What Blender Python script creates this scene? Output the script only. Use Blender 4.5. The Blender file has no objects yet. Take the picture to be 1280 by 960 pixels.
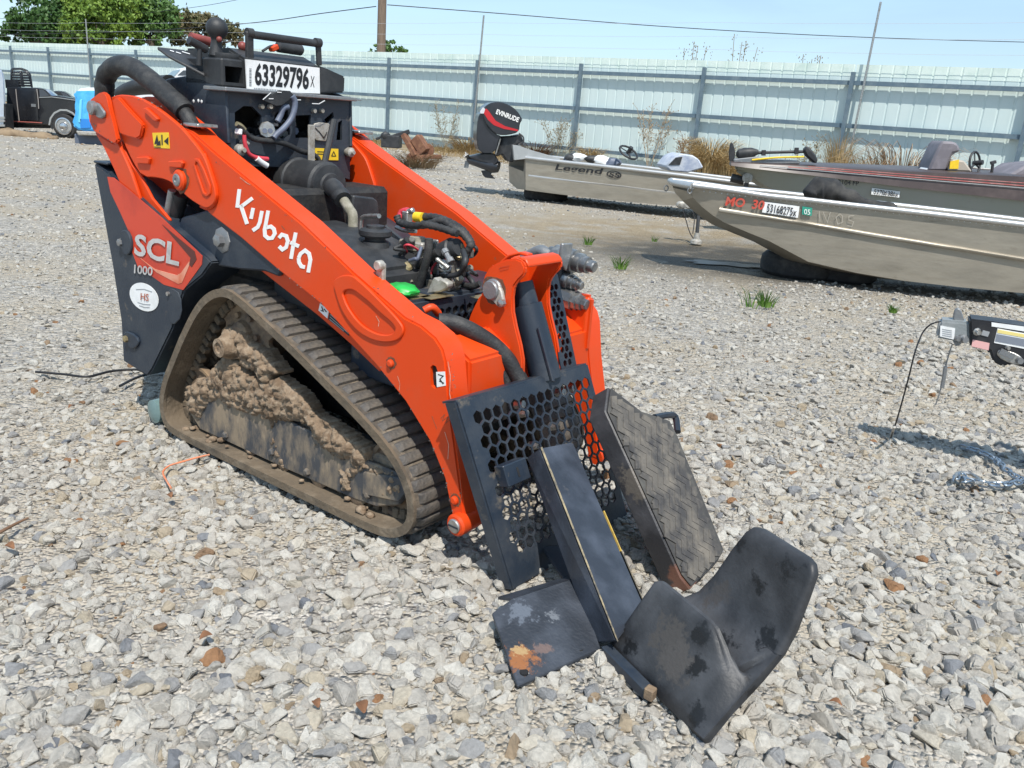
import bpy, bmesh, math, random
import numpy as np
from math import radians, sin, cos, pi, atan, tan, sqrt
from mathutils import Vector, Matrix, noise

RNG = random.Random(7)
NP = np.random.RandomState(11)
scene = bpy.context.scene
COL = scene.collection

# ---------------------------------------------------------------- camera
PXW, PXH, FPX = 1280.0, 960.0, 1050.0
PITCH, ROLL, EYE = radians(17.65), atan(.075), 1.28
FW = Vector((0, cos(PITCH), -sin(PITCH)))
_r = Vector((1, 0, 0)); _u = _r.cross(FW)
RT = _r * cos(ROLL) + _u * sin(ROLL)
UP = _u * cos(ROLL) - _r * sin(ROLL)
EYEP = Vector((0, 0, EYE))
cam = bpy.data.cameras.new('camera')
cam.sensor_width = 36.0
cam.lens = FPX / PXW * 36.0
cam.clip_start = .05
cam.clip_end = 3000
camo = bpy.data.objects.new('camera', cam)
COL.objects.link(camo)
mw = Matrix((RT, UP, -FW)).transposed().to_4x4()
mw.translation = EYEP
camo.matrix_world = mw
scene.camera = camo

# ---------------------------------------------------------------- light
SUN_EL, SUN_AZ = radians(58), Vector((.22, -1, 0)).normalized()
tosun = SUN_AZ * cos(SUN_EL) + Vector((0, 0, sin(SUN_EL)))
sd = bpy.data.lights.new('sun', 'SUN')
sd.energy = 4.4
sd.angle = radians(.6)
sd.color = (1, .955, .88)
so = bpy.data.objects.new('sun', sd)
COL.objects.link(so)
so.rotation_euler = tosun.to_track_quat('Z', 'Y').to_euler()
so.location = (0, -5, 20)

world = bpy.data.worlds.new('World')
scene.world = world
world.use_nodes = True
wn, wl = world.node_tree.nodes, world.node_tree.links
bgn = wn['Background']
sky = wn.new('ShaderNodeTexSky')
sky.sky_type = 'NISHITA'
sky.sun_disc = False
sky.sun_elevation = SUN_EL
sky.sun_rotation = math.atan2(SUN_AZ.x, SUN_AZ.y)
sky.air_density = 1.0
sky.dust_density = .6
sky.ozone_density = 2.0
# thin cirrus veil over the clear sky
wtc = wn.new('ShaderNodeTexCoord')
wmp = wn.new('ShaderNodeMapping'); wmp.inputs['Scale'].default_value = (1.2, 1.2, 7.0)
wno = wn.new('ShaderNodeTexNoise'); wno.inputs['Scale'].default_value = 2.2; wno.inputs['Detail'].default_value = 7
wno.inputs['Distortion'].default_value = .6
wrp = wn.new('ShaderNodeValToRGB')
wrp.color_ramp.elements[0].position = .40; wrp.color_ramp.elements[0].color = (.32, .32, .32, 1)
wrp.color_ramp.elements[1].position = .74; wrp.color_ramp.elements[1].color = (.64, .64, .64, 1)
wmx = wn.new('ShaderNodeMix'); wmx.data_type = 'RGBA'
wmx.inputs[7].default_value = (5.0, 7.5, 9.9, 1)
wl.new(wtc.outputs['Generated'], wmp.inputs['Vector'])
wl.new(wmp.outputs['Vector'], wno.inputs['Vector'])
wl.new(wno.outputs['Fac'], wrp.inputs['Fac'])
wl.new(wrp.outputs['Color'], wmx.inputs[0])
wl.new(sky.outputs['Color'], wmx.inputs[6])
wl.new(wmx.outputs[2], bgn.inputs['Color'])
bgn.inputs['Strength'].default_value = .115
scene.view_settings.view_transform = 'Standard'
scene.view_settings.look = 'None'
scene.view_settings.exposure = 0.27
scene.view_settings.gamma = 1.0
scene.cycles.max_bounces = 6
scene.cycles.use_denoising = True

# ---------------------------------------------------------------- surveying helpers
def ray(px, py):
    return (FW * FPX + RT * (px - PXW / 2) + UP * (PXH / 2 - py)) / FPX
def G(px, py, z=0.0):
    """world point on the horizontal plane z seen at a photograph position"""
    d = ray(px, py)
    return EYEP + d * ((z - EYE) / d.z)
def D(px, py, dist):
    return EYEP + ray(px, py) * dist

MO = Vector((-1.26192, 2.99572, 0))              # machine origin, X forward, Y to its far side
MX = Vector((.80352574, -.59527, 0)); MY = Vector((.59527, .80352574, 0))
MYAW = math.atan2(MX.y, MX.x)
def loc(P):
    q = P - MO
    return Vector((q.dot(MX), q.dot(MY), q.z))
CL = loc(EYEP)
def lray(px, py):
    d = ray(px, py)
    return Vector((d.dot(MX), d.dot(MY), d.z))
def S(px, py, y):                                # machine-local point on the side plane y
    d = lray(px, py); return CL + d * ((y - CL.y) / d.y)
def F(px, py, x):                                # on the cross plane x
    d = lray(px, py); return CL + d * ((x - CL.x) / d.x)
def T(px, py, z=0.0):                            # on the level plane z
    d = lray(px, py); return CL + d * ((z - CL.z) / d.z)
def PL(px, py, p0, n):                           # on any local plane
    d = lray(px, py); return CL + d * ((p0 - CL).dot(n) / d.dot(n))

# ---------------------------------------------------------------- materials
MATS = {}
def mat(name, c, rough=.5, metal=0.0, c2=None, ns=8.0, lo=.45, hi=.65, bump=0.0, bs=60.0, c3=None, ns3=3.0, lo3=.6, hi3=.75,
        spec=.5, stretch=None, rr=.0, coat=0.0, detail=6):
    if name in MATS: return MATS[name]
    m = bpy.data.materials.new(name); m.use_nodes = True
    n, l = m.node_tree.nodes, m.node_tree.links
    b = n['Principled BSDF']
    b.inputs['Roughness'].default_value = rough
    b.inputs['Metallic'].default_value = metal
    b.inputs['Specular IOR Level'].default_value = spec
    b.inputs['Coat Weight'].default_value = coat
    col = n.new('ShaderNodeRGB'); col.outputs[0].default_value = (*c, 1)
    out = col.outputs[0]
    tc = n.new('ShaderNodeTexCoord'); vec = tc.outputs['Object']
    if stretch:
        mp = n.new('ShaderNodeMapping'); mp.inputs['Scale'].default_value = stretch
        l.new(vec, mp.inputs['Vector']); vec = mp.outputs['Vector']
    def layer(out, cc, sc, a, z, off):
        t = n.new('ShaderNodeTexNoise'); t.inputs['Scale'].default_value = sc; t.inputs['Detail'].default_value = detail
        t.inputs['Roughness'].default_value = .65
        if off:
            mp2 = n.new('ShaderNodeMapping'); mp2.inputs['Location'].default_value = (off, off * .7, -off)
            l.new(vec, mp2.inputs['Vector']); l.new(mp2.outputs['Vector'], t.inputs['Vector'])
        else: l.new(vec, t.inputs['Vector'])
        r = n.new('ShaderNodeMapRange'); r.inputs['From Min'].default_value = a; r.inputs['From Max'].default_value = z
        l.new(t.outputs['Fac'], r.inputs['Value'])
        x = n.new('ShaderNodeMix'); x.data_type = 'RGBA'; x.inputs[7].default_value = (*cc, 1)
        l.new(r.outputs['Result'], x.inputs[0]); l.new(out, x.inputs[6])
        return x.outputs[2], r.outputs['Result']
    if c2: 
        out, fac = layer(out, c2, ns, lo, hi, 0)
        if rr:
            ad = n.new('ShaderNodeMath'); ad.operation = 'MULTIPLY_ADD'; ad.inputs[1].default_value = rr; ad.inputs[2].default_value = rough
            l.new(fac, ad.inputs[0]); l.new(ad.outputs[0], b.inputs['Roughness'])
    if c3: out, _ = layer(out, c3, ns3, lo3, hi3, 5.3)
    l.new(out, b.inputs['Base Color'])
    if bump:
        t = n.new('ShaderNodeTexNoise'); t.inputs['Scale'].default_value = bs; t.inputs['Detail'].default_value = 8
        l.new(vec, t.inputs['Vector'])
        bp = n.new('ShaderNodeBump'); bp.inputs['Strength'].default_value = bump; bp.inputs['Distance'].default_value = .01
        l.new(t.outputs['Fac'], bp.inputs['Height']); l.new(bp.outputs['Normal'], b.inputs['Normal'])
    MATS[name] = m
    return m

ORANGE = mat('orange_paint', (.65, .054, .0045), .42, c2=(.48, .085, .035), ns=3.2, lo=.48, hi=.95, c3=(.26, .10, .05), ns3=22, lo3=.67, hi3=.76, bump=.05, bs=250, rr=.15, spec=.35)
BLACK = mat('black_paint', (.014, .020, .031), .40, c2=(.042, .047, .055), ns=7, lo=.5, hi=.75, c3=(.20, .16, .11), ns3=18, lo3=.68, hi3=.82, bump=.08, bs=120, rr=.2)
DUSTY = mat('dusty_black_paint', (.017, .026, .041), .44, c2=(.052, .058, .066), ns=6, lo=.42, hi=.72, c3=(.24, .19, .13), ns3=11, lo3=.62, hi3=.82, bump=.1, bs=90, rr=.25)
PLASTIC = mat('black_plastic', (.022, .023, .025), .55, c2=(.045, .045, .046), ns=12, bump=.1, bs=300)
RUBBERH = mat('hose_rubber', (.018, .018, .019), .62, c2=(.05, .048, .045), ns=16, bump=.25, bs=160)
TRACK = mat('track_rubber', (.040, .037, .034), .8, c2=(.15, .122, .09), ns=9, lo=.36, hi=.62, c3=(.27, .22, .16), ns3=22, lo3=.55, hi3=.75, bump=.5, bs=70)
TRACKIN = mat('muddy_track_rubber', (.135, .102, .068), .9, c2=(.07, .058, .044), ns=7, lo=.46, hi=.74, c3=(.22, .175, .125), ns3=14, lo3=.5, hi3=.75, bump=.5, bs=60)
LUG = mat('tread_rubber', (.050, .048, .047), .68, c2=(.135, .113, .088), ns=11, lo=.4, hi=.62, c3=(.03, .031, .034), ns3=5, lo3=.58, hi3=.66, bump=.4, bs=80)
MUD = mat('dried_mud', (.245, .175, .115), .95, c2=(.15, .10, .062), ns=9, lo=.42, hi=.62, c3=(.31, .24, .17), ns3=40, lo3=.48, hi3=.68, bump=1.0, bs=45)
FRAMEM = mat('mud_smeared_steel', (.055, .058, .064), .6, c2=(.25, .195, .135), ns=11, lo=.43, hi=.60, c3=(.36, .28, .19), ns3=20, lo3=.6, hi3=.75, bump=.25, bs=70, stretch=(1, 1, .45))
RUSTIN = mat('rusty_roller_steel', (.12, .085, .06), .75, c2=(.32, .22, .13), ns=12, lo=.42, hi=.7, c3=(.22, .09, .04), ns3=9, bump=.3, bs=90)
STEEL = mat('zinc_steel', (.48, .47, .45), .38, .85, c2=(.30, .28, .25), ns=30, bump=.1, bs=200)
DSTEEL = mat('dull_grey_steel', (.24, .245, .25), .42, .55, c2=(.36, .34, .31), ns=22, lo=.5, hi=.75, bump=.15, bs=160)
ALU = mat('cast_aluminium', (.42, .40, .36), .55, .3, c2=(.27, .24, .19), ns=28, bump=.15, bs=150)
OLIVE = mat('dirty_olive_casting', (.20, .185, .135), .65, c2=(.34, .31, .25), ns=20, bump=.2, bs=120)
BRASS = mat('dull_brass', (.45, .36, .20), .4, .7, c2=(.25, .2, .12), ns=18)
WHITE = mat('white_sticker', (.80, .80, .79), .5, c2=(.70, .70, .68), ns=18)
WLET = mat('white_lettering', (.82, .80, .77), .5)
BLET = mat('black_lettering', (.012, .012, .014), .5)
GLET = mat('grey_lettering', (.30, .31, .32), .5)
YEL = mat('yellow_warning_sticker', (.82, .55, .02), .5, c2=(.75, .47, .02), ns=30)
REDP = mat('red_plastic', (.20, .045, .035), .5, c2=(.3, .06, .05), ns=20)
PINK = mat('red_cable', (.60, .05, .07), .5)
GREEN = mat('green_cap_plastic', (.02, .42, .06), .4, c2=(.02, .30, .05), ns=18)
BLUEC = mat('grey_blue_hose', (.13, .155, .21), .5, c2=(.08, .09, .13), ns=12)
DARK = mat('engine_bay_black', (.012, .012, .013), .7, c2=(.035, .032, .028), ns=20, bump=.2, bs=80)
DECAL = mat('red_orange_decal', (.60, .055, .022), .42, c2=(.40, .030, .018), ns=3.5, lo=.45, hi=.7, c3=(.22, .10, .07), ns3=28, lo3=.70, hi3=.8)
SILVLET = mat('silver_lettering', (.58, .56, .54), .4, .2, c2=(.42, .40, .39), ns=20)

# ---------------------------------------------------------------- object helpers
ORG = {}
def meta(o, label=None, cat=None, group=None, kind=None):
    if label: o['label'] = label
    if cat: o['category'] = cat
    if group: o['group'] = group
    if kind: o['kind'] = kind
    return o
def thing(name, label, cat, location, rotz=0.0, group=None, localgeo=False):
    o = bpy.data.objects.new(name, None); COL.objects.link(o)
    o.empty_display_size = .1
    o.location = location; o.rotation_euler = (0, 0, rotz)
    ORG[o.name] = None if localgeo else Vector(location)
    return meta(o, label, cat, group)
def root_of(o):
    while o.parent: o = o.parent
    return o

class B:
    """collects shapes in one bmesh; done() links them as one mesh object"""
    def __init__(s): s.bm = bmesh.new()
    def face(s, pts):
        return s.bm.faces.new([s.bm.verts.new(p) for p in pts])
    def prism(s, pts, vec):
        vec = Vector(vec); n = len(pts)
        a = [s.bm.verts.new(p) for p in pts]; b = [s.bm.verts.new(Vector(p) + vec) for p in pts]
        s.bm.faces.new(a); s.bm.faces.new(b[::-1])
        for i in range(n): s.bm.faces.new((a[i], b[i], b[(i + 1) % n], a[(i + 1) % n]))
        return s
    def frame(s, outer, inner, vec):
        vec = Vector(vec); n = len(outer)
        r = [[s.bm.verts.new(Vector(p) + o) for p in q] for q, o in ((outer, Vector()), (inner, Vector()), (inner, vec), (outer, vec))]
        for k in range(4):
            for i in range(n):
                j = (i + 1) % n
                s.bm.faces.new((r[k][i], r[k][j], r[(k + 1) % 4][j], r[(k + 1) % 4][i]))
        return s
    def box(s, lo, hi, rot=None, at=None):
        lo, hi = Vector(lo), Vector(hi)
        vs = []
        for x in (lo.x, hi.x):
            for y in (lo.y, hi.y):
                for z in (lo.z, hi.z):
                    v = Vector((x, y, z))
                    if rot is not None: v = rot @ v
                    if at is not None: v = v + Vector(at)
                    vs.append(s.bm.verts.new(v))
        for f in ((0, 1, 3, 2), (4, 6, 7, 5), (0, 4, 5, 1), (2, 3, 7, 6), (0, 2, 6, 4), (1, 5, 7, 3)):
            s.bm.faces.new([vs[i] for i in f])
        return s
    def bar(s, p, q, w, h, upv=(0, 0, 1)):
        p, q = Vector(p), Vector(q); d = (q - p); L = d.length; d.normalize()
        sd_ = d.cross(Vector(upv))
        if sd_.length < 1e-4: sd_ = d.cross(Vector((0, 1, 0)))
        sd_.normalize(); u_ = sd_.cross(d)
        return s.box((0, -w / 2, -h / 2), (L, w / 2, h / 2), Matrix((d, sd_, u_)).transposed(), p)
    def ring(s, c, ax, r, seg, ref=None):
        ax = Vector(ax).normalized()
        t = ax.orthogonal().normalized() if ref is None else (Vector(ref) - ax * ax.dot(Vector(ref))).normalized()
        u_ = ax.cross(t)
        return [s.bm.verts.new(Vector(c) + t * (r * cos(2 * pi * i / seg)) + u_ * (r * sin(2 * pi * i / seg))) for i in range(seg)], t
    def join(s, a, b):
        n = len(a)
        for i in range(n): s.bm.faces.new((a[i], a[(i + 1) % n], b[(i + 1) % n], b[i]))
    def lathe(s, p, q, prof, seg=20):
        """prof: (t along p-q in metres, radius)"""
        p, q = Vector(p), Vector(q); d = (q - p).normalized(); ref = d.orthogonal()
        last = None
        for t, r in prof:
            R_, _ = s.ring(p + d * t, d, max(r, 1e-4), seg, ref)
            if last: s.join(last, R_)
            else: s.bm.faces.new(R_[::-1])
            last = R_
        s.bm.faces.new(last)
        return s
    def cyl(s, p, q, r0, r1=None, seg=16):
        L = (Vector(q) - Vector(p)).length
        return s.lathe(p, q, [(0, r0), (L, r0 if r1 is None else r1)], seg)
    def tube(s, pts, r, seg=8, sub=6, rf=None):
        pts = [Vector(p) for p in pts]
        path = []
        if len(pts) > 2 and sub > 1:
            ext = [pts[0] * 2 - pts[1]] + pts + [pts[-1] * 2 - pts[-2]]
            for i in range(1, len(ext) - 2):
                for k in range(sub):
                    t = k / sub
                    a, b, c, d = ext[i - 1:i + 3]
                    path.append(.5 * ((2 * b) + (c - a) * t + (2 * a - 5 * b + 4 * c - d) * t * t + (3 * b - a - 3 * c + d) * t ** 3))
            path.append(pts[-1])
        else: path = pts
        last = None; ref = None; n = len(path)
        for i, p in enumerate(path):
            tg = (path[min(i + 1, n - 1)] - path[max(i - 1, 0)])
            if tg.length < 1e-9: continue
            tg.normalize()
            if ref is None: ref = tg.orthogonal()
            ref = (ref - tg * ref.dot(tg)).normalized()
            rad = r if rf is None else r * rf(i / max(1, n - 1))
            R_, _ = s.ring(p, tg, rad, seg, ref)
            if last: s.join(last, R_)
            else: s.bm.faces.new(R_[::-1])
            last = R_
        s.bm.faces.new(last)
        return s
    def blob(s, c, r, sc=(1, 1, 1), sub=2, amp=.0, f=4.0):
        g = bmesh.ops.create_icosphere(s.bm, subdivisions=sub, radius=1)
        for v in g['verts']:
            k = 1 + amp * noise.noise(v.co * f + Vector(c) * 9)
            v.co = Vector((v.co.x * sc[0], v.co.y * sc[1], v.co.z * sc[2])) * (r * k) + Vector(c)
        return s
    def done(s, name, m, parent=None, bevel=0.0, sharp=32, smooth=True, label=None, seg=1, recalc=True):
        bm = s.bm
        if recalc: bmesh.ops.recalc_face_normals(bm, faces=bm.faces)
        if bevel:
            es = [e for e in bm.edges if len(e.link_faces) == 2 and e.calc_face_angle(0) > radians(28)]
            try: bmesh.ops.bevel(bm, geom=es, offset=bevel, segments=seg, affect='EDGES', clamp_overlap=True)
            except Exception: pass
        org = None
        if parent is not None: org = ORG.get(root_of(parent).name)
        if org is not None:
            for v in bm.verts: v.co -= org
        me = bpy.data.meshes.new(name)
        bm.to_mesh(me); bm.free()
        if smooth:
            me.polygons.foreach_set('use_smooth', [True] * len(me.polygons))
            me.set_sharp_from_angle(angle=radians(sharp))
        me.materials.append(m)
        o = bpy.data.objects.new(name, me); COL.objects.link(o)
        o.parent = parent
        if label: o['label'] = label
        return o
    def top(s, name, m, label, cat, base, **kw):
        base = Vector(base)
        for v in s.bm.verts: v.co -= base
        g = kw.pop('group', None)
        o = s.done(name, m, None, **kw)
        o.location = base
        return meta(o, label, cat, g)

def cut(o, cutter):
    """carve cutter (a B) out of mesh object o"""
    bmesh.ops.recalc_face_normals(cutter.bm, faces=cutter.bm.faces)
    cm = bpy.data.meshes.new('cutter'); cutter.bm.to_mesh(cm); cutter.bm.free()
    co = bpy.data.objects.new('cutter', cm); COL.objects.link(co)
    tmp = bpy.data.objects.new('cut_target', o.data); COL.objects.link(tmp)
    md = tmp.modifiers.new('cut', 'BOOLEAN'); md.object = co; md.operation = 'DIFFERENCE'; md.solver = 'EXACT'
    dg = bpy.context.evaluated_depsgraph_get()
    me = bpy.data.meshes.new_from_object(tmp.evaluated_get(dg))
    bpy.data.objects.remove(tmp); bpy.data.objects.remove(co)
    if len(me.polygons) > 4:
        me.set_sharp_from_angle(angle=radians(32))
        o.data = me

_curve = bpy.data.curves.new('lettering', 'FONT')
_tmp = bpy.data.objects.new('lettering', _curve)
def text(name, body, O, Rp, Up_, m, parent, bold=0.0, lift=.002, label=None, sx=1.0):
    """flat print whose box has corners O (bottom left), Rp (bottom right), Up_ (top left)"""
    _curve.body = body; _curve.offset = bold; _curve.resolution_u = 3; _curve.space_character = sx
    me = bpy.data.meshes.new_from_object(_tmp)
    n = len(me.vertices)
    co = np.zeros(n * 3); me.vertices.foreach_get('co', co); co = co.reshape(-1, 3)
    lo, hi = co.min(0), co.max(0)
    u_ = (co[:, 0] - lo[0]) / (hi[0] - lo[0]); v_ = (co[:, 1] - lo[1]) / max(1e-6, hi[1] - lo[1])
    O, Rp, Up_ = Vector(O), Vector(Rp), Vector(Up_)
    nn = (Rp - O).cross(Up_ - O).normalized() * lift
    org = ORG.get(root_of(parent).name) if parent else None
    base = O + nn - (org if org is not None else Vector())
    out = np.array(base)[None] + u_[:, None] * np.array(Rp - O)[None] + v_[:, None] * np.array(Up_ - O)[None]
    me.vertices.foreach_set('co', out.ravel()); me.update()
    me.materials.clear(); me.materials.append(m)
    me.name = name
    o = bpy.data.objects.new(name, me); COL.objects.link(o); o.parent = parent
    if label: o['label'] = label
    return o

def strokes(name, lines, w, mp, m, parent, thick, label=None):
    """thick letter strokes drawn in a plane: lines of 2D points, mp maps a 2D point into space"""
    b = B()
    for ln in lines:
        ps = [Vector(p) for p in ln]; L_, R_ = [], []
        for i, p in enumerate(ps):
            d0 = (ps[i] - ps[i - 1]).normalized() if i else (ps[1] - ps[0]).normalized()
            d1 = (ps[i + 1] - ps[i]).normalized() if i < len(ps) - 1 else d0
            d = (d0 + d1).normalized(); nn = Vector((-d.y, d.x)) / max(.5, d.dot(d0))
            L_.append(p + nn * w / 2); R_.append(p - nn * w / 2)
        A_ = [mp(p) for p in L_]; C_ = [mp(p) for p in R_]
        for i in range(len(ps) - 1):
            b.prism([A_[i], A_[i + 1], C_[i + 1], C_[i]], thick)
    return b.done(name, m, parent, smooth=False, label=label)

def resample(poly, step, closed=True):
    pts = [Vector(p) for p in poly]; n = len(pts); out = []
    for i in range(n if closed else n - 1):
        a, b = pts[i], pts[(i + 1) % n]
        k = max(1, int(round((b - a).length / step)))
        for j in range(k): out.append(a.lerp(b, j / k))
    if not closed: out.append(pts[-1])
    return out
def chaikin(poly, it=2, closed=True):
    p = [Vector(q) for q in poly]
    for _ in range(it):
        q = []; n = len(p)
        for i in range(n if closed else n - 1):
            a, b = p[i], p[(i + 1) % n]
            q += [a.lerp(b, .25), a.lerp(b, .75)]
        if not closed: q = [p[0]] + q + [p[-1]]
        p = q
    return p
def inpoly(x, y, P):
    c = False; n = len(P)
    for i in range(n):
        x0, y0 = P[i]; x1, y1 = P[i - 1]
        if (y0 > y) != (y1 > y) and x < (x1 - x0) * (y - y0) / (y1 - y0) + x0: c = not c
    return c
def clip(poly, P):
    """clip polygon poly by convex counter-clockwise polygon P (2D)"""
    out = poly
    n = len(P)
    for i in range(n):
        a, b = P[i], P[(i + 1) % n]; e = (b[0] - a[0], b[1] - a[1])
        side = lambda p: e[0] * (p[1] - a[1]) - e[1] * (p[0] - a[0])
        src, out = out, []
        for k in range(len(src)):
            p, q = src[k - 1], src[k]; sp, sq = side(p), side(q)
            if (sp >= 0) != (sq >= 0):
                t = sp / (sp - sq); out.append((p[0] + (q[0] - p[0]) * t, p[1] + (q[1] - p[1]) * t))
            if sq >= 0: out.append(q)
        if not out: break
    return out
def hexplate(b, O, u, v, outline, cell, rin, holes, th, flat=False):
    """perforated plate: 2D outline (ccw, convex) in the frame O,u,v; holes(x,y) says where the hex holes are"""
    u, v = Vector(u), Vector(v); nrm = u.cross(v).normalized() * th
    xs = [p[0] for p in outline]; ys = [p[1] for p in outline]
    R_ = cell / sqrt(3)
    P3 = lambda p: Vector(O) + u * p[0] + v * p[1]
    row = 0; y = min(ys) - cell
    while y < max(ys) + cell:
        x = min(xs) - cell + (cell / 2 if row % 2 else 0)
        while x < max(xs) + cell:
            hx = [(x + R_ * cos(pi / 6 + k * pi / 3), y + R_ * sin(pi / 6 + k * pi / 3)) for k in range(6)]
            if holes(x, y) and all(inpoly(h[0], h[1], outline) for h in hx):
                hi_ = [(x + R_ * rin * cos(pi / 6 + k * pi / 3), y + R_ * rin * sin(pi / 6 + k * pi / 3)) for k in range(6)]
                b.frame([P3(p) for p in hx], [P3(p) for p in hi_], nrm)
            else:
                c = clip(hx, outline)
                if len(c) > 2:
                    pp = [P3(p) for p in c]
                    try:
                        b.face(pp); b.face([p + nrm for p in pp][::-1])
                    except Exception: pass
            x += cell
        y += R_ * 1.5; row += 1
    n = len(outline)
    for i in range(n):
        a, c = P3(outline[i]), P3(outline[(i + 1) % n])
        b.face([a, c, c + nrm, a + nrm])
    return b

# ================================================================ ground
def ground_material():
    m = bpy.data.materials.new('gravel_ground'); m.use_nodes = True
    n, l = m.node_tree.nodes, m.node_tree.links
    b = n['Principled BSDF']; b.inputs['Roughness'].default_value = .92; b.inputs['Specular IOR Level'].default_value = .25
    tc = n.new('ShaderNodeTexCoord')
    def no(sc, det=5):
        t = n.new('ShaderNodeTexNoise'); t.inputs['Scale'].default_value = sc; t.inputs['Detail'].default_value = det
        l.new(tc.outputs['Object'], t.inputs['Vector']); return t.outputs['Fac']
    def vor(sc, feat='F1'):
        t = n.new('ShaderNodeTexVoronoi'); t.inputs['Scale'].default_value = sc; t.feature = feat
        l.new(tc.outputs['Object'], t.inputs['Vector']); return t
    def rng(v, a, z):
        r = n.new('ShaderNodeMapRange'); r.inputs['From Min'].default_value = a; r.inputs['From Max'].default_value = z
        l.new(v, r.inputs['Value']); return r.outputs['Result']
    def mix(f, a, c):
        x = n.new('ShaderNodeMix'); x.data_type = 'RGBA'
        if isinstance(f, float): x.inputs[0].default_value = f
        else: l.new(f, x.inputs[0])
        for k, q in ((6, a), (7, c)):
            if isinstance(q, tuple): x.inputs[k].default_value = (*q, 1)
            else: l.new(q, x.inputs[k])
        return x.outputs[2]
    v1, v2 = vor(75), vor(28)
    stone = n.new('ShaderNodeValToRGB'); e = stone.color_ramp.elements
    e[0].color = (.22, .20, .17, 1); e[1].color = (.49, .455, .40, 1)
    for p, c in ((.3, (.36, .325, .275)), (.55, (.33, .325, .315)), (.75, (.44, .39, .31))):
        q = e.new(p); q.color = (*c, 1)
    sep = n.new('ShaderNodeSeparateColor'); l.new(v1.outputs['Color'], sep.inputs[0]); l.new(sep.outputs[0], stone.inputs['Fac'])
    stone2 = n.new('ShaderNodeValToRGB'); e = stone2.color_ramp.elements
    e[0].color = (.28, .255, .22, 1); e[1].color = (.53, .495, .44, 1)
    sep2 = n.new('ShaderNodeSeparateColor'); l.new(v2.outputs['Color'], sep2.inputs[0]); l.new(sep2.outputs[1], stone2.inputs['Fac'])
    col = mix(rng(no(9), .42, .58), stone.outputs['Color'], stone2.outputs['Color'])
    dust = mix(no(40), (.36, .305, .23), (.47, .415, .33))
    col = mix(rng(no(1.1, 7), .45, .62), col, dust)
    # bare tan dirt along the boats, drier soil towards the fence (attribute painted on the sheet: where the soil lies bare)
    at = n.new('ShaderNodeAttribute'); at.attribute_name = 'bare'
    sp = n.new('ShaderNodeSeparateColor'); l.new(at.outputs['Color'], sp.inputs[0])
    soil = mix(no(6, 8), (.25, .19, .115), (.43, .35, .24))
    nz = n.new('ShaderNodeMath'); nz.operation = 'MULTIPLY'; l.new(sp.outputs[0], nz.inputs[0]); l.new(rng(no(2.3, 8), .30, .55), nz.inputs[1])
    col = mix(nz.outputs[0], col, soil)
    straw = mix(no(14, 8), (.20, .135, .07), (.44, .335, .19))
    st = n.new('ShaderNodeMath'); st.operation = 'MULTIPLY'; l.new(sp.outputs[2], st.inputs[0]); l.new(rng(no(1.6, 8), .34, .50), st.inputs[1])
    col = mix(st.outputs[0], col, straw)
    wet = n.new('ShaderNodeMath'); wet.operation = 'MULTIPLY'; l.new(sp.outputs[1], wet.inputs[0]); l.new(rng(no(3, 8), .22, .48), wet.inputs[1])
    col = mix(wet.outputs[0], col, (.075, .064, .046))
    l.new(col, b.inputs['Base Color'])
    ro = n.new('ShaderNodeMath'); ro.operation = 'MULTIPLY_ADD'; ro.inputs[1].default_value = -.45; ro.inputs[2].default_value = .92
    l.new(wet.outputs[0], ro.inputs[0]); l.new(ro.outputs[0], b.inputs['Roughness'])
    ad = n.new('ShaderNodeMath'); ad.operation = 'ADD'; l.new(v1.outputs['Distance'], ad.inputs[0])
    mu = n.new('ShaderNodeMath'); mu.operation = 'MULTIPLY'; mu.inputs[1].default_value = 1.6; l.new(v2.outputs['Distance'], mu.inputs[0]); l.new(mu.outputs[0], ad.inputs[1])
    bp = n.new('ShaderNodeBump'); bp.invert = True; bp.inputs['Strength'].default_value = .9; bp.inputs['Distance'].default_value = .02
    l.new(ad.outputs[0], bp.inputs['Height']); l.new(bp.outputs['Normal'], b.inputs['Normal'])
    return m

FA = Vector((-30.1, 50.11, 0)); FB = Vector((11.367, 21.183, 0))
FD = (FB - FA).normalized(); FN = Vector((FD.y, -FD.x, 0))
if FN.y > 0: FN = -FN                                   # towards the yard
def bare(x, y):
    """0..1 how bare the soil lies, and how damp"""
    fd = (Vector((x, y, 0)) - FA).dot(FN)
    a = max(0, min(1, (4.5 - fd) / 2.5))
    p = G(770, 290); q = G(1010, 330)
    dx, dy = x - (p.x + .5), y - p.y
    a = max(a, math.exp(-((dx / 2.6) ** 2 + (dy / 1.9) ** 2)) * 1.25)
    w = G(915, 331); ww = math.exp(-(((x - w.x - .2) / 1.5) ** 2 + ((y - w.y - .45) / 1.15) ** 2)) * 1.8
    return min(1, a), min(1, ww)
def height(x, y):
    d = max(0, 1 - max(0, sqrt(x * x + y * y) - 14) / 10)
    return d * (.022 * noise.noise(Vector((x * .55, y * .55, 3))) + .012 * noise.noise(Vector((x * 1.7, y * 1.7, 9)))) - .012
bm = bmesh.new()
def axis(a, b, fine, lo, hi):
    out = []; v = a
    while v < b:
        out.append(v)
        d = 0 if lo <= v <= hi else min(abs(v - lo), abs(v - hi))
        v += fine + d * .28
    return out + [b]
gx = axis(-400, 400, .25, -6, 8); gx = sorted(set(gx) | set(np.arange(-24, 24, .8).tolist())); gy = sorted(set(axis(-400, 600, .25, .2, 14)) | set(np.arange(14.3, 50, .7).tolist()))
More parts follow.
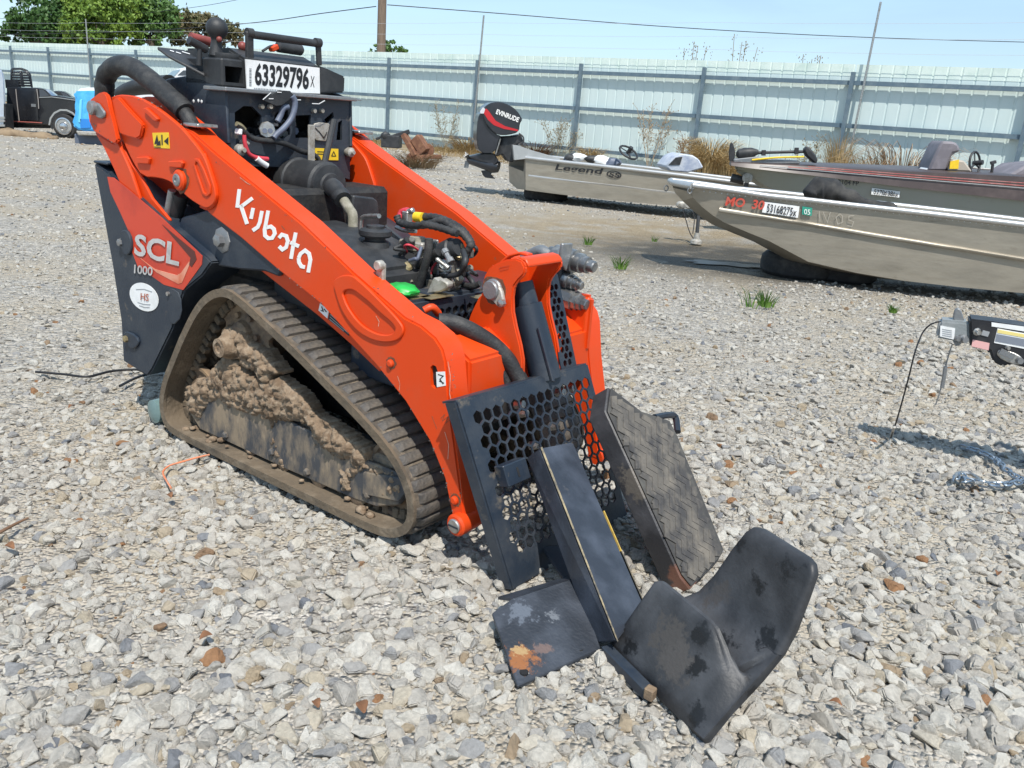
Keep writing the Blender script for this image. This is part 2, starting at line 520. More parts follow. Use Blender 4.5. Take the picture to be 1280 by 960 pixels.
# keep fine steps between the near yard and the fence too
grid = [[bm.verts.new((x, y, height(x, y))) for y in gy] for x in gx]
lay = bm.loops.layers.float_color.new('bare')
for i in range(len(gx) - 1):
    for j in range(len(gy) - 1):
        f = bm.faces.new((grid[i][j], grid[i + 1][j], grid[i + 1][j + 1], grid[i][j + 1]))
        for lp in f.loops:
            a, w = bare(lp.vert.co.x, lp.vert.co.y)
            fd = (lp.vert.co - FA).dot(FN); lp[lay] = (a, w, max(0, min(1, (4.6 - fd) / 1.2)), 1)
me = bpy.data.meshes.new('ground'); bm.to_mesh(me); bm.free()
me.polygons.foreach_set('use_smooth', [True] * len(me.polygons))
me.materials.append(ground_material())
ground = bpy.data.objects.new('ground', me); COL.objects.link(ground); meta(ground, kind='structure')

# ---------------------------------------------------------------- loose stones
def stone_material():
    m = bpy.data.materials.new('limestone'); m.use_nodes = True
    n, l = m.node_tree.nodes, m.node_tree.links
    b = n['Principled BSDF']; b.inputs['Roughness'].default_value = .88; b.inputs['Specular IOR Level'].default_value = .3
    a = n.new('ShaderNodeAttribute'); a.attribute_type = 'INSTANCER'; a.attribute_name = 'tint'
    r = n.new('ShaderNodeValToRGB'); e = r.color_ramp.elements; r.color_ramp.interpolation = 'LINEAR'
    e[0].color = (.17, .18, .20, 1); e[1].color = (.30, .16, .08, 1)
    for p, c in ((.07, (.25, .252, .258)), (.17, (.33, .32, .305)), (.30, (.41, .38, .335)), (.52, (.485, .455, .40)), (.74, (.56, .535, .48)), (.86, (.46, .405, .315)), (.94, (.36, .285, .195)), (.98, (.26, .175, .11))):
        q = e.new(p); q.color = (*c, 1)
    l.new(a.outputs['Fac'], r.inputs['Fac'])
    tc = n.new('ShaderNodeTexCoord')
    t = n.new('ShaderNodeTexNoise'); t.inputs['Scale'].default_value = 3.2; t.inputs['Detail'].default_value = 8; t.inputs['Roughness'].default_value = .7
    l.new(tc.outputs['Object'], t.inputs['Vector'])
    mr = n.new('ShaderNodeMapRange'); mr.inputs['From Min'].default_value = .3; mr.inputs['From Max'].default_value = .75; mr.inputs['To Min'].default_value = .74; mr.inputs['To Max'].default_value = 1.18
    l.new(t.outputs['Fac'], mr.inputs['Value'])
    x = n.new('ShaderNodeMix'); x.data_type = 'RGBA'; x.blend_type = 'MULTIPLY'; x.inputs[0].default_value = 1
    l.new(r.outputs['Color'], x.inputs[6]); l.new(mr.outputs['Result'], x.inputs[7])
    l.new(x.outputs[2], b.inputs['Base Color'])
    bp = n.new('ShaderNodeBump'); bp.inputs['Strength'].default_value = .5; bp.inputs['Distance'].default_value = .1
    l.new(t.outputs['Fac'], bp.inputs['Height']); l.new(bp.outputs['Normal'], b.inputs['Normal'])
    return m
STONE = stone_material()
rocks = bpy.data.collections.new('gravel_kinds')
for k in range(16):
    bm = bmesh.new()
    sx, sy, sz = 1.0, RNG.uniform(.66, .98), RNG.uniform(.52, .80)
    for _ in range(RNG.randint(11, 17)):
        v = Vector((RNG.gauss(0, 1), RNG.gauss(0, 1), RNG.gauss(0, 1))).normalized() * RNG.uniform(.82, 1.0)
        bm.verts.new((v.x * sx, v.y * sy, v.z * sz))
    r = bmesh.ops.convex_hull(bm, input=bm.verts)
    bmesh.ops.delete(bm, geom=[v for v in bm.verts if not v.link_faces], context='VERTS')
    bmesh.ops.dissolve_limit(bm, angle_limit=radians(14), verts=bm.verts, edges=bm.edges)
    bmesh.ops.bevel(bm, geom=list(bm.edges), offset=RNG.uniform(.09, .17), segments=2, affect='EDGES', clamp_overlap=True)
    bmesh.ops.triangulate(bm, faces=bm.faces)
    for v in bm.verts: v.co *= 1 + .07 * noise.noise(v.co * 2.2 + Vector((k, 0, 0)))
    bmesh.ops.recalc_face_normals(bm, faces=bm.faces)
    me = bpy.data.meshes.new('stone'); bm.to_mesh(me); bm.free()
    me.polygons.foreach_set('use_smooth', [True] * len(me.polygons)); me.set_sharp_from_angle(angle=radians(38))
    me.materials.append(STONE)
    o = bpy.data.objects.new('stone', me); rocks.objects.link(o)

MACH_C = MO + MX * .5 + MY * .45
def scatter():
    P_, Sc, Ro, Ti = [], [], [], []
    def put(r0, r1, per, smin, smax, ang, gate=None, sink=.30):
        area = .5 * ang * 2 * (r1 * r1 - r0 * r0); n_ = int(area * per)
        rr = np.sqrt(NP.uniform(r0 * r0, r1 * r1, n_)); th = NP.uniform(-ang, ang, n_)
        xs, ys = rr * np.sin(th), rr * np.cos(th); u = NP.uniform(0, 1, n_); t = NP.beta(2.4, 2.3, n_); w = NP.uniform(0, 1, n_)
        for i in range(n_):
            x, y = xs[i], ys[i]
            big = .5 + .5 * noise.noise(Vector((x * .7 + 4, y * .7, 1.7))) + .25 * noise.noise(Vector((x * 2.1, y * 2.1, 5)))
            # coarse clean stone in the near right, finer crushed stone towards the left and far
            zone = max(0, min(1, .74 + x * .13 - (y - 2.0) * .14 + .35 * noise.noise(Vector((x * .9, y * .9, 21)))))
            if gate is not None:
                if w[i] > gate(x, y, big * .8 + zone * .6 - .25): continue
            a, ww = bare(x, y)
            if w[i] < max(a * 1.0, ww * 1.0): continue
            s = smin + (smax - smin) * u[i] ** 1.7
            s *= .70 + .45 * zone
            P_.append((x, y, height(x, y) + s * (.25 - sink * (.6 + .8 * (1 - u[i])) + .1)))
            Sc.append(s); Ro.append((NP.normal(0, .30), NP.normal(0, .30), NP.uniform(0, 6.28)))
            Ti.append(min(.999, max(0, t[i] + (0 if NP.uniform() > .06 else NP.uniform(-.45, .45)) + .06 * (big - .5))))
    put(.9, 4.4, 760, .020, .042, 1.0, lambda x, y, k: .25 + k * .95)
    put(.9, 4.4, 1250, .011, .026, 1.0, lambda x, y, k: .55 + .35 * k)
    put(.9, 4.4, 1800, .0045, .011, .95)
    put(4.4, 8.5, 520, .014, .036, .85, lambda x, y, k: .4 + .65 * k)
    put(4.4, 8.5, 620, .007, .014, .8)
    put(8.5, 15, 190, .018, .044, .75, lambda x, y, k: .7 + .5 * k)
    put(15, 30, 36, .03, .065, .72)
    return np.array(P_), np.array(Sc), np.array(Ro), np.array(Ti)
SP, SS, SR, ST = scatter()
me = bpy.data.meshes.new('gravel'); me.vertices.add(len(SP)); me.vertices.foreach_set('co', SP.ravel())
for nm, ty, dat, key in (('size', 'FLOAT', SS, 'value'), ('tint', 'FLOAT', ST, 'value'), ('turn', 'FLOAT_VECTOR', SR, 'vector')):
    a = me.attributes.new(nm, ty, 'POINT'); a.data.foreach_set(key, dat.ravel().astype(np.float32))
gravel = bpy.data.objects.new('gravel', me); COL.objects.link(gravel); meta(gravel, kind='stuff')
gt = bpy.data.node_groups.new('gravel', 'GeometryNodeTree')
gt.interface.new_socket('Geometry', in_out='INPUT', socket_type='NodeSocketGeometry')
gt.interface.new_socket('Geometry', in_out='OUTPUT', socket_type='NodeSocketGeometry')
gn, gl = gt.nodes, gt.links
gi, go = gn.new('NodeGroupInput'), gn.new('NodeGroupOutput')
ci = gn.new('GeometryNodeCollectionInfo'); ci.inputs['Collection'].default_value = rocks; ci.inputs['Separate Children'].default_value = True; ci.inputs['Reset Children'].default_value = True
ip = gn.new('GeometryNodeInstanceOnPoints'); ip.inputs['Pick Instance'].default_value = True
def nattr(nm, ty):
    q = gn.new('GeometryNodeInputNamedAttribute'); q.data_type = ty; q.inputs['Name'].default_value = nm; return q.outputs['Attribute']
gl.new(gi.outputs[0], ip.inputs['Points']); gl.new(ci.outputs[0], ip.inputs['Instance'])
gl.new(nattr('size', 'FLOAT'), ip.inputs['Scale'])
er = gn.new('FunctionNodeEulerToRotation'); gl.new(nattr('turn', 'FLOAT_VECTOR'), er.inputs[0]); gl.new(er.outputs[0], ip.inputs['Rotation'])
rv = gn.new('FunctionNodeRandomValue'); rv.data_type = 'INT'; rv.inputs['Min'].default_value = 0 if 'Min' in rv.inputs else 0
for s_ in rv.inputs:
    if s_.name == 'Max' and s_.type == 'INT': s_.default_value = 15
    if s_.name == 'Min' and s_.type == 'INT': s_.default_value = 0
gl.new([s_ for s_ in rv.outputs if s_.type == 'INT'][0], ip.inputs['Instance Index'])
gl.new(ip.outputs[0], go.inputs[0])
md = gravel.modifiers.new('gravel', 'NODES'); md.node_group = gt

# ================================================================ the track loader
L = thing('track_loader', 'orange and black stand-on track loader with muddy tracks parked on the gravel', 'track loader', MO, MYAW, localgeo=True)
YC2 = .91
mir = lambda p: Vector((p.x, YC2 - p.y, p.z))
def SP_(pts, y): return [S(p[0], p[1], y) for p in pts]
def z4(o, k): return lambda pts: [(o[0] + p[0] / k, o[1] + p[1] / k) for p in pts]
Z1 = z4((90, 20), 4); Z3 = z4((280, 150), 4); Z4 = z4((90, 180), 3.2); Z5 = z4((180, 340), 2.6667); Z6 = z4((480, 280), 4)
Z7 = z4((100, 100), 8); Z8 = z4((240, 90), 5.3333); Z9 = z4((400, 230), 5.3333); ZA = z4((560, 440), 4); ZB = z4((560, 290), 5.3333)

def sideprism(pts, y0, y1, far=False, ref=None):
    """outline read on plane ref (default y0), solid from y0 to y1; far = mirrored to the other side"""
    b = B(); q = SP_(pts, y0 if ref is None else ref)
    q = [Vector((p.x, y0, p.z)) for p in q]; v = Vector((0, y1 - y0, 0))
    if far: q = [mir(p) for p in q]; v = -v
    b.prism(q, v); return b

# ---- lift arms
BOOM_TOP = [(267, 165), (300, 193), (405, 277), (470, 338), (532, 391), (552, 401), (570, 416), (579, 430), (583, 445), (587, 497), (607, 648)]
BOOM_BOT = [(566, 652), (555, 598), (536, 551), (506, 502), (469, 456), (401, 381), (345, 336), (300, 297), (262, 268), (235, 240), (205, 205)]
BOOM = [S(p[0], p[1], .135) for p in BOOM_TOP] + [S(p[0], p[1], .045) for p in BOOM_BOT]
_g = S(226, 159, .045); BOOM[0] = Vector((BOOM[0].x, 0, BOOM[0].z)); BOOM.append(Vector((_g.x, 0, _g.z)))
PLATE = chaikin([(x, y) for x, y in (Z7([(300, 175), (370, 150), (430, 145), (540, 160), (650, 205), (800, 300), (950, 420), (1020, 485), (1100, 580), (1180, 680), (1240, 765)])
         + [(261, 212), (270, 241), (268, 254), (259, 261), (251, 258), (237, 249), (227, 240), (215, 228), (199, 222), (178, 221), (166, 203), (154, 177), (148, 160), (141, 138)])], 1)
PLATE = [tuple(p) for p in PLATE]
HEAD = Z7([(65, 250), (75, 222), (100, 190), (180, 130), (220, 118), (250, 130), (268, 160), (300, 300), (340, 450), (370, 600), (358, 635), (335, 640), (305, 622), (130, 512), (90, 420)])
LINK = Z7([(140, 520), (310, 625), (340, 640), (375, 615), (420, 720), (470, 830), (520, 950), (600, 1190), (585, 1250), (540, 1250), (420, 1090), (340, 900), (240, 690)])
LINK2 = Z7([(400, 600), (440, 700), (520, 850), (600, 950), (720, 1180), (900, 1400), (870, 1460), (820, 1440), (640, 1250), (500, 980), (420, 760)])
BOSS = Z7([(318, 195), (345, 172), (380, 172), (500, 310), (615, 430), (622, 465), (600, 565), (560, 592), (480, 570), (395, 540), (350, 380)])

def arm(far):
    f = (lambda p: mir(p)) if far else (lambda p: p)
    q = [f(Vector((p.x, .045, p.z))) for p in BOOM]
    b = B(); b.prism(q, Vector((0, -.09 if far else .09, 0)))
    a = b.done('lift_arm', ORANGE, L, bevel=.006, seg=2)
    # slotted hole near the arm's nose
    if not far:
        sl = [(x, y) for x, y in [(538, 459), (541, 456), (545, 458), (547, 464), (548, 476), (547, 484), (543, 486), (539, 482), (538, 474)]]
        cut(a, sideprism(sl, .02, .058, ref=.045))
        sideprism(sl, .0565, .0585, ref=.045).done('slot_back', DARK, a)
    for (y0, y1) in ((.031, .046), (.134, .149)):
        sideprism(PLATE, y0, y1, far, ref=.031).done('pivot_plate', ORANGE, a, bevel=.003)
    sideprism(BOSS, .017, .032, far).done('reinforcing_plate', ORANGE, a, bevel=.005, seg=2)
    for t in (Z7([(628, 282), (655, 275), (775, 385), (765, 415), (735, 412), (640, 320)]), Z7([(555, 772), (660, 765), (690, 782), (682, 842), (575, 835)]),
              Z7([(875, 812), (1000, 805), (1025, 825), (1010, 880), (890, 872)])):
        sideprism(t, .020, .032, far).done('weld_tab', ORANGE, a, bevel=.003)
    # stiffening rib pressed into the plate's front edge, with the pivot pin below it
    rb = Z1([(600, 735), (610, 712), (632, 715), (660, 770), (690, 850), (690, 890), (672, 905), (650, 890), (625, 820)])
    ri = Z1([(612, 745), (618, 728), (630, 735), (650, 785), (674, 855), (676, 878), (668, 888), (656, 878), (634, 812)])
    b = B(); b.frame([f(Vector((p.x, .026, p.z))) for p in SP_(rb, .026)], [f(Vector((p.x, .026, p.z))) for p in SP_(ri, .026)], Vector((0, .006 * (-1 if far else 1), 0)))
    b.done('pressed_rib', ORANGE, a, bevel=.002)
    c = S(226, 225, .03)
    b = B(); b.lathe(f(Vector((c.x, .033, c.z))), f(Vector((c.x, .0, c.z))), [(0, .036), (.012, .036), (.018, .030), (.019, .024)], 20); b.done('pin_boss', ORANGE, a)
    b = B(); b.lathe(f(Vector((c.x, .016, c.z))), f(Vector((c.x, -.02, c.z))), [(0, .022), (.004, .022), (.007, .018), (.007, .008), (.004, .007)], 16); b.done('pivot_pin', DSTEEL, a)
    # long oval stiffener near the nose
    ov = chaikin(Z9([(90, 690), (85, 650), (110, 622), (160, 605), (215, 610), (255, 640), (330, 710), (440, 820), (520, 905), (560, 970), (530, 1040), (440, 1060), (340, 1040), (240, 980), (140, 850)]), 2)
    oi = chaikin(Z9([(150, 745), (150, 725), (165, 708), (195, 702), (225, 708), (260, 735), (330, 790), (400, 860), (470, 915), (505, 960), (485, 1000), (420, 1010), (340, 985), (260, 930), (185, 830)]), 2)
    ov = [tuple(p) for p in ov]; oi = [tuple(p) for p in oi]
    b = B(); b.frame([f(Vector((p.x, .037, p.z))) for p in SP_(ov, .037)], [f(Vector((p.x, .037, p.z))) for p in SP_(oi, .037)], Vector((0, .0085 * (-1 if far else 1), 0)))
    b.done('oval_stiffener', ORANGE, a, bevel=.003)
    # nose bosses
    c = S(571, 656, .03)
    b = B(); b.lathe(f(Vector((c.x, .133, c.z))), f(Vector((c.x, .02, c.z))), [(0, .030), (.08, .034), (.107, .034), (.113, .028)], 22); b.done('nose_boss', ORANGE, a)
    b = B(); b.lathe(f(Vector((c.x, .03, c.z))), f(Vector((c.x, .012, c.z))), [(0, .022), (.014, .022), (.017, .019)], 18)
    o = b.done('nose_pin', STEEL, a)
    b = B(); b.box((c.x - .019, .0115, c.z - .0025), (c.x + .019, .0125, c.z + .0025))
    if not far: b.done('pin_slot', BLACK, a)
    for px, py, r in ((569, 625, .013), (489, 454, .012)):
        c2 = S(px, py, .045); b = B(); b.lathe(f(Vector((c2.x, .05, c2.z))), f(Vector((c2.x, .03, c2.z))), [(0, r), (.012, r), (.016, r * .6)], 14); b.done('arm_bolt', ORANGE, a)
    # hose clamp bracket on the boom's rear end
    t0 = S(228, 159, .045); zt = t0.z + .004
    b = B(); b.box((t0.x - .005, .050, zt), (t0.x + .085, .13, zt + .012)); 
    if far:
        for v in b.bm.verts: v.co = mir(v.co)
    b.done('clamp_bracket', STEEL, a, bevel=.003)
    # sleeved hose bundle looping from the link to the boom
    hp = Z1([(165, 440), (162, 370), (168, 310), (195, 268), (235, 248), (285, 252), (340, 282), (420, 345), (490, 408), (545, 455), (565, 480)])
    b = B(); b.tube([f(S(p[0], p[1], .095)) for p in hp], .036, 14, 6, lambda t: 1.0 + .04 * sin(t * 60) * (1 if t < .3 else .3))
    b.done('hose_sleeve', RUBBERH, L, sharp=60)
    b = B(); b.tube([f(S(p[0], p[1], .095)) for p in Z1([(545, 460), (575, 500), (600, 545), (610, 565)])], .026, 12, 5); b.done('hose_end', RUBBERH, L, sharp=60)
    # rear tower link and its pin
    k = sideprism(LINK, .0225, .036, far).done('rear_link', ORANGE, L, bevel=.004)
    sideprism(HEAD, .006, .0222, far).done('link_head', ORANGE, k, bevel=.005, seg=2)
    sideprism(LINK2, .040, .052, far).done('inner_link', ORANGE, k, bevel=.004)
    sideprism(Z7([(285, 170), (330, 300), (400, 560), (470, 740), (600, 960), (560, 990), (460, 850), (360, 620), (285, 330)]), .052, .064, far, ref=.04).done('rear_gusset', ORANGE, k)
    c = S(118, 135, 0)
    tab = sideprism(Z7([(108, 300), (125, 245), (150, 222), (180, 235), (240, 320), (240, 365), (205, 385), (165, 375)]), -.004, .007, far).done('pin_keeper', DSTEEL, k, bevel=.004)
    b = B(); b.lathe(f(Vector((c.x, .0, c.z))), f(Vector((c.x, -.03, c.z))), [(0, .026), (.016, .026), (.02, .02)], 18); b.done('link_pin', DSTEEL, k)
    return a
ARM = arm(False); ARM2 = arm(True)

# ---- print on the near arm
def onarm(y): return lambda p: S(280 + p[0] / 4, 150 + p[1] / 4, y)
KUB = [[(78, 346), (67, 438)], [(143, 391), (88, 432)], [(84, 424), (116, 520)],
       [(147, 440), (136, 494)], [(191, 455), (180, 512), (170, 535), (152, 548), (146, 540)],
       [(222, 453), (212, 510), (204, 548), (206, 578), (222, 592), (242, 590), (255, 568), (250, 545), (234, 532), (214, 538)],
       [(276, 590), (290, 573), (312, 580), (320, 606), (312, 636), (293, 648), (276, 632)],
       [(360, 563), (348, 622), (336, 694)], [(332, 612), (376, 632)],
       [(374, 690), (384, 668), (406, 652), (426, 668), (433, 700), (422, 762)], [(374, 690), (376, 712), (388, 732), (406, 736)]]
strokes('maker_lettering', KUB, 18, onarm(.0445), WLET, ARM, Vector((0, -.0012, 0)), label='white slanted maker lettering')
sideprism([(x, y) for x, y in Z7([(722, 528), (885, 524), (896, 686), (740, 678)])], .0295, .0312).done('warning_sticker', YEL, ARM)
for pts in ([(742, 640), (768, 548), (790, 640)], [(760, 655), (800, 600), (806, 655)], [(838, 612), (882, 570), (882, 650)], [(815, 650), (812, 548), (822, 548), (826, 650)], [(740, 665), (805, 668), (805, 676), (742, 672)]):
    sideprism(Z7(pts), .0285, .0296).done('sticker_pictogram', BLET, ARM, smooth=False)
sideprism([(545, 465), (556, 464.5), (557, 482), (546, 484)], .0438, .0452).done('inspection_tag', WHITE, ARM)
strokes('tag_mark', [[(547.5, 468), (554, 470), (550, 474), (554, 480)], [(549, 476), (555, 479)]], 1.1, lambda p: S(p[0], p[1], .0436), BLET, ARM, Vector((0, -.0006, 0)))
# recessed skirt under the boom with its two warning labels
SKIRT = [(330, 322), (345, 330), (401, 376), (442, 415), (470, 448), (478, 458), (474, 465), (440, 432), (399, 396), (339, 349), (320, 334)]
sk = sideprism(SKIRT, .070, .12, ref=.07).done('lower_skirt', ORANGE, L, bevel=.003)
sideprism([(400, 379), (411, 388), (409, 398), (398, 388)], .0685, .0702).done('skirt_label', WHITE, sk)
sideprism([(412, 389), (438, 411), (436, 420), (410, 399)], .0685, .0702).done('skirt_label', BLET, sk)
strokes('label_print', [[(413, 393), (435, 412)], [(412.5, 396), (434, 415)], [(412, 399), (430, 414)]], .9, lambda p: S(p[0], p[1], .068), GLET, sk, Vector((0, -.0005, 0)))
strokes('label_print', [[(402, 383), (404, 389), (401, 388)], [(405, 386), (408, 390)]], 1.2, lambda p: S(p[0], p[1], .068), BLET, sk, Vector((0, -.0005, 0)))

# ---- chassis tail
TAIL = [(117, 203), (149, 226), (175, 249), (202, 274), (258, 321), (264, 328), (252, 345), (229, 364), (215, 411), (190, 462), (184, 470), (154, 452), (151, 400), (140, 330)]
q = SP_(TAIL, .02); q = [Vector((p.x, .02, p.z)) for p in q]
b = B(); b.prism(q, Vector((0, .87, 0)))
tail = b.done('tail_weight', DUSTY, L, bevel=.006, seg=2)
b = B(); qq = q[:2]; up_ = Vector((0, 0, .012)); b.box((q[0].x - .004, .02, q[0].z - .002), (q[0].x + .10, .89, q[0].z + .008)); b.done('tail_cap', DUSTY, tail, bevel=.004)
RED = [(134, 221), (142, 222), (160, 236), (202, 272), (253, 320), (252, 331), (229, 362.5), (205, 356), (172, 333), (164, 312), (162, 292), (150, 265), (138, 240)]
sideprism(RED, .0185, .0202).done('side_decal', DECAL, tail, smooth=False)
PALE = mat('pale_decal_streak', (.70, .30, .20), .45, c2=(.60, .16, .08), ns=14)
sideprism(Z4([(262, 448), (330, 500), (420, 525), (436, 515), (468, 470), (470, 482), (440, 555), (425, 560), (340, 515)]), .0172, .0188).done('decal_streak', PALE, tail, smooth=False)
sideprism(Z4([(360, 322), (420, 372), (490, 430), (498, 462), (478, 492), (468, 482), (474, 455), (440, 415)]), .0172, .0188).done('decal_dark_stripe', mat('dark_red_decal', (.10, .022, .016), .5), tail, smooth=False)  # dark red stripe printed in the decal
text('model_lettering', 'SCL', S(168, 318.5, .0165), S(224, 333, .0165), S(169.5, 291.5, .0165), SILVLET, tail, bold=.03, label='silver model lettering')
text('model_number', '1000', S(168, 341.5, .0165), S(191, 345, .0165), S(168.5, 330.5, .0165), SILVLET, tail, bold=.02)
c = S(180, 371.3, .017)
oval = [c + (S(180 + 18 * cos(t) + 1 * sin(t), 371.3 + 17.5 * sin(t) + 4 * cos(t), .017) - c) for t in [2 * pi * i / 28 for i in range(28)]]
b = B(); b.prism(oval, Vector((0, .0015, 0))); st = b.done('oval_dealer_sticker', WHITE, tail, smooth=False)
text('sticker_initials', 'HS', S(176, 375, .016), S(186, 376.5, .016), S(176.5, 366, .016), mat('brown_red_print', (.42, .12, .07), .6), tail, bold=.01)
for k, (x0, y0, x1, y1) in enumerate(((170, 362, 190, 365), (172, 378, 188, 381), (174, 382, 187, 384.5))):
    strokes('sticker_print', [[(x0, y0), ((x0 + x1) / 2, (y0 + y1) / 2 + (-2 if k == 0 else 1)), (x1, y1)]], 1.0, lambda p: S(p[0], p[1], .0165), GLET, tail, Vector((0, -.0004, 0)))
b = B()
for px, py, r in ((154, 303, .026), (161, 423, .024)):
    c = S(px, py, .02)
    b = B(); b.lathe((c.x, .03, c.z), (c.x, -.02, c.z), [(0, r), (.012, r), (.014, r * .6), (.03, r * .55), (.032, r * .3)], 6); b.done('tail_bolt', BRASS if py > 400 else DSTEEL, tail)
sideprism(chaikin(Z4([(190, 350), (215, 340), (235, 380), (235, 430), (215, 450), (195, 420)]), 1), .008, .021).done('tie_down_plate', DUSTY, tail, bevel=.003)
sideprism(chaikin(Z4([(205, 745), (255, 765), (268, 800), (240, 825), (210, 790)]), 1), .010, .021).done('tie_down_plate', DUSTY, tail, bevel=.003)
sideprism(chaikin(Z4([(380, 590), (400, 575), (432, 600), (440, 690), (400, 730), (384, 690)]), 1), .016, .021).done('access_cover', DUSTY, tail, bevel=.002)
b = B(); c = S(211, 367, .016); b.cyl((c.x, .018, c.z), (c.x, .008, c.z), .008, seg=10); b.done('cover_bolt', STEEL, tail)

# ---- main chassis between the tracks, fenders, skirts
b = B()
b.box((-.30, .27, .20), (1.08, .64, .56)); b.box((-.2, .16, .56), (.72, .75, .66))
ch = b.done('chassis', DARK, L, bevel=.01)
for far in (False, True):
    FEN = [(221, 289), (226, 272), (262, 262), (300, 290), (352, 338), (348, 346), (330, 339), (300, 337), (275, 333), (260, 329)]
    fd = sideprism(FEN, .055, .20, far).done('fender', DUSTY, L, bevel=.006)
    if not far:
        c = S(278, 300, .055)
        b = B(); b.lathe((c.x, .06, c.z), (c.x, .03, c.z), [(0, .048), (.008, .045), (.012, .036)], 8); b.done('mount_pad', DSTEEL, fd)
        b = B(); b.lathe((c.x + .004, .05, c.z), (c.x + .004, .015, c.z), [(0, .022), (.022, .022), (.026, .012)], 6); b.done('mount_bolt', DSTEEL, fd)
# lift cylinders behind the links
for far in (False, True):
    f = mir if far else (lambda p: p)
    sideprism([(168, 206), (200, 216), (220, 232), (224, 262), (206, 294), (186, 270)], .15, .165, far).done('tower_inner_plate', ORANGE, L, bevel=.003)
    b = B(); b.cyl(f(S(226, 242, .09)), f(S(212, 292, .09)), .030, seg=16); cy = b.done('lift_cylinder', PLASTIC, L)
    b = B(); b.cyl(f(S(215, 238, .06)), f(S(208, 275, .06)), .014, seg=12); b.done('cylinder_line', DSTEEL, cy)

# ---- tracks
OUT = [(-.133, .128), (-.128, .07), (-.10, .025), (-.04, .002), (.2, 0), (.5, 0), (.8, 0), (1.04, 0), (1.15, .010), (1.225, .05), (1.262, .11), (1.252, .196), (1.197, .282),
       (1.111, .345), (1.005, .399), (.858, .465), (.703, .534), (.54, .600), (.43, .642), (.35, .664), (.27, .650), (.19, .605), (.123, .540), (.06, .460), (.019, .404), (-.04, .315), (-.087, .245), (-.118, .18)]
def track(far):
    f = mir if far else (lambda p: p)
    C_ = resample([Vector((p[0], p[1])) for p in chaikin([Vector((x, z)) for x, z in OUT], 2)], .012)
    n = len(C_)
    def nrm(i):
        t = (C_[(i + 1) % n] - C_[i - 1]).normalized(); return Vector((t.y, -t.x))     # outward for this winding
    NN = [nrm(i) for i in range(n)]
    W = .25
    def belt(o0, o1, y0, y1):
        b = B(); rows = []
        for i in range(n):
            rows.append([b.bm.verts.new(f(Vector((C_[i].x + NN[i].x * o, y, C_[i].y + NN[i].y * o)))) for o, y in ((o0, y0), (o0, y1), (o1, y1), (o1, y0))])
        for i in range(n):
            a, c = rows[i], rows[(i + 1) % n]
            for k in range(4): b.bm.faces.new((a[k], a[(k + 1) % 4], c[(k + 1) % 4], c[k]))
        return b
    tr = belt(-.020, -.034, .0, W).done('track', TRACKIN, L, sharp=50)
    belt(-.012, -.0205, .004, W - .004).done('belt_face', TRACK, tr, sharp=50)
    belt(-.008, -.036, -.006, .006).done('belt_edge', TRACKIN, tr, sharp=50)
    # tread lugs, alternating halves, one object each
    s_ = 0; k = 0; mesh = {}
    P_ = resample([Vector((p.x, p.y)) for p in C_], 100)
    lens = [(C_[(i + 1) % n] - C_[i]).length for i in range(n)]; tot = sum(lens); m_ = 76; pitch = tot / m_
    acc = 0; i = 0
    for k in range(m_):
        want = k * pitch
        while acc + lens[i % n] < want: acc += lens[i % n]; i += 1
        t_ = (want - acc) / lens[i % n]
        p = C_[i % n].lerp(C_[(i + 1) % n], t_); nn = NN[i % n]; tg = Vector((-nn.y, nn.x))
        kind = (k % 2, far)
        if kind not in mesh:
            b = B()
            # bar tapering to its crest, with a chamfered outer end
            lw, lt, hh = .037, .029, .0115
            y0, y1 = (.002, .205) if k % 2 == 0 else (.018, W - .004)
            if far: y0, y1 = W - y1, W - y0
            lo = [b.bm.verts.new(v) for v in ((-lw / 2, y0, -.004), (lw / 2, y0, -.004), (lw / 2, y1, -.004), (-lw / 2, y1, -.004))]
            hi = [b.bm.verts.new(v) for v in ((-lt / 2, y0 + .022, hh), (lt / 2, y0 + .022, hh), (lt / 2, y1 - .014, hh), (-lt / 2, y1 - .014, hh))]
            b.bm.faces.new(lo[::-1]); b.bm.faces.new(hi)
            for j in range(4): b.bm.faces.new((lo[j], lo[(j + 1) % 4], hi[(j + 1) % 4], hi[j]))
            o = b.done('tread_lug', LUG, tr, bevel=.003); mesh[kind] = o.data
        else:
            o = bpy.data.objects.new('tread_lug', mesh[kind]); COL.objects.link(o); o.parent = tr
        base = p + nn * -.012
        yy = YC2 - W if far else 0
        M_ = Matrix(((tg.x, 0, nn.x, base.x), (0, 1, 0, yy), (tg.y, 0, nn.y, base.y), (0, 0, 0, 1)))
        if M_.determinant() < 0: M_ = Matrix(((-tg.x, 0, nn.x, base.x), (0, 1, 0, yy), (-tg.y, 0, nn.y, base.y), (0, 0, 0, 1)))
        o.matrix_local = M_
    # guide teeth inside
    b = B(); acc = 0; i = 0
    for k in range(m_):
        want = k * pitch
        while acc + lens[i % n] < want: acc += lens[i % n]; i += 1
        p = C_[i % n] + NN[i % n] * -.034; nn = NN[i % n]; tg = Vector((-nn.y, nn.x))
        rot = Matrix(((tg.x, 0, -nn.x), (0, 1, 0), (tg.y, 0, -nn.y)))
        for y0 in (.075, .145):
            b.box((-.013, y0, 0), (.013, y0 + .03, .034), rot, (p.x, 0, p.y))
    if far:
        for v in b.bm.verts: v.co = mir(v.co)
    b.done('guide_teeth', TRACKIN, tr, bevel=.004)
    # undercarriage
    FR = [(232, 484), (262, 470), (300, 500), (345, 520), (400, 545), (455, 575), (498, 592), (510, 600), (513, 614), (498, 632), (470, 634), (442, 624), (360, 588), (250, 537), (236, 515)]
    uf = sideprism(FR, .052, .07, far, ref=.052).done('track_frame', FRAMEM, L, bevel=.005)
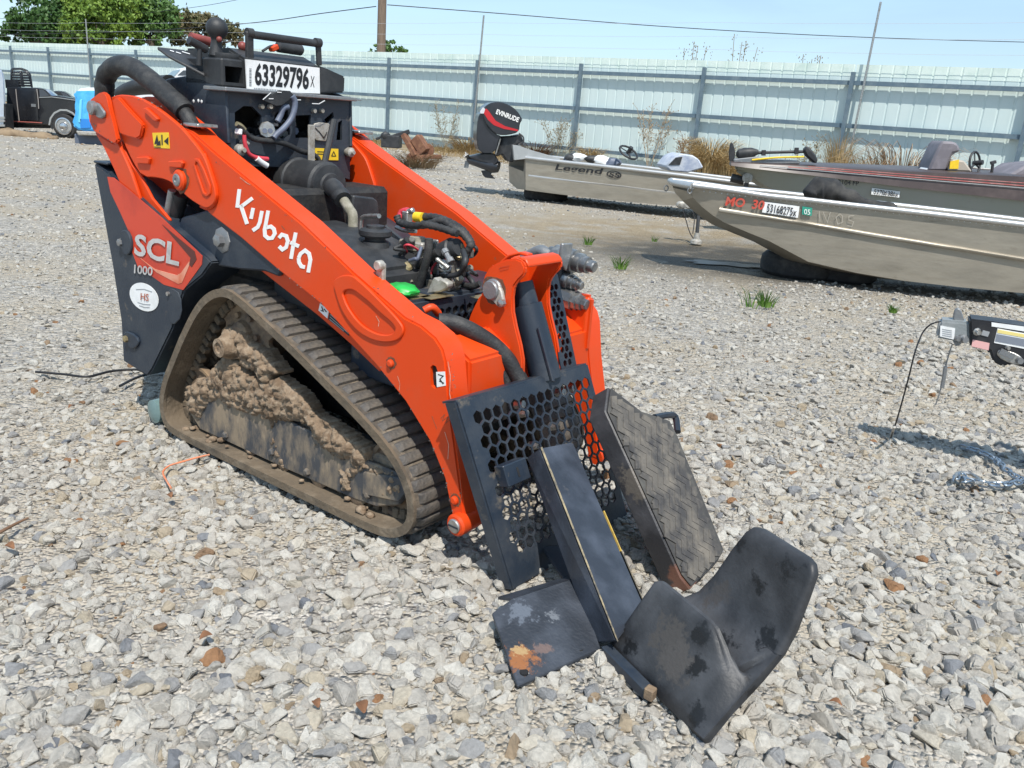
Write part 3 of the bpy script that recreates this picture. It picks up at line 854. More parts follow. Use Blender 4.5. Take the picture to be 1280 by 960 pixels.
    b = B(); a0 = S(250, 500, .06); a1 = S(500, 610, .06)
    b.bar((a0.x, .125, a0.z + .02), (a1.x, .125, a1.z + .01), .10, .12)
    if far:
        for v in b.bm.verts: v.co = mir(v.co)
    b.done('frame_beam', FRAMEM, uf, bevel=.01)
    if not far:
        sideprism([(453, 590), (505, 598), (511, 612), (498, 628), (452, 618)], .040, .053).done('idler_bracket', FRAMEM, uf, bevel=.004)
    # rollers, idlers, drive sprocket
    for x, z, r in ((.14, .082, .05), (.36, .082, .05), (.55, .082, .05), (.74, .082, .05), (.93, .082, .05)):
        b = B()
        for y0, y1 in ((.055, .085), (.165, .195)): b.lathe(f(Vector((x, y0, z))), f(Vector((x, y1, z))), [(0, r * .75), (.004, r), (.022, r), (.03, r * .8)], 20)
        b.cyl(f(Vector((x, .085, z))), f(Vector((x, .165, z))), r * .5); b.done('track_roller', RUSTIN, uf, bevel=.0)
    for x, z, r in ((1.088, .168, .128), (.02, .165, .118)):
        b = B()
        for y0 in (.078, .148):
            b.lathe(f(Vector((x, y0, z))), f(Vector((x, y0 + .028, z))), [(0, r * .3), (.001, r * .55), (.010, r * .60), (.010, r * .86), (.001, r * .9), (.001, r), (.027, r), (.027, r * .5)], 36)
        b.cyl(f(Vector((x, .06, z))), f(Vector((x, .19, z))), .03); b.done('idler_wheel', RUSTIN, uf)
    b = B(); sp = []
    cx, cz, R0, R1 = .315, .478, .125, .155
    for k in range(48):
        t = 2 * pi * k / 48; r = (R0, R1, R1, R0)[k % 4]; sp.append(f(Vector((cx + r * cos(t), .09, cz + r * sin(t)))))
    b.prism(sp, Vector((0, (-.02 if far else .02), 0))); b.done('drive_sprocket', RUSTIN, uf, bevel=.002)
    b = B(); b.lathe(f(Vector((cx, .20, cz))), f(Vector((cx, .03, cz))), [(0, .10), (.09, .10), (.105, .085), (.12, .05), (.14, .045), (.15, .03)], 22)
    for k in range(6):
        t = k * pi / 3; p0 = f(Vector((cx + .07 * cos(t), .09, cz + .07 * sin(t)))); p1 = f(Vector((cx + .07 * cos(t), .075, cz + .07 * sin(t)))); b.cyl(p0, p1, .011, seg=6)
    b.done('drive_hub', RUSTIN, uf)
    for px, py in ((282, 544), (340, 565), (384, 590), (460, 618)):
        c = S(px, py, .05); b = B(); b.lathe(f(Vector((c.x, .055, c.z))), f(Vector((c.x, .035, c.z))), [(0, .014), (.012, .014), (.016, .008)], 6); b.done('frame_bolt', FRAMEM, uf)
    return tr, uf
TR1, UF1 = track(False); TR2, UF2 = track(True)

# ---- caked mud on the near undercarriage
def caked(outline, y0, thick, seed, step=.0065, ragged=.35):
    P = [(p.x, p.z) for p in SP_(outline, y0)]
    xs = [p[0] for p in P]; zs = [p[1] for p in P]
    nx, nz = int((max(xs) - min(xs)) / step) + 2, int((max(zs) - min(zs)) / step) + 2
    b = B(); V = {}
    segs = [(Vector(P[i]), Vector(P[(i + 1) % len(P)])) for i in range(len(P))]
    def dist(x, z):
        p = Vector((x, z)); m_ = 9
        for a, c in segs:
            d = c - a; t = max(0, min(1, (p - a).dot(d) / max(1e-9, d.length_squared))); m_ = min(m_, (p - a - d * t).length)
        return m_
    for i in range(nx):
        for j in range(nz):
            x, z = min(xs) + i * step, min(zs) + j * step
            w = Vector((x, seed, z))
            jx = .010 * noise.noise(w * 34); jz = .010 * noise.noise(w * 34 + Vector((9, 0, 0)))
            if not inpoly(x + jx, z + jz, P): continue
            d = dist(x, z)
            bul = sqrt(max(0, min(1, d / .045)))
            lump = noise.noise(w * 16) * .5 + noise.noise(w * 38) * .36 + noise.noise(w * 90) * .22
            cell = noise.voronoi(w * 24)[0]; crack = min(1, (cell[1] - cell[0]) * 4.2)
            h = thick * bul * (.72 + ragged * 1.35 * lump) - .016 * (1 - crack) - .007 * (1 - min(1, (lambda q: (q[1] - q[0]) * 4)(noise.voronoi(w * 60)[0])))
            V[i, j] = b.bm.verts.new((x, y0 - h, z))
    for (i, j) in V:
        k = [(i, j), (i + 1, j), (i + 1, j + 1), (i, j + 1)]
        if all(q in V for q in k): b.bm.faces.new([V[q] for q in k])
    ed = [e for e in b.bm.edges if len(e.link_faces) == 1]
    r = bmesh.ops.extrude_edge_only(b.bm, edges=ed)
    for v in [g for g in r['geom'] if isinstance(g, bmesh.types.BMVert)]: v.co.y = y0 + .05
    bmesh.ops.delete(b.bm, geom=[v for v in b.bm.verts if not v.link_faces], context='VERTS')
    return b
MUD1 = Z5([(138, 385), (165, 362), (215, 345), (235, 310), (262, 280), (300, 285), (330, 330), (350, 345), (400, 365), (445, 350), (500, 385), (545, 430), (560, 470), (640, 515), (700, 560), (745, 600), (745, 640), (800, 655), (860, 685), (884, 735), (850, 765), (790, 745), (800, 700), (740, 660), (695, 690), (690, 735), (660, 730), (650, 655), (690, 640), (600, 600), (560, 560), (545, 510), (480, 495), (440, 510), (425, 540), (410, 500), (340, 470), (300, 455), (235, 425), (205, 460), (180, 500), (150, 470)])
caked(MUD1, .052, .038, 1.3).done('caked_mud', MUD, UF1, sharp=180)
MUD2 = Z5([(258, 215), (275, 180), (310, 178), (345, 200), (360, 235), (410, 265), (430, 300), (462, 325), (460, 345), (430, 350), (415, 385), (392, 375), (380, 340), (330, 315), (300, 280), (275, 255)])
caked(MUD2, .06, .05, 4.1).done('caked_mud', MUD, UF1, sharp=180)
MUD3 = Z5([(262, 560), (300, 575), (330, 590), (380, 620), (380, 650), (360, 640), (310, 605), (268, 580)])
MUD4 = Z5([(425, 540), (440, 560), (455, 600), (470, 640), (455, 660), (430, 620), (420, 580)])
caked(MUD4, .052, .016, 6.3).done('caked_mud', MUD, UF1, sharp=180)
b = B(); c = S(289, 432, .05); b.lathe((c.x, .06, c.z), (c.x, -.02, c.z), [(0, .05), (.03, .046), (.05, .035), (.062, .034), (.064, .02), (.058, .018)], 18); b.done('muddy_hub_cap', MUD, UF1)

# ---- bushy clods lying on the belt's inner run
b = B()
for k in range(60):
    x = RNG.uniform(.0, 1.1); b.blob((x, RNG.uniform(.02, .2), .036 + RNG.uniform(0, .012)), RNG.uniform(.008, .022), (1, 1, .6), 1, .5, 3)
b.done('mud_crumbs', MUD, TR1, sharp=180)['kind'] = 'stuff'

# ---- console
XP = .12
def FP(pts, x): return [F(p[0], p[1], x) for p in pts]
def frontprism(pts, x0, x1, ref=None):
    q = FP(pts, x0 if ref is None else ref); q = [Vector((x0, p.y, p.z)) for p in q]
    b = B(); b.prism(q, Vector((x1 - x0, 0, 0))); return b
panel = frontprism(Z8([(222, 105), (1062, 165), (1054, 720), (860, 652), (510, 632), (240, 632)]), XP, XP - .012).done('console_panel', DUSTY, L, bevel=.002)
for hole in ([(285, 270), (345, 226), (402, 230), (465, 292), (467, 420), (400, 436), (340, 400), (286, 352)], [(548, 292), (570, 262), (640, 255), (655, 420), (600, 448), (552, 405)],
             [(690, 290), (792, 285), (792, 440), (690, 440)], [(866, 330), (940, 265), (946, 300), (905, 350)], [(975, 335), (1001, 320), (1001, 455), (962, 455)]):
    cut(panel, frontprism(Z8(hole), XP + .03, XP - .06, ref=XP))
b = B(); b.box((-.22, .19, .70), (-.02, .72, 1.29)); b.done('console_core', DARK, L)
b = B()
for k in range(7):
    b.blob((RNG.uniform(-.02, .06), .24 + .07 * k, RNG.uniform(1.08, 1.24)), RNG.uniform(.03, .05), (1, 1, 1), 2, .3, 3)
b.done('hydraulic_valves', DARK, L)
SIDEP = Z1([(440, 330), (480, 312), (560, 300), (640, 310), (700, 335), (768, 368), (782, 640), (700, 640), (560, 560), (440, 520)])
sp_ = sideprism(SIDEP, .165, .178).done('console_side', DUSTY, L, bevel=.004)
b = B()
for px, py in ((242, 126.5), (248, 126), (252, 127)): 
    c = S(px, py, .165); b.blob((c.x, .165, c.z), .007, (1, .3, 1), 1)
b.done('paint_chips', WHITE, sp_)
sp2 = sideprism(SIDEP, .732, .745, ref=.165).done('console_side', DUSTY, L, bevel=.004)
# thigh pad behind the near hose
b = B(); b.tube([S(p[0], p[1], .22) for p in Z1([(235, 388), (270, 372), (330, 356), (400, 348), (490, 346)])], .045, 12, 5, lambda t: .5 + .35 * t); b.done('thigh_pad', PLASTIC, L)
# shelf lip across the top of the panel
b = B(); q0, q1 = F(281, 110, .15), F(446, 120, .15)
b.box((.02, q0.y, q0.z - .010), (.155, q1.y, q0.z + .004)); b.prism([(.155, q1.y - .05, q0.z - .006), (.155, q1.y, q0.z - .006), (.12, q1.y + .06, q0.z - .006)], (0, 0, .006))
shelf = b.done('console_shelf', DSTEEL, L, bevel=.003)
frontprism(Z8([(470, 186), (582, 122), (655, 126), (684, 160), (600, 222), (560, 226)]), .165, .160, ref=.165).done('cable_bracket', PLASTIC, shelf, bevel=.001)
for ln in ([(472, 184), (525, 138)], [(512, 178), (542, 178)], [(568, 134), (596, 136)], [(800, 210), (846, 212), (885, 190)], [(690, 185), (725, 186)]):
    strokes('bracket_edge', [[(240 + x / 5.3333, 90 + y / 5.3333) for x, y in ln]], 1.0, lambda p: F(p[0], p[1], .1665), WHITE, shelf, Vector((.001, 0, 0)))
for x, y in ((456, 230), (513, 230), (806, 258), (858, 258)):
    c = F(240 + x / 5.3333, 90 + y / 5.3333, XP); b = B(); b.cyl(c, c + Vector((.014, 0, 0)), .0095, .008, 10); b.done('panel_bolt', ALU, panel)
for x, y, r in ((300, 515, .020), (326, 468, .011), (1030, 532, .019)):
    c = F(240 + x / 5.3333, 90 + y / 5.3333, XP); b = B(); b.lathe(c, c + Vector((.05, 0, 0)), [(0, r * .7), (.012, r), (.03, r), (.036, r * .5), (.046, r * .4)], 12); b.done('panel_stud', ALU, panel)
def f8(x, y, X): return F(240 + x / 5.3333, 90 + y / 5.3333, X)
b = B(); b.cyl(f8(500, 385, .09), f8(500, 385, .15), .030, seg=8); b.box(f8(500, 345, .10) - Vector((.02, .03, .008)), f8(500, 345, .10) + Vector((.03, .03, .006))); b.done('ignition_block', STEEL, panel, bevel=.003)
for x in (485, 522): 
    b = B(); b.cyl(f8(x, 392, .15), f8(x, 392, .158), .009, seg=10); b.done('port', BLUEC, panel)
frontprism(Z8([(806, 345), (840, 335), (905, 342), (922, 370), (918, 430), (880, 462), (820, 455), (806, 440)]), .128, .121, ref=XP).done('cover_plate', ALU, panel, bevel=.002)
strokes('cover_wire', [[(240 + x / 5.3333, 90 + y / 5.3333) for x, y in ((820, 370), (850, 400), (880, 440), (900, 400))]], .9, lambda p: F(p[0], p[1], .130), DARK, panel, Vector((.001, 0, 0)))
frontprism(Z8([(818, 506), (972, 512), (972, 588), (815, 584)]), .1235, .1215, ref=XP).done('caution_label', YEL, panel, smooth=False)
strokes('caution_print', [[(240 + x / 5.3333, 90 + y / 5.3333) for x, y in ln] for ln in ([(930, 560), (945, 530), (958, 560), (930, 560)], [(835, 530), (900, 533)], [(835, 545), (890, 548)])], .9, lambda p: F(p[0], p[1], .1242), BLET, panel, Vector((.0006, 0, 0)))
b = B(); b.tube([f8(*p, .165) for p in [(668, 160), (686, 200), (680, 262), (655, 320), (610, 375), (565, 415), (545, 440)]], .011, 8, 5); b.done('grey_hose', BLUEC, L, sharp=60)
b = B(); b.tube([f8(*p, .150) for p in [(640, 230), (610, 240), (590, 290), (570, 330)]], .011, 8, 5); b.done('grey_hose', BLUEC, L, sharp=60)
b = B(); b.tube([f8(*p, .155) for p in [(296, 348), (335, 372), (352, 400), (400, 440), (480, 458), (560, 464), (640, 486), (720, 525), (790, 545), (840, 575), (850, 640)]], .010, 8, 4); b.done('wiring_harness', RUBBERH, L, sharp=60)
b = B(); b.tube([f8(*p, .16) for p in [(348, 420), (352, 470), (364, 512), (384, 548), (430, 570), (506, 580)]], .0075, 8, 4); b.done('red_cable', PINK, L, sharp=60)
b = B(); b.tube([f8(*p, .162) for p in [(430, 575), (460, 600), (500, 625)]], .011, 8, 4); b.done('cable_lug', WHITE, L, sharp=60)
b = B(); b.tube([f8(*p, .156) for p in [(296, 346), (325, 358), (350, 385)]], .009, 8, 4); b.done('tan_connector', BRASS, L, sharp=60)
b = B(); b.bar(f8(300, 395, .15), f8(322, 400, .15), .03, .02); b.done('white_plug', WHITE, L, bevel=.003)
b = B(); b.bar(f8(948, 315, .22), f8(866, 690, .28), .022, .022); b.done('gas_strut', PLASTIC, L, bevel=.006)
b = B(); b.box((.17, 0, 0), (.178, .030, .30)); 
for v in b.bm.verts: v.co += Vector((0, f8(770, 450, .17).y, f8(800, 890, .17).z))
b.done('steel_upright', ALU, L, bevel=.002)
# hood of the console with the auction number sheet
hy0, hy1 = F(309, 100, XP).y - .008, F(400, 100, XP).y + .01
zt, zb = F(308, 73.5, XP).z, F(283, 110, XP).z
b = B(); b.prism([(x, hy0, z) for x, z in ((XP - .006, zb), (XP - .006, zt), (XP - .10, zt + .035), (-.25, zt + .03), (-.25, zb))], (0, hy1 - hy0, 0))
hood = b.done('console_hood', PLASTIC, L, bevel=.008, seg=2)
sh = [F(399, 82, .10), F(410, 86, .10), F(432, 96, .10), F(431, 116, .10), F(399, 117, .10)]
b = B(); b.prism(sh, (-.26, 0, 0)); b.done('hood_shoulder', PLASTIC, hood, bevel=.006, seg=2)
XL = XP + .0015
tl, tr_, br_, bl_ = F(307.3, 73.9, XL), F(399.5, 84.8, XL), F(400, 117, XL), F(309.4, 113.8, XL)
b = B(); b.prism([bl_, br_, tr_, tl], (-.006, 0, 0)); sheet = b.done('number_sheet', WHITE, hood, smooth=False, label='white paper sheet printed 63329796x')
def f2(x, y, X=XL): return F(280 + x / 6.4, 20 + y / 6.4, X)
text('sheet_number', '63329796', f2(244, 557), f2(676, 592), f2(248, 372), BLET, sheet, bold=.035, lift=.001, sx=1.0)
text('sheet_letter', 'X', f2(690, 566), f2(722, 570), f2(692, 478), BLET, sheet, bold=.0, lift=.001)
b = B()
for k, w in enumerate((3, 1.5, 4, 2, 1.5, 3.5, 1.5, 2.5, 4, 2, 1.5, 3, 2, 4, 1.5, 2.5, 3)):
    yy = 418 + k * 8.6; q = [f2(202, yy, XL + .001), f2(220, yy + 1, XL + .001), f2(220, yy + 1 + w, XL + .001), f2(202, yy + w, XL + .001)]; b.prism(q, (.0004, 0, 0))
b.done('barcode', BLET, sheet, smooth=False)
for yy, x1 in ((574, 440), (590, 330)):
    b = B()
    x = 240
    while x < x1:
        w = RNG.uniform(6, 20); b.prism([f2(x, yy + (x - 240) * .08, XL + .001), f2(x + w, yy + (x + w - 240) * .08, XL + .001), f2(x + w, yy + 6 + (x + w - 240) * .08, XL + .001), f2(x, yy + 6 + (x - 240) * .08, XL + .001)], (.0004, 0, 0)); x += w + 5
    b.done('small_print', GLET, sheet, smooth=False)
# grab handle
b = B(); b.tube([F(313, 43, .10), F(397, 54.5, .10)], .0135, 10, 1); hd = b.done('grab_handle', PLASTIC, L, sharp=60)
b = B(); b.bar(F(311.5, 39, .10), F(312, 76, .09), .03, .016, (1, 0, 0)); b.bar(F(397.5, 52, .10), F(399, 82, .09), .022, .016, (1, 0, 0)); b.done('handle_leg', PLASTIC, hd, bevel=.004)
b = B(); q = F(312, 41, .10); b.lathe(q - Vector((0, .012, 0)), q + Vector((0, .012, 0)), [(0, .016), (.024, .016)], 12); q = F(397, 53.5, .10); b.lathe(q - Vector((0, .012, 0)), q + Vector((0, .012, 0)), [(0, .017), (.024, .017)], 12); b.done('handle_boss', PLASTIC, hd)
# cup holder box
b = B(); b.box((-.12, .165, zb + .004), (.105, .262, zt - .005)); cup = b.done('cup_holder', PLASTIC, L, bevel=.006)
cc = B(); cc.box((.0, .178, zb + .02), (.2, .252, zt - .03)); cut(cup, cc)
b = B(); b.lathe((.02, .245, zt - .008), (.02, .245, zt + .02), [(0, .060), (.012, .064), (.022, .062), (.022, .052), (.0, .048)], 22)
b.done('cup_rim', PLASTIC, cup)
# tilted instrument lid
p0 = S(256, 90, .17); nn = Vector((.42, .12, 1))
b = B(); b.prism([PL(x, y, p0, nn) for x, y in Z1([(424, 153), (560, 168), (668, 238), (664, 292), (600, 258), (482, 196)])], (0, 0, -.01)); lid = b.done('instrument_lid', PLASTIC, L, bevel=.003)
strokes('lid_print', [[(90 + x / 4, 20 + y / 4) for x, y in ln] for ln in ([(490, 172), (510, 178)], [(520, 180), (545, 188)], [(550, 178), (590, 190)])], .8, lambda p: PL(p[0], p[1], p0 + Vector((0, 0, .002)), nn), WHITE, lid, Vector((0, 0, .0006)))
# control levers
b = B(); q = F(272, 41, .02); b.lathe(F(270, 70, .02), q + Vector((0, 0, .04)), [(0, .026), (.03, .020), (.052, .018), (.060, .022), (.070, .031), (.082, .037), (.096, .038), (.108, .034), (.118, .026), (.125, .014), (.127, .004)], 20); jl = b.done('control_lever', PLASTIC, L)
b = B(); b.blob(F(274, 49, .045), .010, (1, 1, 1), 2); b.done('lever_button', REDP, jl)
b = B(); b.tube([F(249, 82, .0), F(249, 60, .0)], .010, 8, 1); b.tube([F(236, 50, .0), F(258, 62, .0)], .014, 10, 1); b.done('parking_lever', PLASTIC, L, sharp=60)
b = B(); b.tube([F(238, 46, -.2), F(262, 52, -.2)], .016, 10, 1); b.done('brown_grip', REDP, L, sharp=60)
b = B(); b.tube([F(303, 72, .02), F(303, 62, .02)], .006, 8, 1); q = F(303, 58, .02); b.blob(q, .017, (1, 1, 1), 2); b.done('throttle_knob', REDP, L, sharp=60)
b = B(); q0, q1 = F(346, 58, -.05), F(378, 63, -.05); b.lathe(q0, q1, [(0, .012), (.006, .021), ((q1 - q0).length - .01, .021), ((q1 - q0).length, .012)], 14); gp = b.done('lever_grip', PLASTIC, L)
b = B(); b.bar(F(338, 62, -.05), F(346, 58, -.05), .03, .02); b.done('lever_collar', ORANGE, gp, bevel=.004)
b = B(); b.tube([F(328, 64, -.05), F(338, 58, -.05), F(346, 58, -.05)], .005, 8, 3); b.done('lever_cable', PLASTIC, gp)

# ---- engine bay
b = B(); b.box((.14, .17, .62), (.36, .74, .98)); b.box((.36, .2, .6), (.62, .74, .78)); b.done('engine_block', DARK, L, bevel=.02)
c = S(418, 234, .45); cx_ = c.x
b = B(); b.lathe((cx_ - .26, .45, c.z), (cx_ + .05, .45, c.z), [(0, .075), (.05, .085), (.055, .09), (.065, .09), (.07, .084), (.17, .084), (.175, .088), (.215, .088), (.222, .080), (.235, .078), (.238, .05), (.246, .046), (.248, .02)], 26); ac = b.done('air_cleaner', PLASTIC, L)
c2 = S(424, 240, .43)
b = B(); b.tube([S(414, 232, .43), S(424, 243, .42), S(429, 250, .41)], .032, 14, 4, lambda t: 1 + .08 * (int(t * 12) % 2)); b.done('ribbed_outlet', PLASTIC, ac, sharp=60)
b = B(); b.tube([S(430, 251, .41), S(437, 262, .40), S(441, 270, .39), S(441, 291, .38)], .018, 12, 4); b.box(S(441, 291, .38) - Vector((.04, .03, .006)), S(441, 291, .38) + Vector((.04, .03, .004))); b.done('elbow_pipe', OLIVE, L, sharp=60)
b = B(); b.tube([S(451, 296, .32), S(451, 278, .32), S(455, 271, .32), S(474, 270, .30)], .008, 8, 3); b.done('bent_rod', STEEL, L, sharp=60)
# fuel tank with its black cap
tp = [(.40, .60), (.40, .875), (.66, .865), (.80, .835), (.895, .785), (.905, .60)]
b = B(); b.prism([(x, .135, z) for x, z in tp], (0, .29, 0)); tank = b.done('fuel_tank', PLASTIC, L, bevel=.018, seg=3)
q = S(469, 300, .29)
b = B(); b.lathe((q.x, .29, q.z - .05), (q.x, .29, q.z + .06), [(0, .055), (.045, .045), (.05, .034), (.06, .034), (.062, .05), (.068, .054), (.082, .054), (.086, .048), (.09, .03), (.098, .03), (.10, .02)], 18); b.done('tank_cap', PLASTIC, tank)
q = S(481, 340, .14)
b = B(); b.box((q.x - .018, .118, q.z - .07), (q.x + .014, .135, q.z + .03)); b.cyl((q.x, .13, q.z + .022), (q.x, .105, q.z + .022), .017, seg=12); b.done('tank_strap', ALU, tank, bevel=.004)
# dark rear bulkhead of the tank bay
b = B(); b.prism([PL(x, y, Vector((.48, .5, .8)), Vector((1, 0, 0))) for x, y in Z9([(225, 75), (360, 92), (390, 115), (400, 200), (400, 300), (200, 300)])], (-.03, 0, 0)); b.done('fan_shroud', PLASTIC, L, bevel=.006)
# fuel filter head and bowl
q = S(521, 320, .42)
b = B(); b.lathe((q.x, .42, q.z - .10), (q.x, .42, q.z + .07), [(0, .03), (.02, .040), (.10, .042), (.105, .034), (.12, .034), (.125, .046), (.14, .046), (.145, .028), (.165, .026)], 18); ff = b.done('fuel_filter', OLIVE, L)
b = B(); b.box((q.x - .06, .39, q.z + .028), (q.x + .05, .45, q.z + .052)); b.cyl((q.x - .05, .41, q.z + .05), (q.x - .05, .41, q.z - .02), .012); b.done('filter_head', ALU, ff, bevel=.005)
b = B(); b.cyl(S(512, 322, .38), S(512, 330, .38), .016); b.done('white_fitting', WHITE, ff)
b = B(); b.box((.62, .30, .56), (1.0, .66, .70)); b.box((.70, .46, .70), (.86, .64, .80)); b.done('engine_parts', DARK, L, bevel=.012)
b = B()
for k in range(26):
    px, py = RNG.uniform(500, 585), RNG.uniform(315, 365); y = RNG.uniform(.34, .62); q = S(px, py, y)
    if RNG.random() < .5: b.box(q - Vector((.02, .018, .014)), q + Vector((.02, .018, .014)))
    else: b.cyl(q, q + Vector((RNG.uniform(-.03, .03), RNG.uniform(-.03, .03), .05)), RNG.uniform(.008, .016), seg=10)
b.done('engine_fittings', mat('oily_casting', (.10, .095, .085), .55, .3, c2=(.24, .22, .18), ns=25), L, bevel=.003)
b = B(); b.bar(S(512, 318, .47), S(548, 322, .47), .01, .12, (0, 0, 1)); b.done('guard_plate', DSTEEL, L, bevel=.003)
hoses = [([(572, 292), (548, 284), (528, 280)], .40, .0125, 'corrugated_conduit', RUBBERH), ([(496, 270), (500, 278), (514, 282), (532, 281), (552, 276), (566, 284), (578, 292), (588, 305), (583, 318), (578, 340), (572, 355)], .42, .0125, 'corrugated_conduit', RUBBERH),
         ([(527, 271), (545, 272), (562, 278), (578, 288), (587, 300), (590, 308)], .46, .013, 'corrugated_conduit', RUBBERH),
         ([(510, 300), (501, 310), (499, 325), (506, 333), (520, 332), (534, 324), (548, 315)], .36, .0135, 'fuel_hose', RUBBERH), ([(536, 298), (535, 318), (529, 340), (521, 366)], .33, .0135, 'fuel_hose', RUBBERH),
         ([(495, 284), (505, 288), (520, 289)], .44, .007, 'steel_line', STEEL), ([(545, 350), (560, 352), (590, 358), (600, 354)], .45, .010, 'battery_cable', RUBBERH)]
for pts, y, r, nm, m_ in hoses:
    b = B(); b.tube([S(p[0], p[1], y) for p in pts], r, 10, 8, (lambda t: 1 + .10 * sin(t * 160)) if nm == 'corrugated_conduit' else None); b.done(nm, m_, L, sharp=60)
b = B(); b.lathe(S(547, 320, .42), S(575, 308, .42), [(0, .026), (.02, .028), (.03, .038), (.075, .040), (.08, .034), (.10, .030)], 16); b.done('rubber_coupling', PLASTIC, L)
b = B(); b.cyl(S(519.5, 271, .45), S(528.5, 272, .45), .017); b.done('yellow_tape', YEL, L)
b = B(); b.box(S(509, 272, .45) - Vector((.014, .014, .022)), S(509, 272, .45) + Vector((.014, .014, .022))); b.cyl(S(505, 266, .45), S(517, 263, .45), .010); b.done('battery_terminal', STEEL, L, bevel=.003)
b = B(); b.tube([S(499, 274, .44), S(502, 265, .45), (S(510, 263, .45))], .011, 8, 3); b.done('red_terminal_boot', PINK, L, sharp=60)
q = S(503, 362, .19)
b = B(); b.blob((q.x, .19, q.z), .05, (1.15, .9, .42), 3, .18, 2.4); b.done('green_cap', GREEN, L)
b = B(); b.prism([S(x, y, .30) for x, y in Z9([(705, 735), (745, 640), (760, 620), (790, 640), (800, 630), (850, 660), (850, 690), (800, 720)])], (0, .03, 0)); b.done('casting_bracket', ALU, L, bevel=.004)
# engine deck with its perforated front face
b = B(); b.box((.80, .14, .44), (1.045, .77, .722)); deck = b.done('engine_deck', DUSTY, L, bevel=.008, seg=2)
b = B(); hexplate(b, (1.047, .14, .44), (0, 1, 0), (0, 0, 1), [(0, 0), (.63, 0), (.63, .275), (0, .275)], .034, .82, lambda x, y: .15 < x < .5 and .12 < y < .24, .008); b.done('deck_grille', DUSTY, deck)
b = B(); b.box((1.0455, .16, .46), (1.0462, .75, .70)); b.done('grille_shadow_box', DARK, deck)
for (x0, x1), y in (((533, 562), .28), ((596, 603), .5), ((510, 530), .2)):
    q0, q1 = T(x0, 373, .7235), T(x1, 368, .7235); b = B(); b.box((q0.x - .03, min(q0.y, q1.y), .7225), (q0.x + .02, max(q0.y, q1.y), .7245)); b.done('deck_sticker', BRASS, deck, smooth=False)

SCR = mat('scratched_to_primer', (.62, .40, .30), .6, c2=(.5, .2, .12), ns=60)
GRM = mat('brown_scuff', (.20, .09, .05), .8, c2=(.38, .09, .04), ns=50)
for ln, w, m_ in (([(551, 523), (556, 518), (553, 526), (560, 521), (557, 529), (563, 524)], .7, GRM), ([(470, 395), (474, 402), (473, 408)], .5, SCR), ([(312, 262), (318, 270)], .6, GRM), ([(497, 470), (500, 480), (499, 488)], .5, SCR),
                  ([(556, 540), (561, 556), (560, 574)], .6, SCR), ([(560, 452), (563, 470), (562, 492), (565, 505)], .6, SCR), ([(420, 352), (428, 360)], .5, GRM), ([(575, 600), (577, 618), (576, 628)], .6, GRM), ([(300, 222), (309, 229), (313, 231)], .6, SCR), ([(352, 282), (356, 287)], .7, GRM), ([(540, 520), (546, 536)], .4, GRM)):
    strokes('paint_scratch', [ln], w, lambda p: S(p[0], p[1], .0445), m_, ARM, Vector((0, -.0005, 0)))
RW = random.Random(77)
def chips(edge, n_, y, far_=False):
    """small flakes of lost paint strung along an edge of the arm"""
    b = B(); E_ = [Vector(p) for p in edge]
    for _ in range(n_):
        i_ = RW.randrange(len(E_) - 1); p = E_[i_].lerp(E_[i_ + 1], RW.random()); p += Vector((RW.gauss(0, 1), RW.gauss(0, 1))) * .9
        r = RW.choice((.35, .5, .8, 1.2)); k = RW.randint(4, 6); a0 = RW.uniform(0, 6)
        q = [S(p.x + r * RW.uniform(.5, 1.2) * cos(a0 + 2 * pi * j / k), p.y + r * RW.uniform(.4, 1) * sin(a0 + 2 * pi * j / k), y) for j in range(k)]
        b.prism(q, Vector((0, -.0004, 0)))
    return b
BARE = mat('bare_primer_steel', (.13, .10, .085), .6, c2=(.32, .24, .20), ns=90)
for e_, n_, y in (([(555, 594), (536, 548), (506, 499), (470, 454), (402, 379), (346, 335)], 40, .0445), ([(566, 648), (557, 600)], 10, .0445), ([(565, 440), (567, 470), (570, 500), (572, 560), (578, 640)], 26, .0445),
                  ([(240, 178), (300, 225), (380, 288), (450, 345), (520, 398)], 30, .0445), ([(152, 119), (190, 127), (214, 141), (232, 163), (254, 193)], 16, .0305), ([(112, 150), (128, 168), (139, 177)], 7, .0055), ([(118, 206), (150, 229), (200, 274), (256, 322)], 22, .0195)):
    chips(e_, n_, y).done('paint_chips', BARE, ARM if y != .0195 else tail, smooth=False)['kind'] = 'stuff'
GRIME = mat('pin_grime', (.11, .05, .03), .75, c2=(.30, .08, .02), ns=60)
for px, py, r0, r1, y in ((226, 225, .037, .050, .0306), (489, 454, .013, .021, .0445), (569, 625, .014, .021, .0445), (617.5, 362, .035, .044, .3296)):
    c = S(px, py, y); b = B(); kk = 22
    ro = [c + Vector((cos(2 * pi * j / kk), 0, sin(2 * pi * j / kk))) * (r1 * RW.uniform(.82, 1.1)) for j in range(kk)]; ri_ = [c + Vector((cos(2 * pi * j / kk), 0, sin(2 * pi * j / kk))) * r0 for j in range(kk)]
    b.frame(ro, ri_, Vector((0, -.0004, 0))); b.done('pin_grime', GRIME, ARM, smooth=False)
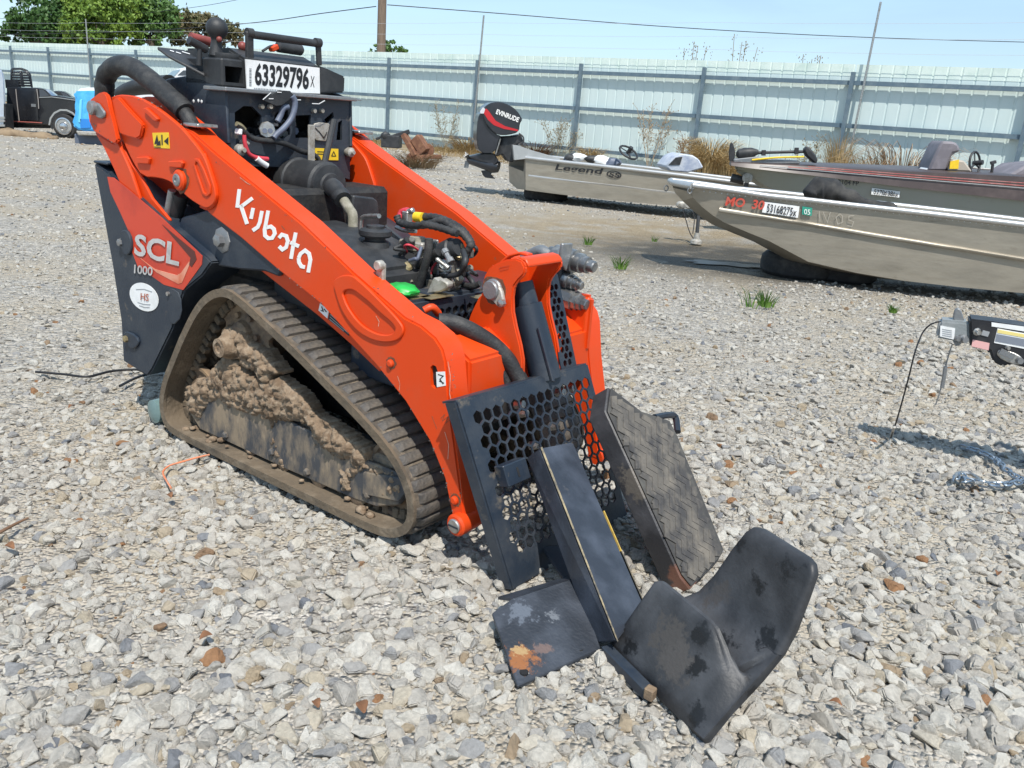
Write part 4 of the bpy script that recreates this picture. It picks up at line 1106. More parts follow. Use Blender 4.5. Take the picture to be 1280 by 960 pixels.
# weld beads where the pivot plate meets the boom
b = B(); b.tube([S(x, y, .041) for x, y in ((256, 192), (263, 212), (271, 240), (269, 254), (260, 261), (251, 258))], .0045, 6, 8, lambda t: 1 + .3 * sin(t * 120)); b.done('weld_bead', ORANGE, ARM)
NOISEW = random.Random(31)
CABM = [RUBBERH, RUBBERH, PLASTIC, BLUEC, RUBBERH, PINK, OLIVE, STEEL]
for k in range(22):
    y = NOISEW.uniform(.30, .62); px, py = NOISEW.uniform(488, 590), NOISEW.uniform(296, 352); pts = [(px, py)]
    for j in range(3): px += NOISEW.uniform(-16, 16); py += NOISEW.uniform(-8, 16); pts.append((min(596, max(484, px)), min(366, py)))
    b = B(); b.tube([S(p[0], p[1], y + NOISEW.uniform(-.03, .03)) for p in pts], NOISEW.choice((.004, .006, .009)), 7, 5); b.done('engine_cable', CABM[k % 8], L, sharp=60)
for k in range(16):
    px, py = NOISEW.uniform(488, 574), NOISEW.uniform(322, 360); q = S(px, py, NOISEW.uniform(.30, .55)); d = Vector((NOISEW.uniform(-1, 1), NOISEW.uniform(-1, 1), NOISEW.uniform(.2, 1))).normalized(); r = NOISEW.uniform(.008, .018)
    b = B(); b.lathe(q, q + d * .06, [(0, r), (.015, r), (.016, r * .7), (.035, r * .7), (.036, r * .95), (.05, r * .95), (.055, r * .5)], 10); b.done('engine_fitting', (ALU, STEEL, OLIVE, BRASS, WHITE, DSTEEL)[k % 6], L)
for k in range(14):
    x0, y0 = NOISEW.uniform(300, 760), NOISEW.uniform(650, 850); pts = [(x0, y0)]
    for j in range(3): pts.append((pts[-1][0] + NOISEW.uniform(-90, 90), pts[-1][1] + NOISEW.uniform(-20, 60)))
    b = B(); b.tube([f8(p[0], p[1], .06 + .02 * j) for j, p in enumerate(pts)], NOISEW.choice((.006, .010, .014)), 8, 5); b.done('hydraulic_line', (RUBBERH, PLASTIC, DSTEEL)[k % 3], L, sharp=60)
for k in range(12):
    x0, y0 = NOISEW.uniform(290, 1000), NOISEW.uniform(300, 440)
    b = B(); q = f8(x0, y0, .0); b.lathe(q, q + Vector((.08, NOISEW.uniform(-.02, .02), 0)), [(0, .016), (.03, .016), (.031, .010), (.06, .010), (.061, .014), (.08, .014)], 6); b.done('valve_fitting', (DSTEEL, STEEL, BLUEC, PLASTIC)[k % 4], L)

# ---- front tower carrying the tilt cylinder
TWR = [(580, 415), (588, 392), (597, 373), (602, 368), (603, 352), (605, 345), (610, 336), (620, 329), (632, 324.5), (644, 323), (652, 326), (656, 334), (655, 343), (648, 350), (642, 358), (640, 372), (640.5, 390), (644, 408), (650, 432), (653, 450), (653, 470), (646, 484), (612, 470), (585, 450)]
tw = sideprism(TWR, .33, .348).done('tower', ORANGE, L, bevel=.005, seg=2)
sideprism(TWR, .515, .533, ref=.33).done('tower_plate', ORANGE, tw, bevel=.005, seg=2)
TOPP = SP_([(632, 324.5), (644, 323), (652, 326), (656, 334), (654.5, 337), (650, 329), (643, 326.5), (633, 328)], .33)
b = B(); b.prism([Vector((p.x + .004, .345, p.z + .004)) for p in TOPP], (0, .175, 0)); b.done('tower_hood', ORANGE, tw, bevel=.003)
RIBT = SP_([(613, 337), (617, 330), (628, 322), (642, 319), (652, 322), (651, 325), (640, 323), (628, 326), (619, 333)], .33)
b = B(); b.prism([Vector((p.x - .03, .40, p.z)) for p in RIBT], (0, .03, 0)); b.done('tower_rib', ORANGE, tw, bevel=.003)
b = B(); b.box((S(630, 400, .348).x - .06, .348, S(630, 400, .348).z - .2), (S(630, 400, .348).x - .04, .515, S(630, 335, .348).z)); b.done('tower_back', ORANGE, tw)
c = S(617.5, 362, .33)
b = B(); b.lathe((c.x, .335, c.z), (c.x, .30, c.z), [(0, .034), (.010, .034), (.014, .030), (.024, .030), (.028, .026)], 20); b.done('tower_pin', DSTEEL, tw)
sideprism([(612, 368), (616, 355), (623, 353), (630, 362), (633, 377), (630, 384), (625, 383)], .316, .331, ref=.33).done('pin_plate', ALU, tw, bevel=.004)
c = S(628.5, 378.5, .32); b = B(); b.lathe((c.x, .32, c.z), (c.x, .295, c.z), [(0, .013), (.014, .012), (.018, .005)], 8); b.done('pin_bolt', STEEL, tw)
strokes('stamped_mark', [[(624, 336), (626, 334), (637, 332)], [(625, 338), (636, 335.5)]], .6, lambda p: S(p[0], p[1], .3285), mat('worn_orange', (.45, .06, .02), .6), tw, Vector((0, -.0005, 0)))
# tilt cylinder
q0, q1 = F(648, 352, 1.27), F(688, 478, 1.40)
q0 = Vector((1.255, .43, .785)); q1 = Vector((1.385, .43, .50))
b = B(); LL = (q1 - q0).length; b.lathe(q0, q1, [(0, .040), (.07, .040), (.072, .050), (LL, .050)], 24); tc_ = b.done('tilt_cylinder', BLACK, L)
b = B(); b.bar(q0 + (q1 - q0) * .45 + Vector((.045, -.03, .012)), q1 + Vector((.045, -.03, .012)), .012, .012); b.done('cylinder_port_line', BLACK, tc_, bevel=.003)
# perforated hose guard right of the cylinder
ga, gb = Vector((1.268, .565, .80)), Vector((1.385, .565, .49)); gv = (gb - ga)
b = B(); hexplate(b, ga + Vector((0, -.045, 0)), (0, 1, 0), gv.normalized(), [(0, 0), (.085, 0), (.085, gv.length), (0, gv.length)], .026, .78, lambda x, y: .012 < x < .075 and .02 < y < gv.length - .02, -.004)
hg = b.done('hose_guard', BLACK, L)
b = B(); b.prism([ga + Vector((0, .041, 0)), gb + Vector((0, .041, 0)), gb + Vector((-.05, .041, 0)), ga + Vector((-.05, .041, 0))], (0, .006, 0)); b.done('guard_flange', BLACK, hg)
# cross tube and its end shoes
b = B(); b.prism([(x, .135, z) for x, z in ((1.17, .44), (1.17, .63), (1.215, .655), (1.315, .60), (1.325, .44))], (0, .205, 0)); cr = b.done('cross_tube', ORANGE, L, bevel=.008, seg=2)
b = B(); b.prism([(x, .525, z) for x, z in ((1.17, .44), (1.17, .63), (1.215, .655), (1.315, .60), (1.325, .44))], (0, .25, 0)); b.done('cross_tube_end', ORANGE, cr, bevel=.008, seg=2)
q = F(730, 412, 1.30)
b = B(); b.box((1.19, .735, .52), (1.325, .778, .72)); b.done('cross_tube_shoe', ORANGE, cr, bevel=.014, seg=3)
b = B(); b.box((1.15, .15, .30), (1.19, .76, .44)); b.done('lower_cross_plate', DARK, cr)
b = B(); b.tube([S(x, y, yy) for x, y, yy in ((548, 402, .16), (566, 404, .19), (590, 414, .23), (615, 430, .28), (633, 448, .31), (645, 466, .33), (655, 486, .34))], .026, 14, 5); b.done('hydraulic_hose', RUBBERH, L, sharp=60)
b = B(); b.tube([S(x, y, yy) for x, y, yy in ((604, 440, .26), (622, 456, .29), (634, 478, .31))], .014, 12, 5); b.done('hydraulic_hose', RUBBERH, L, sharp=60)
b = B(); b.tube([S(530, 388, .15), S(540, 384, .17), S(548, 392, .2)], .012, 8, 4); b.done('red_hose_end', ORANGE, L, sharp=60)
COUPM = mat('worn_coupler_steel', (.20, .205, .21), .36, .75, c2=(.38, .37, .35), ns=30, c3=(.08, .075, .07), ns3=14)
# quick couplers on the far arm
for k, (px, py, r, ln) in enumerate(((702, 322, .040, .19), (702, 348, .030, .12), (706, 371, .038, .13))):
    q = S(px, py, .735); e = q + Vector((ln * .75, .0, -.012))
    d = (e - q).length
    b = B(); b.lathe(q - (e - q) * .35, e, [(0, r * .7), (.02, r * .75), (.025, r), (d * .75, r), (d * .76, r * .8), (d * .95, r * .85), (d * .97, r * .70), (d * 1.12, r * .70), (d * 1.13, r * .50), (d * 1.28, r * .50), (d * 1.31, r * .42)], 8 if k == 2 else 18)
    cp = b.done('quick_coupler', COUPM, L, label=('uppermost', 'middle', 'lowest')[k] + ' grey hydraulic quick coupler')
    if k == 0:
        b = B(); b.prism([F(x, y, q.x + .05) for x, y in ((696.5, 327), (700, 304), (713, 303.5), (712, 312), (709, 322), (705, 338))], (.012, 0, 0)); b.done('coupler_bracket', DSTEEL, cp, bevel=.003)
b = B(); b.tube([S(x, y, .72) for x, y in ((688, 320), (676, 314), (666, 318), (655, 324))], .022, 10, 4); b.done('coupler_hose', DSTEEL, L, sharp=60)
b = B(); b.box((1.16, .70, .66), (1.22, .775, .84)); b.done('coupler_manifold', BLACK, L, bevel=.008)

# ================================================================ attachment lying in front of the loader
def stain(name, base, spots, rough=.5, bump=.15):
    """base: (r,g,b); spots: (centre, radius, colour, noise scale) marks with a shape of their own"""
    m = bpy.data.materials.new(name); m.use_nodes = True
    n, l = m.node_tree.nodes, m.node_tree.links; bs = n['Principled BSDF']; bs.inputs['Roughness'].default_value = rough
    tc = n.new('ShaderNodeTexCoord'); out = None
    t0 = n.new('ShaderNodeTexNoise'); t0.inputs['Scale'].default_value = 9; t0.inputs['Detail'].default_value = 8; l.new(tc.outputs['Object'], t0.inputs['Vector'])
    x = n.new('ShaderNodeMix'); x.data_type = 'RGBA'; x.inputs[6].default_value = (*base, 1); x.inputs[7].default_value = (*[min(1, c * 2.3 + .012) for c in base], 1)
    r0 = n.new('ShaderNodeMapRange'); r0.inputs['From Min'].default_value = .42; r0.inputs['From Max'].default_value = .72; l.new(t0.outputs['Fac'], r0.inputs['Value']); l.new(r0.outputs['Result'], x.inputs[0]); out = x.outputs[2]
    for k, (c, rad, colr, ns) in enumerate(spots):
        vd = n.new('ShaderNodeVectorMath'); vd.operation = 'DISTANCE'; vd.inputs[1].default_value = c; l.new(tc.outputs['Object'], vd.inputs[0])
        f = n.new('ShaderNodeMapRange'); f.inputs['From Min'].default_value = rad; f.inputs['From Max'].default_value = rad * .25; f.inputs['To Min'].default_value = -.24; f.inputs['To Max'].default_value = .13; f.clamp = False
        l.new(vd.outputs['Value'], f.inputs['Value'])
        t = n.new('ShaderNodeTexNoise'); t.inputs['Scale'].default_value = ns; t.inputs['Detail'].default_value = 9; t.inputs['Roughness'].default_value = .7; l.new(tc.outputs['Object'], t.inputs['Vector'])
        a = n.new('ShaderNodeMath'); a.operation = 'ADD'; l.new(f.outputs['Result'], a.inputs[0]); l.new(t.outputs['Fac'], a.inputs[1])
        r = n.new('ShaderNodeMapRange'); r.inputs['From Min'].default_value = .50; r.inputs['From Max'].default_value = .59; l.new(a.outputs[0], r.inputs['Value'])
        x = n.new('ShaderNodeMix'); x.data_type = 'RGBA'; x.inputs[7].default_value = (*colr, 1); l.new(out, x.inputs[6]); l.new(r.outputs['Result'], x.inputs[0]); out = x.outputs[2]
    l.new(out, bs.inputs['Base Color'])
    t = n.new('ShaderNodeTexNoise'); t.inputs['Scale'].default_value = 110; t.inputs['Detail'].default_value = 8; l.new(tc.outputs['Object'], t.inputs['Vector'])
    bp = n.new('ShaderNodeBump'); bp.inputs['Strength'].default_value = bump; bp.inputs['Distance'].default_value = .01; l.new(t.outputs['Fac'], bp.inputs['Height']); l.new(bp.outputs['Normal'], bs.inputs['Normal'])
    return m

A = thing('loader_attachment', 'black steel attachment with honeycomb guard and plastic cradle lying before the loader', 'attachment', MO, MYAW, localgeo=True)
TLp, TRp = F(570, 503, 1.40), F(733, 456, 1.40)
BLp = T(640, 736, .0)
u_ = (TRp - TLp); WP = u_.length; u_.normalize(); v_ = (TLp - BLp); HP = v_.length; v_.normalize()
GN_ = u_.cross(v_).normalized()
b = B(); hexplate(b, BLp, u_, v_, [(0, 0), (WP, 0), (WP, HP), (0, HP)], .0425, .85, lambda x, y: .052 < x < WP - .016 and .07 < y < HP - .04, .005)
gp = b.done('honeycomb_guard', DUSTY, A, sharp=30)
b = B(); e0 = BLp + v_ * HP; b.prism([e0, e0 + u_ * WP, e0 + u_ * WP - GN_ * .05, e0 - GN_ * .05], v_ * .006); b.prism([e0, BLp, BLp - GN_ * .035, e0 - GN_ * .035], -u_ * .006); b.done('guard_flange', DUSTY, gp)
def gpt(s_, t_, d=0): return BLp + u_ * s_ + v_ * t_ + GN_ * d
def PG(px, py, d=.008): return PL(px, py, BLp + GN_ * d, GN_)
# beam
tL0, tR0, bL0 = PG(675, 560, .07), PG(717, 552, .07), PG(657, 573, .004)
tL1, tR1, bL1 = T(771, 803, .075), T(806, 757, .085), T(742, 806, .0)
bR0 = bL0 + (tR0 - tL0); bR1 = bL1 + (tR1 - tL1)
BEAM = stain('beam_paint', (.026, .031, .042), [((1.62, .19, .25), .08, (.06, .06, .065), 40), ((1.80, .15, .15), .05, (.08, .085, .09), 60)], .42)
b = B(); Q = [b.bm.verts.new(p) for p in (tL0, tR0, bR0, bL0, tL1, tR1, bR1, bL1)]
for f_ in ((0, 1, 2, 3), (7, 6, 5, 4), (0, 4, 5, 1), (1, 5, 6, 2), (2, 6, 7, 3), (3, 7, 4, 0)): b.bm.faces.new([Q[i] for i in f_])
bmn = b.done('beam', BEAM, A, bevel=.006, seg=2)
WORN = mat('worn_edge_metal', (.36, .29, .17), .7, c2=(.10, .09, .075), ns=30, lo=.42, hi=.6)
b = B(); q = tL0.lerp(tL1, .02); rr_ = (tR0 - tL0).normalized(); b.prism([tL0 + rr_ * .002, tL0 + rr_ * .011, tL1 + rr_ * .007, tL1 + rr_ * .002], (0, 0, .002)); b.done('worn_edge', WORN, bmn, smooth=False)
b = B(); p0, p1 = tR0.lerp(tR1, .46), tR0.lerp(tR1, .70); dn = (bR0 - tR0).normalized(); b.prism([p0 + rr_ * .0005, p1 + rr_ * .0005, p1 + rr_ * .0005 + dn * .012, p0 + rr_ * .0005 + dn * .012], rr_ * .004); b.done('yellow_stripe', mat('chipped_yellow_paint', (.62, .40, .06), .55, c2=(.35, .25, .08), ns=40), bmn, smooth=False)
b = B(); s0, s1 = tR0.lerp(tR1, .70), tR0.lerp(tR1, .98); b.prism([s0 + rr_ * .001, s1 + rr_ * .001, s1 + rr_ * .03 + dn * .05, s0 + rr_ * .03 + dn * .05], rr_ * .005); b.done('muddy_side', mat('muddy_paint', (.06, .055, .045), .7, c2=(.20, .16, .10), ns=22, lo=.42, hi=.6), bmn, smooth=False)
# tab and bolts on the guard
tb = PG(640, 589, .02)
b = B(); b.box((-.015, -.055, -.035), (.022, .05, .03), Matrix((GN_, u_, v_)).transposed(), tb); tab = b.done('guard_tab', DUSTY, gp, bevel=.003)
b = B(); b.box((.0215, -.004, -.018), (.023, .004, .012), Matrix((GN_, u_, v_)).transposed(), tb); b.done('tab_slot', DARK, tab)
for px, py in ((642, 493), (645, 506), (649, 517), (696, 491), (708, 486), (663, 557), (688, 533)):
    c = PG(px, py, -.05); b = B(); b.cyl(c, c + GN_ * .03, .014, .012, 8); b.done('guard_bolt', STEEL, gp)
# bent foot plate, rusty at its corner
cs = [T(615, 766, .055), T(640, 748, .085), T(722, 721, .10), T(751, 811, .018), T(647, 857, .012)]
RUSTC = T(652, 823, .03); PEEL = T(652, 768, .06); PEEL2 = T(690, 775, .05)
FOOT = stain('foot_plate_paint', (.022, .026, .034), [(tuple(PEEL), .075, (.10, .115, .14), 60), (tuple(PEEL2), .045, (.13, .14, .155), 90), (tuple(RUSTC), .085, (.25, .095, .03), 40), (tuple(T(650, 812, .04)), .04, (.34, .22, .10), 60), (tuple(T(680, 810, .04)), .05, (.13, .09, .08), 40)], .48, .2)
b = B(); b.prism([cs[0], cs[1], cs[2], cs[3], cs[4]], (0, 0, -.009)); fp = b.done('foot_plate', FOOT, A, bevel=.002)
b = B(); b.prism([cs[1], cs[2], cs[2] + Vector((-.05, .02, -.03)), cs[1] + Vector((-.06, .02, -.03))], (0, 0, -.009)); b.done('foot_plate_bend', FOOT, fp)
for px, py in ((655, 840), (724, 811)):
    c = T(px, py, .022); b = B(); b.cyl(c - Vector((0, 0, .004)), c + Vector((0, 0, .0015)), .011, seg=12); b.done('bolt_hole', DARK, fp)
# lower strut beside the beam
b = B(); b.bar(gpt(.20, .06, .01), T(722, 735, .03), .05, .012); b.done('lower_strut', DUSTY, A, bevel=.002)

# plastic cradle: a thick moulded trough
ka = Vector((.9065, -.4216, 0)); kn = Vector((.4216, .9065, 0)); K0 = Vector((1.934, -.005, .006))
# outer profile points (across, up, rear end, front end)
LW = [(.205, 22), (.226, 21.5), (.236, 21)]
prof = [(.090, .214, .085, .315), (.087, .219, .068, .325), (.079, .210, .052, .333), (.060, .160, .038, .338), (.028, .078, .018, .345), (.003, .012, .004, .36), (.010, .0, .002, .380),
        (.075, .055, .03, .381), (.15, .125, .07, .382), (.205, .187, .105, .383), (.228, .24, .125, .384), (.245, .32, .150, .385), (.257, .375, .172, .384), (.260, .393, .185, .372), (.262, .398, .205, .352)]
thk = [.006, .016, .024, .026, .030, .05, .055, .05, .034, .03, .028, .027, .026, .020, .010]
inn = []
for i, p in enumerate(prof):
    a0 = prof[max(i - 1, 0)]; a1 = prof[min(i + 1, len(prof) - 1)]
    if i < 5: nn_ = Vector((.94, -.34))
    elif i < 7: nn_ = Vector((.8, .75))
    elif i < 9: nn_ = Vector((-.35, .95)).normalized()
    else: nn_ = Vector((-1, .15)).normalized()
    inn.append((p[0] + nn_.x * thk[i], p[1] + nn_.y * thk[i], p[2], p[3]))
# towards the front edge the near flap dies away into the trough floor
TOPS = [.47, .43, .37, .27, .14, .03]; INS = [.50, .53, .57, .63, .71, .79, .86, .92, 1.0]
def front_target(i, inner):
    if not inner and i < 6: t_ = TOPS[i]
    elif inner and i < 9: t_ = INS[i]
    else: return None
    return (.207 * t_ - .008, .19 * t_ + .020)
loop = prof + inn[::-1]
fr = [0, .015, .05, .12, .25, .4, .55, .7, .78, .84, .89, .93, .965, .985, 1]
shr = [.55, .85, 1, 1, 1, 1, 1, 1, 1, 1, 1, 1, 1, .85, .55]
b = B(); rows = []
for t, s_ in zip(fr, shr):
    row = []
    for i, p in enumerate(loop):
        inner_ = i >= len(prof); k_ = i if not inner_ else 2 * len(prof) - 1 - i
        q = prof[k_]; q2 = inn[k_]
        tg = front_target(k_, inner_)
        mx, mz = (q[0] + q2[0]) / 2, (q[1] + q2[1]) / 2
        x, z = mx + (p[0] - mx) * s_, mz + (p[1] - mz) * s_
        ax_ = p[2] + (p[3] - p[2]) * t
        if tg:
            e_ = max(0, (t - .74) / .26); e_ = e_ * e_ * (3 - 2 * e_)
            x, z = p[0] + (tg[0] - p[0]) * e_, p[1] + (tg[1] - p[1]) * e_
            if t < .74: x, z = mx + (p[0] - mx) * s_, mz + (p[1] - mz) * s_
            ax_ = p[2] + (p[3] - p[2]) * t + (.380 - p[3]) * e_
        row.append(b.bm.verts.new(K0 + ka * ax_ + kn * x + Vector((0, 0, z))))
    rows.append(row)
for i in range(len(rows) - 1): b.join(rows[i], rows[i + 1])
n2 = len(prof)
for row in (rows[0], rows[-1]):
    for i in range(n2 - 1):
        b.bm.faces.new((row[i], row[i + 1], row[2 * n2 - 2 - i], row[2 * n2 - 1 - i]))
bmesh.ops.subdivide_edges(b.bm, edges=b.bm.edges, cuts=1, use_grid_fill=True, smooth=.6)
def kp(a_, x, z): return tuple(K0 + ka * a_ + kn * x + Vector((0, 0, z)))
WET = (.008, .008, .009)
CRADLE = stain('sun_bleached_plastic', (.026, .027, .030), [(kp(.25, .07, .19), .06, WET, 26), (kp(.27, .045, .12), .06, WET, 30), (kp(.33, .01, .05), .06, WET, 30), (kp(.33, .255, .36), .075, WET, 22), (kp(.25, .235, .29), .07, WET, 24), (kp(.34, .19, .20), .06, WET, 30), (kp(.26, .15, .14), .07, WET, 28), (kp(.18, .25, .35), .06, WET, 26), (kp(.36, .12, .11), .05, WET, 30), (kp(.07, .0, .06), .06, WET, 26), (kp(.18, .05, .13), .12, (.066, .060, .056), 20), (kp(.22, .04, .1), .11, (.075, .068, .064), 22), (kp(.16, .2, .2), .10, (.055, .050, .048), 16)], .52, .12)
cr_ = b.done('cradle', CRADLE, A, sharp=60)
b = B(); b.bar(T(757, 812, .02), T(812, 868, .02), .03, .03); bk = b.done('cradle_bracket', DUSTY, A, bevel=.003)
b = B(); q = T(813, 864, .035); b.box(q - Vector((.012, .012, .02)), q + Vector((.012, .012, .01))); b.done('bracket_end', RUSTIN, bk, bevel=.003)
b = B(); b.bar(T(800, 770, .05), T(835, 742, .05), .03, .03); b.bar(kp(.09, .05, .03), kp(.05, .22, .06), .05, .05); b.done('cradle_mount', BLACK, cr_, bevel=.004)

# ---- ribbed rubber-faced step leaning beside the guard
P0 = T(862, 738, .01); P1 = T(906, 693, .01); P2 = F(761, 483, 1.55)
PN = (P1 - P0).cross(P2 - P0).normalized()
if PN.x < 0: PN = -PN
def PR(px, py, d=0): return PL(px, py, P0 + PN * d, PN)
ST_ = thing('ribbed_step', 'dusty ribbed rubber step plate leaning beside the honeycomb guard', 'step plate', MO, MYAW, localgeo=True)
SIDE = stain('scuffed_step_edge', (.026, .025, .027), [(tuple(PR(862, 730)), .13, (.13, .06, .04), 14), (tuple(PR(800, 600)), .12, (.10, .085, .07), 25)], .5)
RUBD = mat('dark_rubber_groove', (.045, .043, .042), .85, c2=(.09, .085, .075), ns=14)
RUB = mat('dusty_rubber_pad', (.115, .102, .086), .8, c2=(.05, .047, .046), ns=7, lo=.44, hi=.58, c3=(.17, .148, .12), ns3=12, lo3=.48, hi3=.7, bump=.4, bs=60)
FACE = [(761, 483), (775, 494), (800, 513), (836, 525), (846, 545), (905, 690), (898, 702), (864, 737), (852, 722), (757, 513)]
pts = [PR(*p) for p in FACE]
b = B(); b.prism([p - PN * .002 for p in pts], -PN * .068); tray = b.done('tray', SIDE, ST_, bevel=.004)
b = B(); cN = sum(pts, Vector()) / len(pts); b.prism([cN + (p - cN) * .975 for p in pts], PN * .005); pad = b.done('rubber_pad', RUBD, ST_, bevel=.002)
EDGE = [(p.x, p.y) for p in [Vector(q) for q in FACE]]
cxp = sum(p[0] for p in FACE) / len(FACE); cyp = sum(p[1] for p in FACE) / len(FACE)
inner = [(cxp + (p[0] - cxp) * .965, cyp + (p[1] - cyp) * .965) for p in FACE]
LD, AD = Vector((143, 250)).normalized(), Vector((.62, .50))
LN, AN = Vector((.50, .866)), Vector((.866, -.50))
inner = [(cxp + (p[0] - cxp) * .985, cyp + (p[1] - cyp) * .985) for p in FACE]
def flush(run, k):
    if len(run) > 2: strokes('pad_rib', [run], 6.4, lambda p: PR(p[0], p[1], .005), RUB, pad, PN * .0045)
for k in range(-16, 17):
    run = []
    for j in range(90):
        ph = (j % 8) / 8; zz = (ph * 2 if ph < .5 else 2 - ph * 2) * 8 - 4
        p = Vector((cxp, cyp)) + AN * (k * 7.9 + zz) + LN * ((j - 45) * 3.6)
        if all(inpoly((p + AN * q_).x, (p + AN * q_).y, inner) for q_ in (-3.6, 0, 3.6)): run.append(p)
        else: flush(run, k); run = []
    flush(run, k)
b = B(); b.tube([PR(818, 522, -.005), PR(834, 519, -.012), PR(844, 521, -.02), PR(847, 540, -.02)], .012, 8, 3); b.done('step_latch', BLACK, ST_)

# ================================================================ the yard behind
def depth_at(px, py, z=0.0): return (G(px, py, z) - EYEP).dot(FW)
AWAY = Vector((0, 1, 0))
class Plane:
    """upright plane through two sighted points; off = metres behind it along w"""
    def __init__(s, a, da, c, dc, w=None):
        s.p = D(a[0], a[1], da); q = D(c[0], c[1], dc)
        s.u = (q - s.p); s.u.z = 0; s.u.normalize()
        s.n = Vector((-s.u.y, s.u.x, 0))
        s.w = Vector(w).normalized() if w else s.n
    def __call__(s, px, py, off=0.0):
        d = ray(px, py); p0 = s.p + s.w * off
        return EYEP + d * ((p0 - EYEP).dot(s.n) / d.dot(s.n))
    def prism(s, pts, off, th):
        b = B(); b.prism([s(x, y, off) for x, y in pts], s.w * th); return b

# ---- fence
FENCEP = mat('pale_fence_sheet', (.60, .70, .685), .5, c2=(.53, .64, .63), ns=1.5, lo=.4, hi=.7, c3=(.48, .56, .55), ns3=5, lo3=.64, hi3=.85, stretch=(1, 1, .25))
FENCET = mat('pale_fence_cap', (.68, .78, .72), .5, c2=(.56, .68, .62), ns=2)
FENCER = mat('blue_grey_fence_steel', (.105, .155, .195), .5, c2=(.16, .21, .24), ns=4)
fence = thing('metal_fence', 'long pale green corrugated metal fence with blue grey posts and rails behind the yard', 'fence', FA)
BAY, FH = 4.12, 3.18
def fpt(s_, off, z): return FA + FD * s_ + FN * off + Vector((0, 0, z))
NB = 17; S0 = 1.45 - BAY * 2
for k in range(NB + 1):
    s_ = S0 + k * BAY
    b = B(); b.box((-.05, -.05, 0), (.05, .05, 2.98), Matrix((FD, FN, Vector((0, 0, 1)))).transposed(), fpt(s_, .16, 0)); b.done('post', FENCER, fence)
    if k == NB: break
    for z in (.42, 1.66, 2.72):
        b = B(); b.box((.052, -.03, -.055), (BAY - .052, .03, .055), Matrix((FD, FN, Vector((0, 0, 1)))).transposed(), fpt(s_, .115, z))
        b.box((.052, .03, -.055), (BAY - .052, .05, -.035), Matrix((FD, FN, Vector((0, 0, 1)))).transposed(), fpt(s_, .115, z)); b.done('rail', FENCER, fence)
    b = B(); prof_ = []; x = 0.0
    while x < BAY - 1e-3:
        prof_ += [(x, 0), (x + .262, 0), (x + .270, -.013), (x + .300, -.013)]; x += BAY / 13
        prof_ = [(min(a, BAY), c) for a, c in prof_]
    lo = [b.bm.verts.new(fpt(s_ + a, c, .02)) for a, c in prof_]; hi = [b.bm.verts.new(fpt(s_ + a, c, 2.90)) for a, c in prof_]
    for i in range(len(lo) - 1):
        if (lo[i].co - lo[i + 1].co).length > 1e-5: b.bm.faces.new((lo[i], lo[i + 1], hi[i + 1], hi[i]))
    b.done('sheet', FENCEP, fence, smooth=False, recalc=False)
    b = B(); prof2 = [(a, c + .0) for a, c in prof_]
    lo = [b.bm.verts.new(fpt(s_ + a, c * .8 + .006, 2.89)) for a, c in prof2]; hi = [b.bm.verts.new(fpt(s_ + a, c * .8 + .006, FH)) for a, c in prof2]
    for i in range(len(lo) - 1):
        if (lo[i].co - lo[i + 1].co).length > 1e-5: b.bm.faces.new((lo[i], lo[i + 1], hi[i + 1], hi[i]))
    b.done('top_sheet', FENCET, fence, smooth=False, recalc=False)
# barbed wire on thin stakes along the top
WIREM = mat('galvanised_wire', (.55, .57, .60), .5, .2)
bw = thing('barbed_wire', 'thin barbed wire strands on slim stakes running along the top of the fence', 'wire', FA)
for s_, ln, lean in ((S0 + BAY * 1, 1.25, 0), (S0 + BAY * 4 - .05, 1.15, 0), (S0 + BAY * 10.03, 1.2, .1), (S0 + BAY * 13.08, 1.45, .04), (S0 + BAY * 16, 1.3, .2)):
    b = B(); b.cyl(fpt(s_ - lean, .2, 1.0), fpt(s_ + lean * .6, .2, FH + ln), .03, seg=8); b.done('stake', STEEL, bw)
for z in (.28, .62, .98):
    b = B(); b.tube([fpt(S0 + i * 2.06, .2, FH + z + (.0 if i % 4 == 0 else -.03)) for i in range(NB * 2)], .0045, 4, 1); b.done('strand', WIREM, bw)

# ---- utility pole and lines
POLEM = mat('weathered_pole_wood', (.20, .145, .105), .85, c2=(.13, .095, .07), ns=6, stretch=(6, 6, .4), bump=.4, bs=40, c3=(.26, .20, .15), ns3=3)
pb = D(476.5, 60, 38); pb.z = 0
b = B(); b.lathe(pb, pb + Vector((0, 0, 10)), [(0, .21), (5, .195), (10, .17)], 14); b.top('utility_pole', POLEM, 'round brown wooden utility pole rising behind the fence', 'utility pole', pb)
def line(pts, r, lab, nm='power_line'):
    b = B(); b.tube([D(x, y, d) for x, y, d in pts], r, 5, 6); b.top(nm, BLET, lab, 'power line', D(*pts[0]))
line([(484, 6, 37.7), (640, 18, 40), (800, 31, 42), (960, 41, 44), (1120, 48, 46), (1330, 54, 48)], .020, 'thin black cable sagging from the wooden pole towards the open sky over the boats')
line([(470, 8, 37.7), (400, 17, 40), (330, 27, 43), (250, 34, 46), (150, 40, 50), (-40, 44, 56)], .020, 'thin black cable running from the wooden pole over the green trees')
line([(335, -8, 50), (250, 8, 52), (160, 18, 55), (60, 22, 58), (-40, 24, 60)], .013, 'faint high cable crossing above the tree tops')

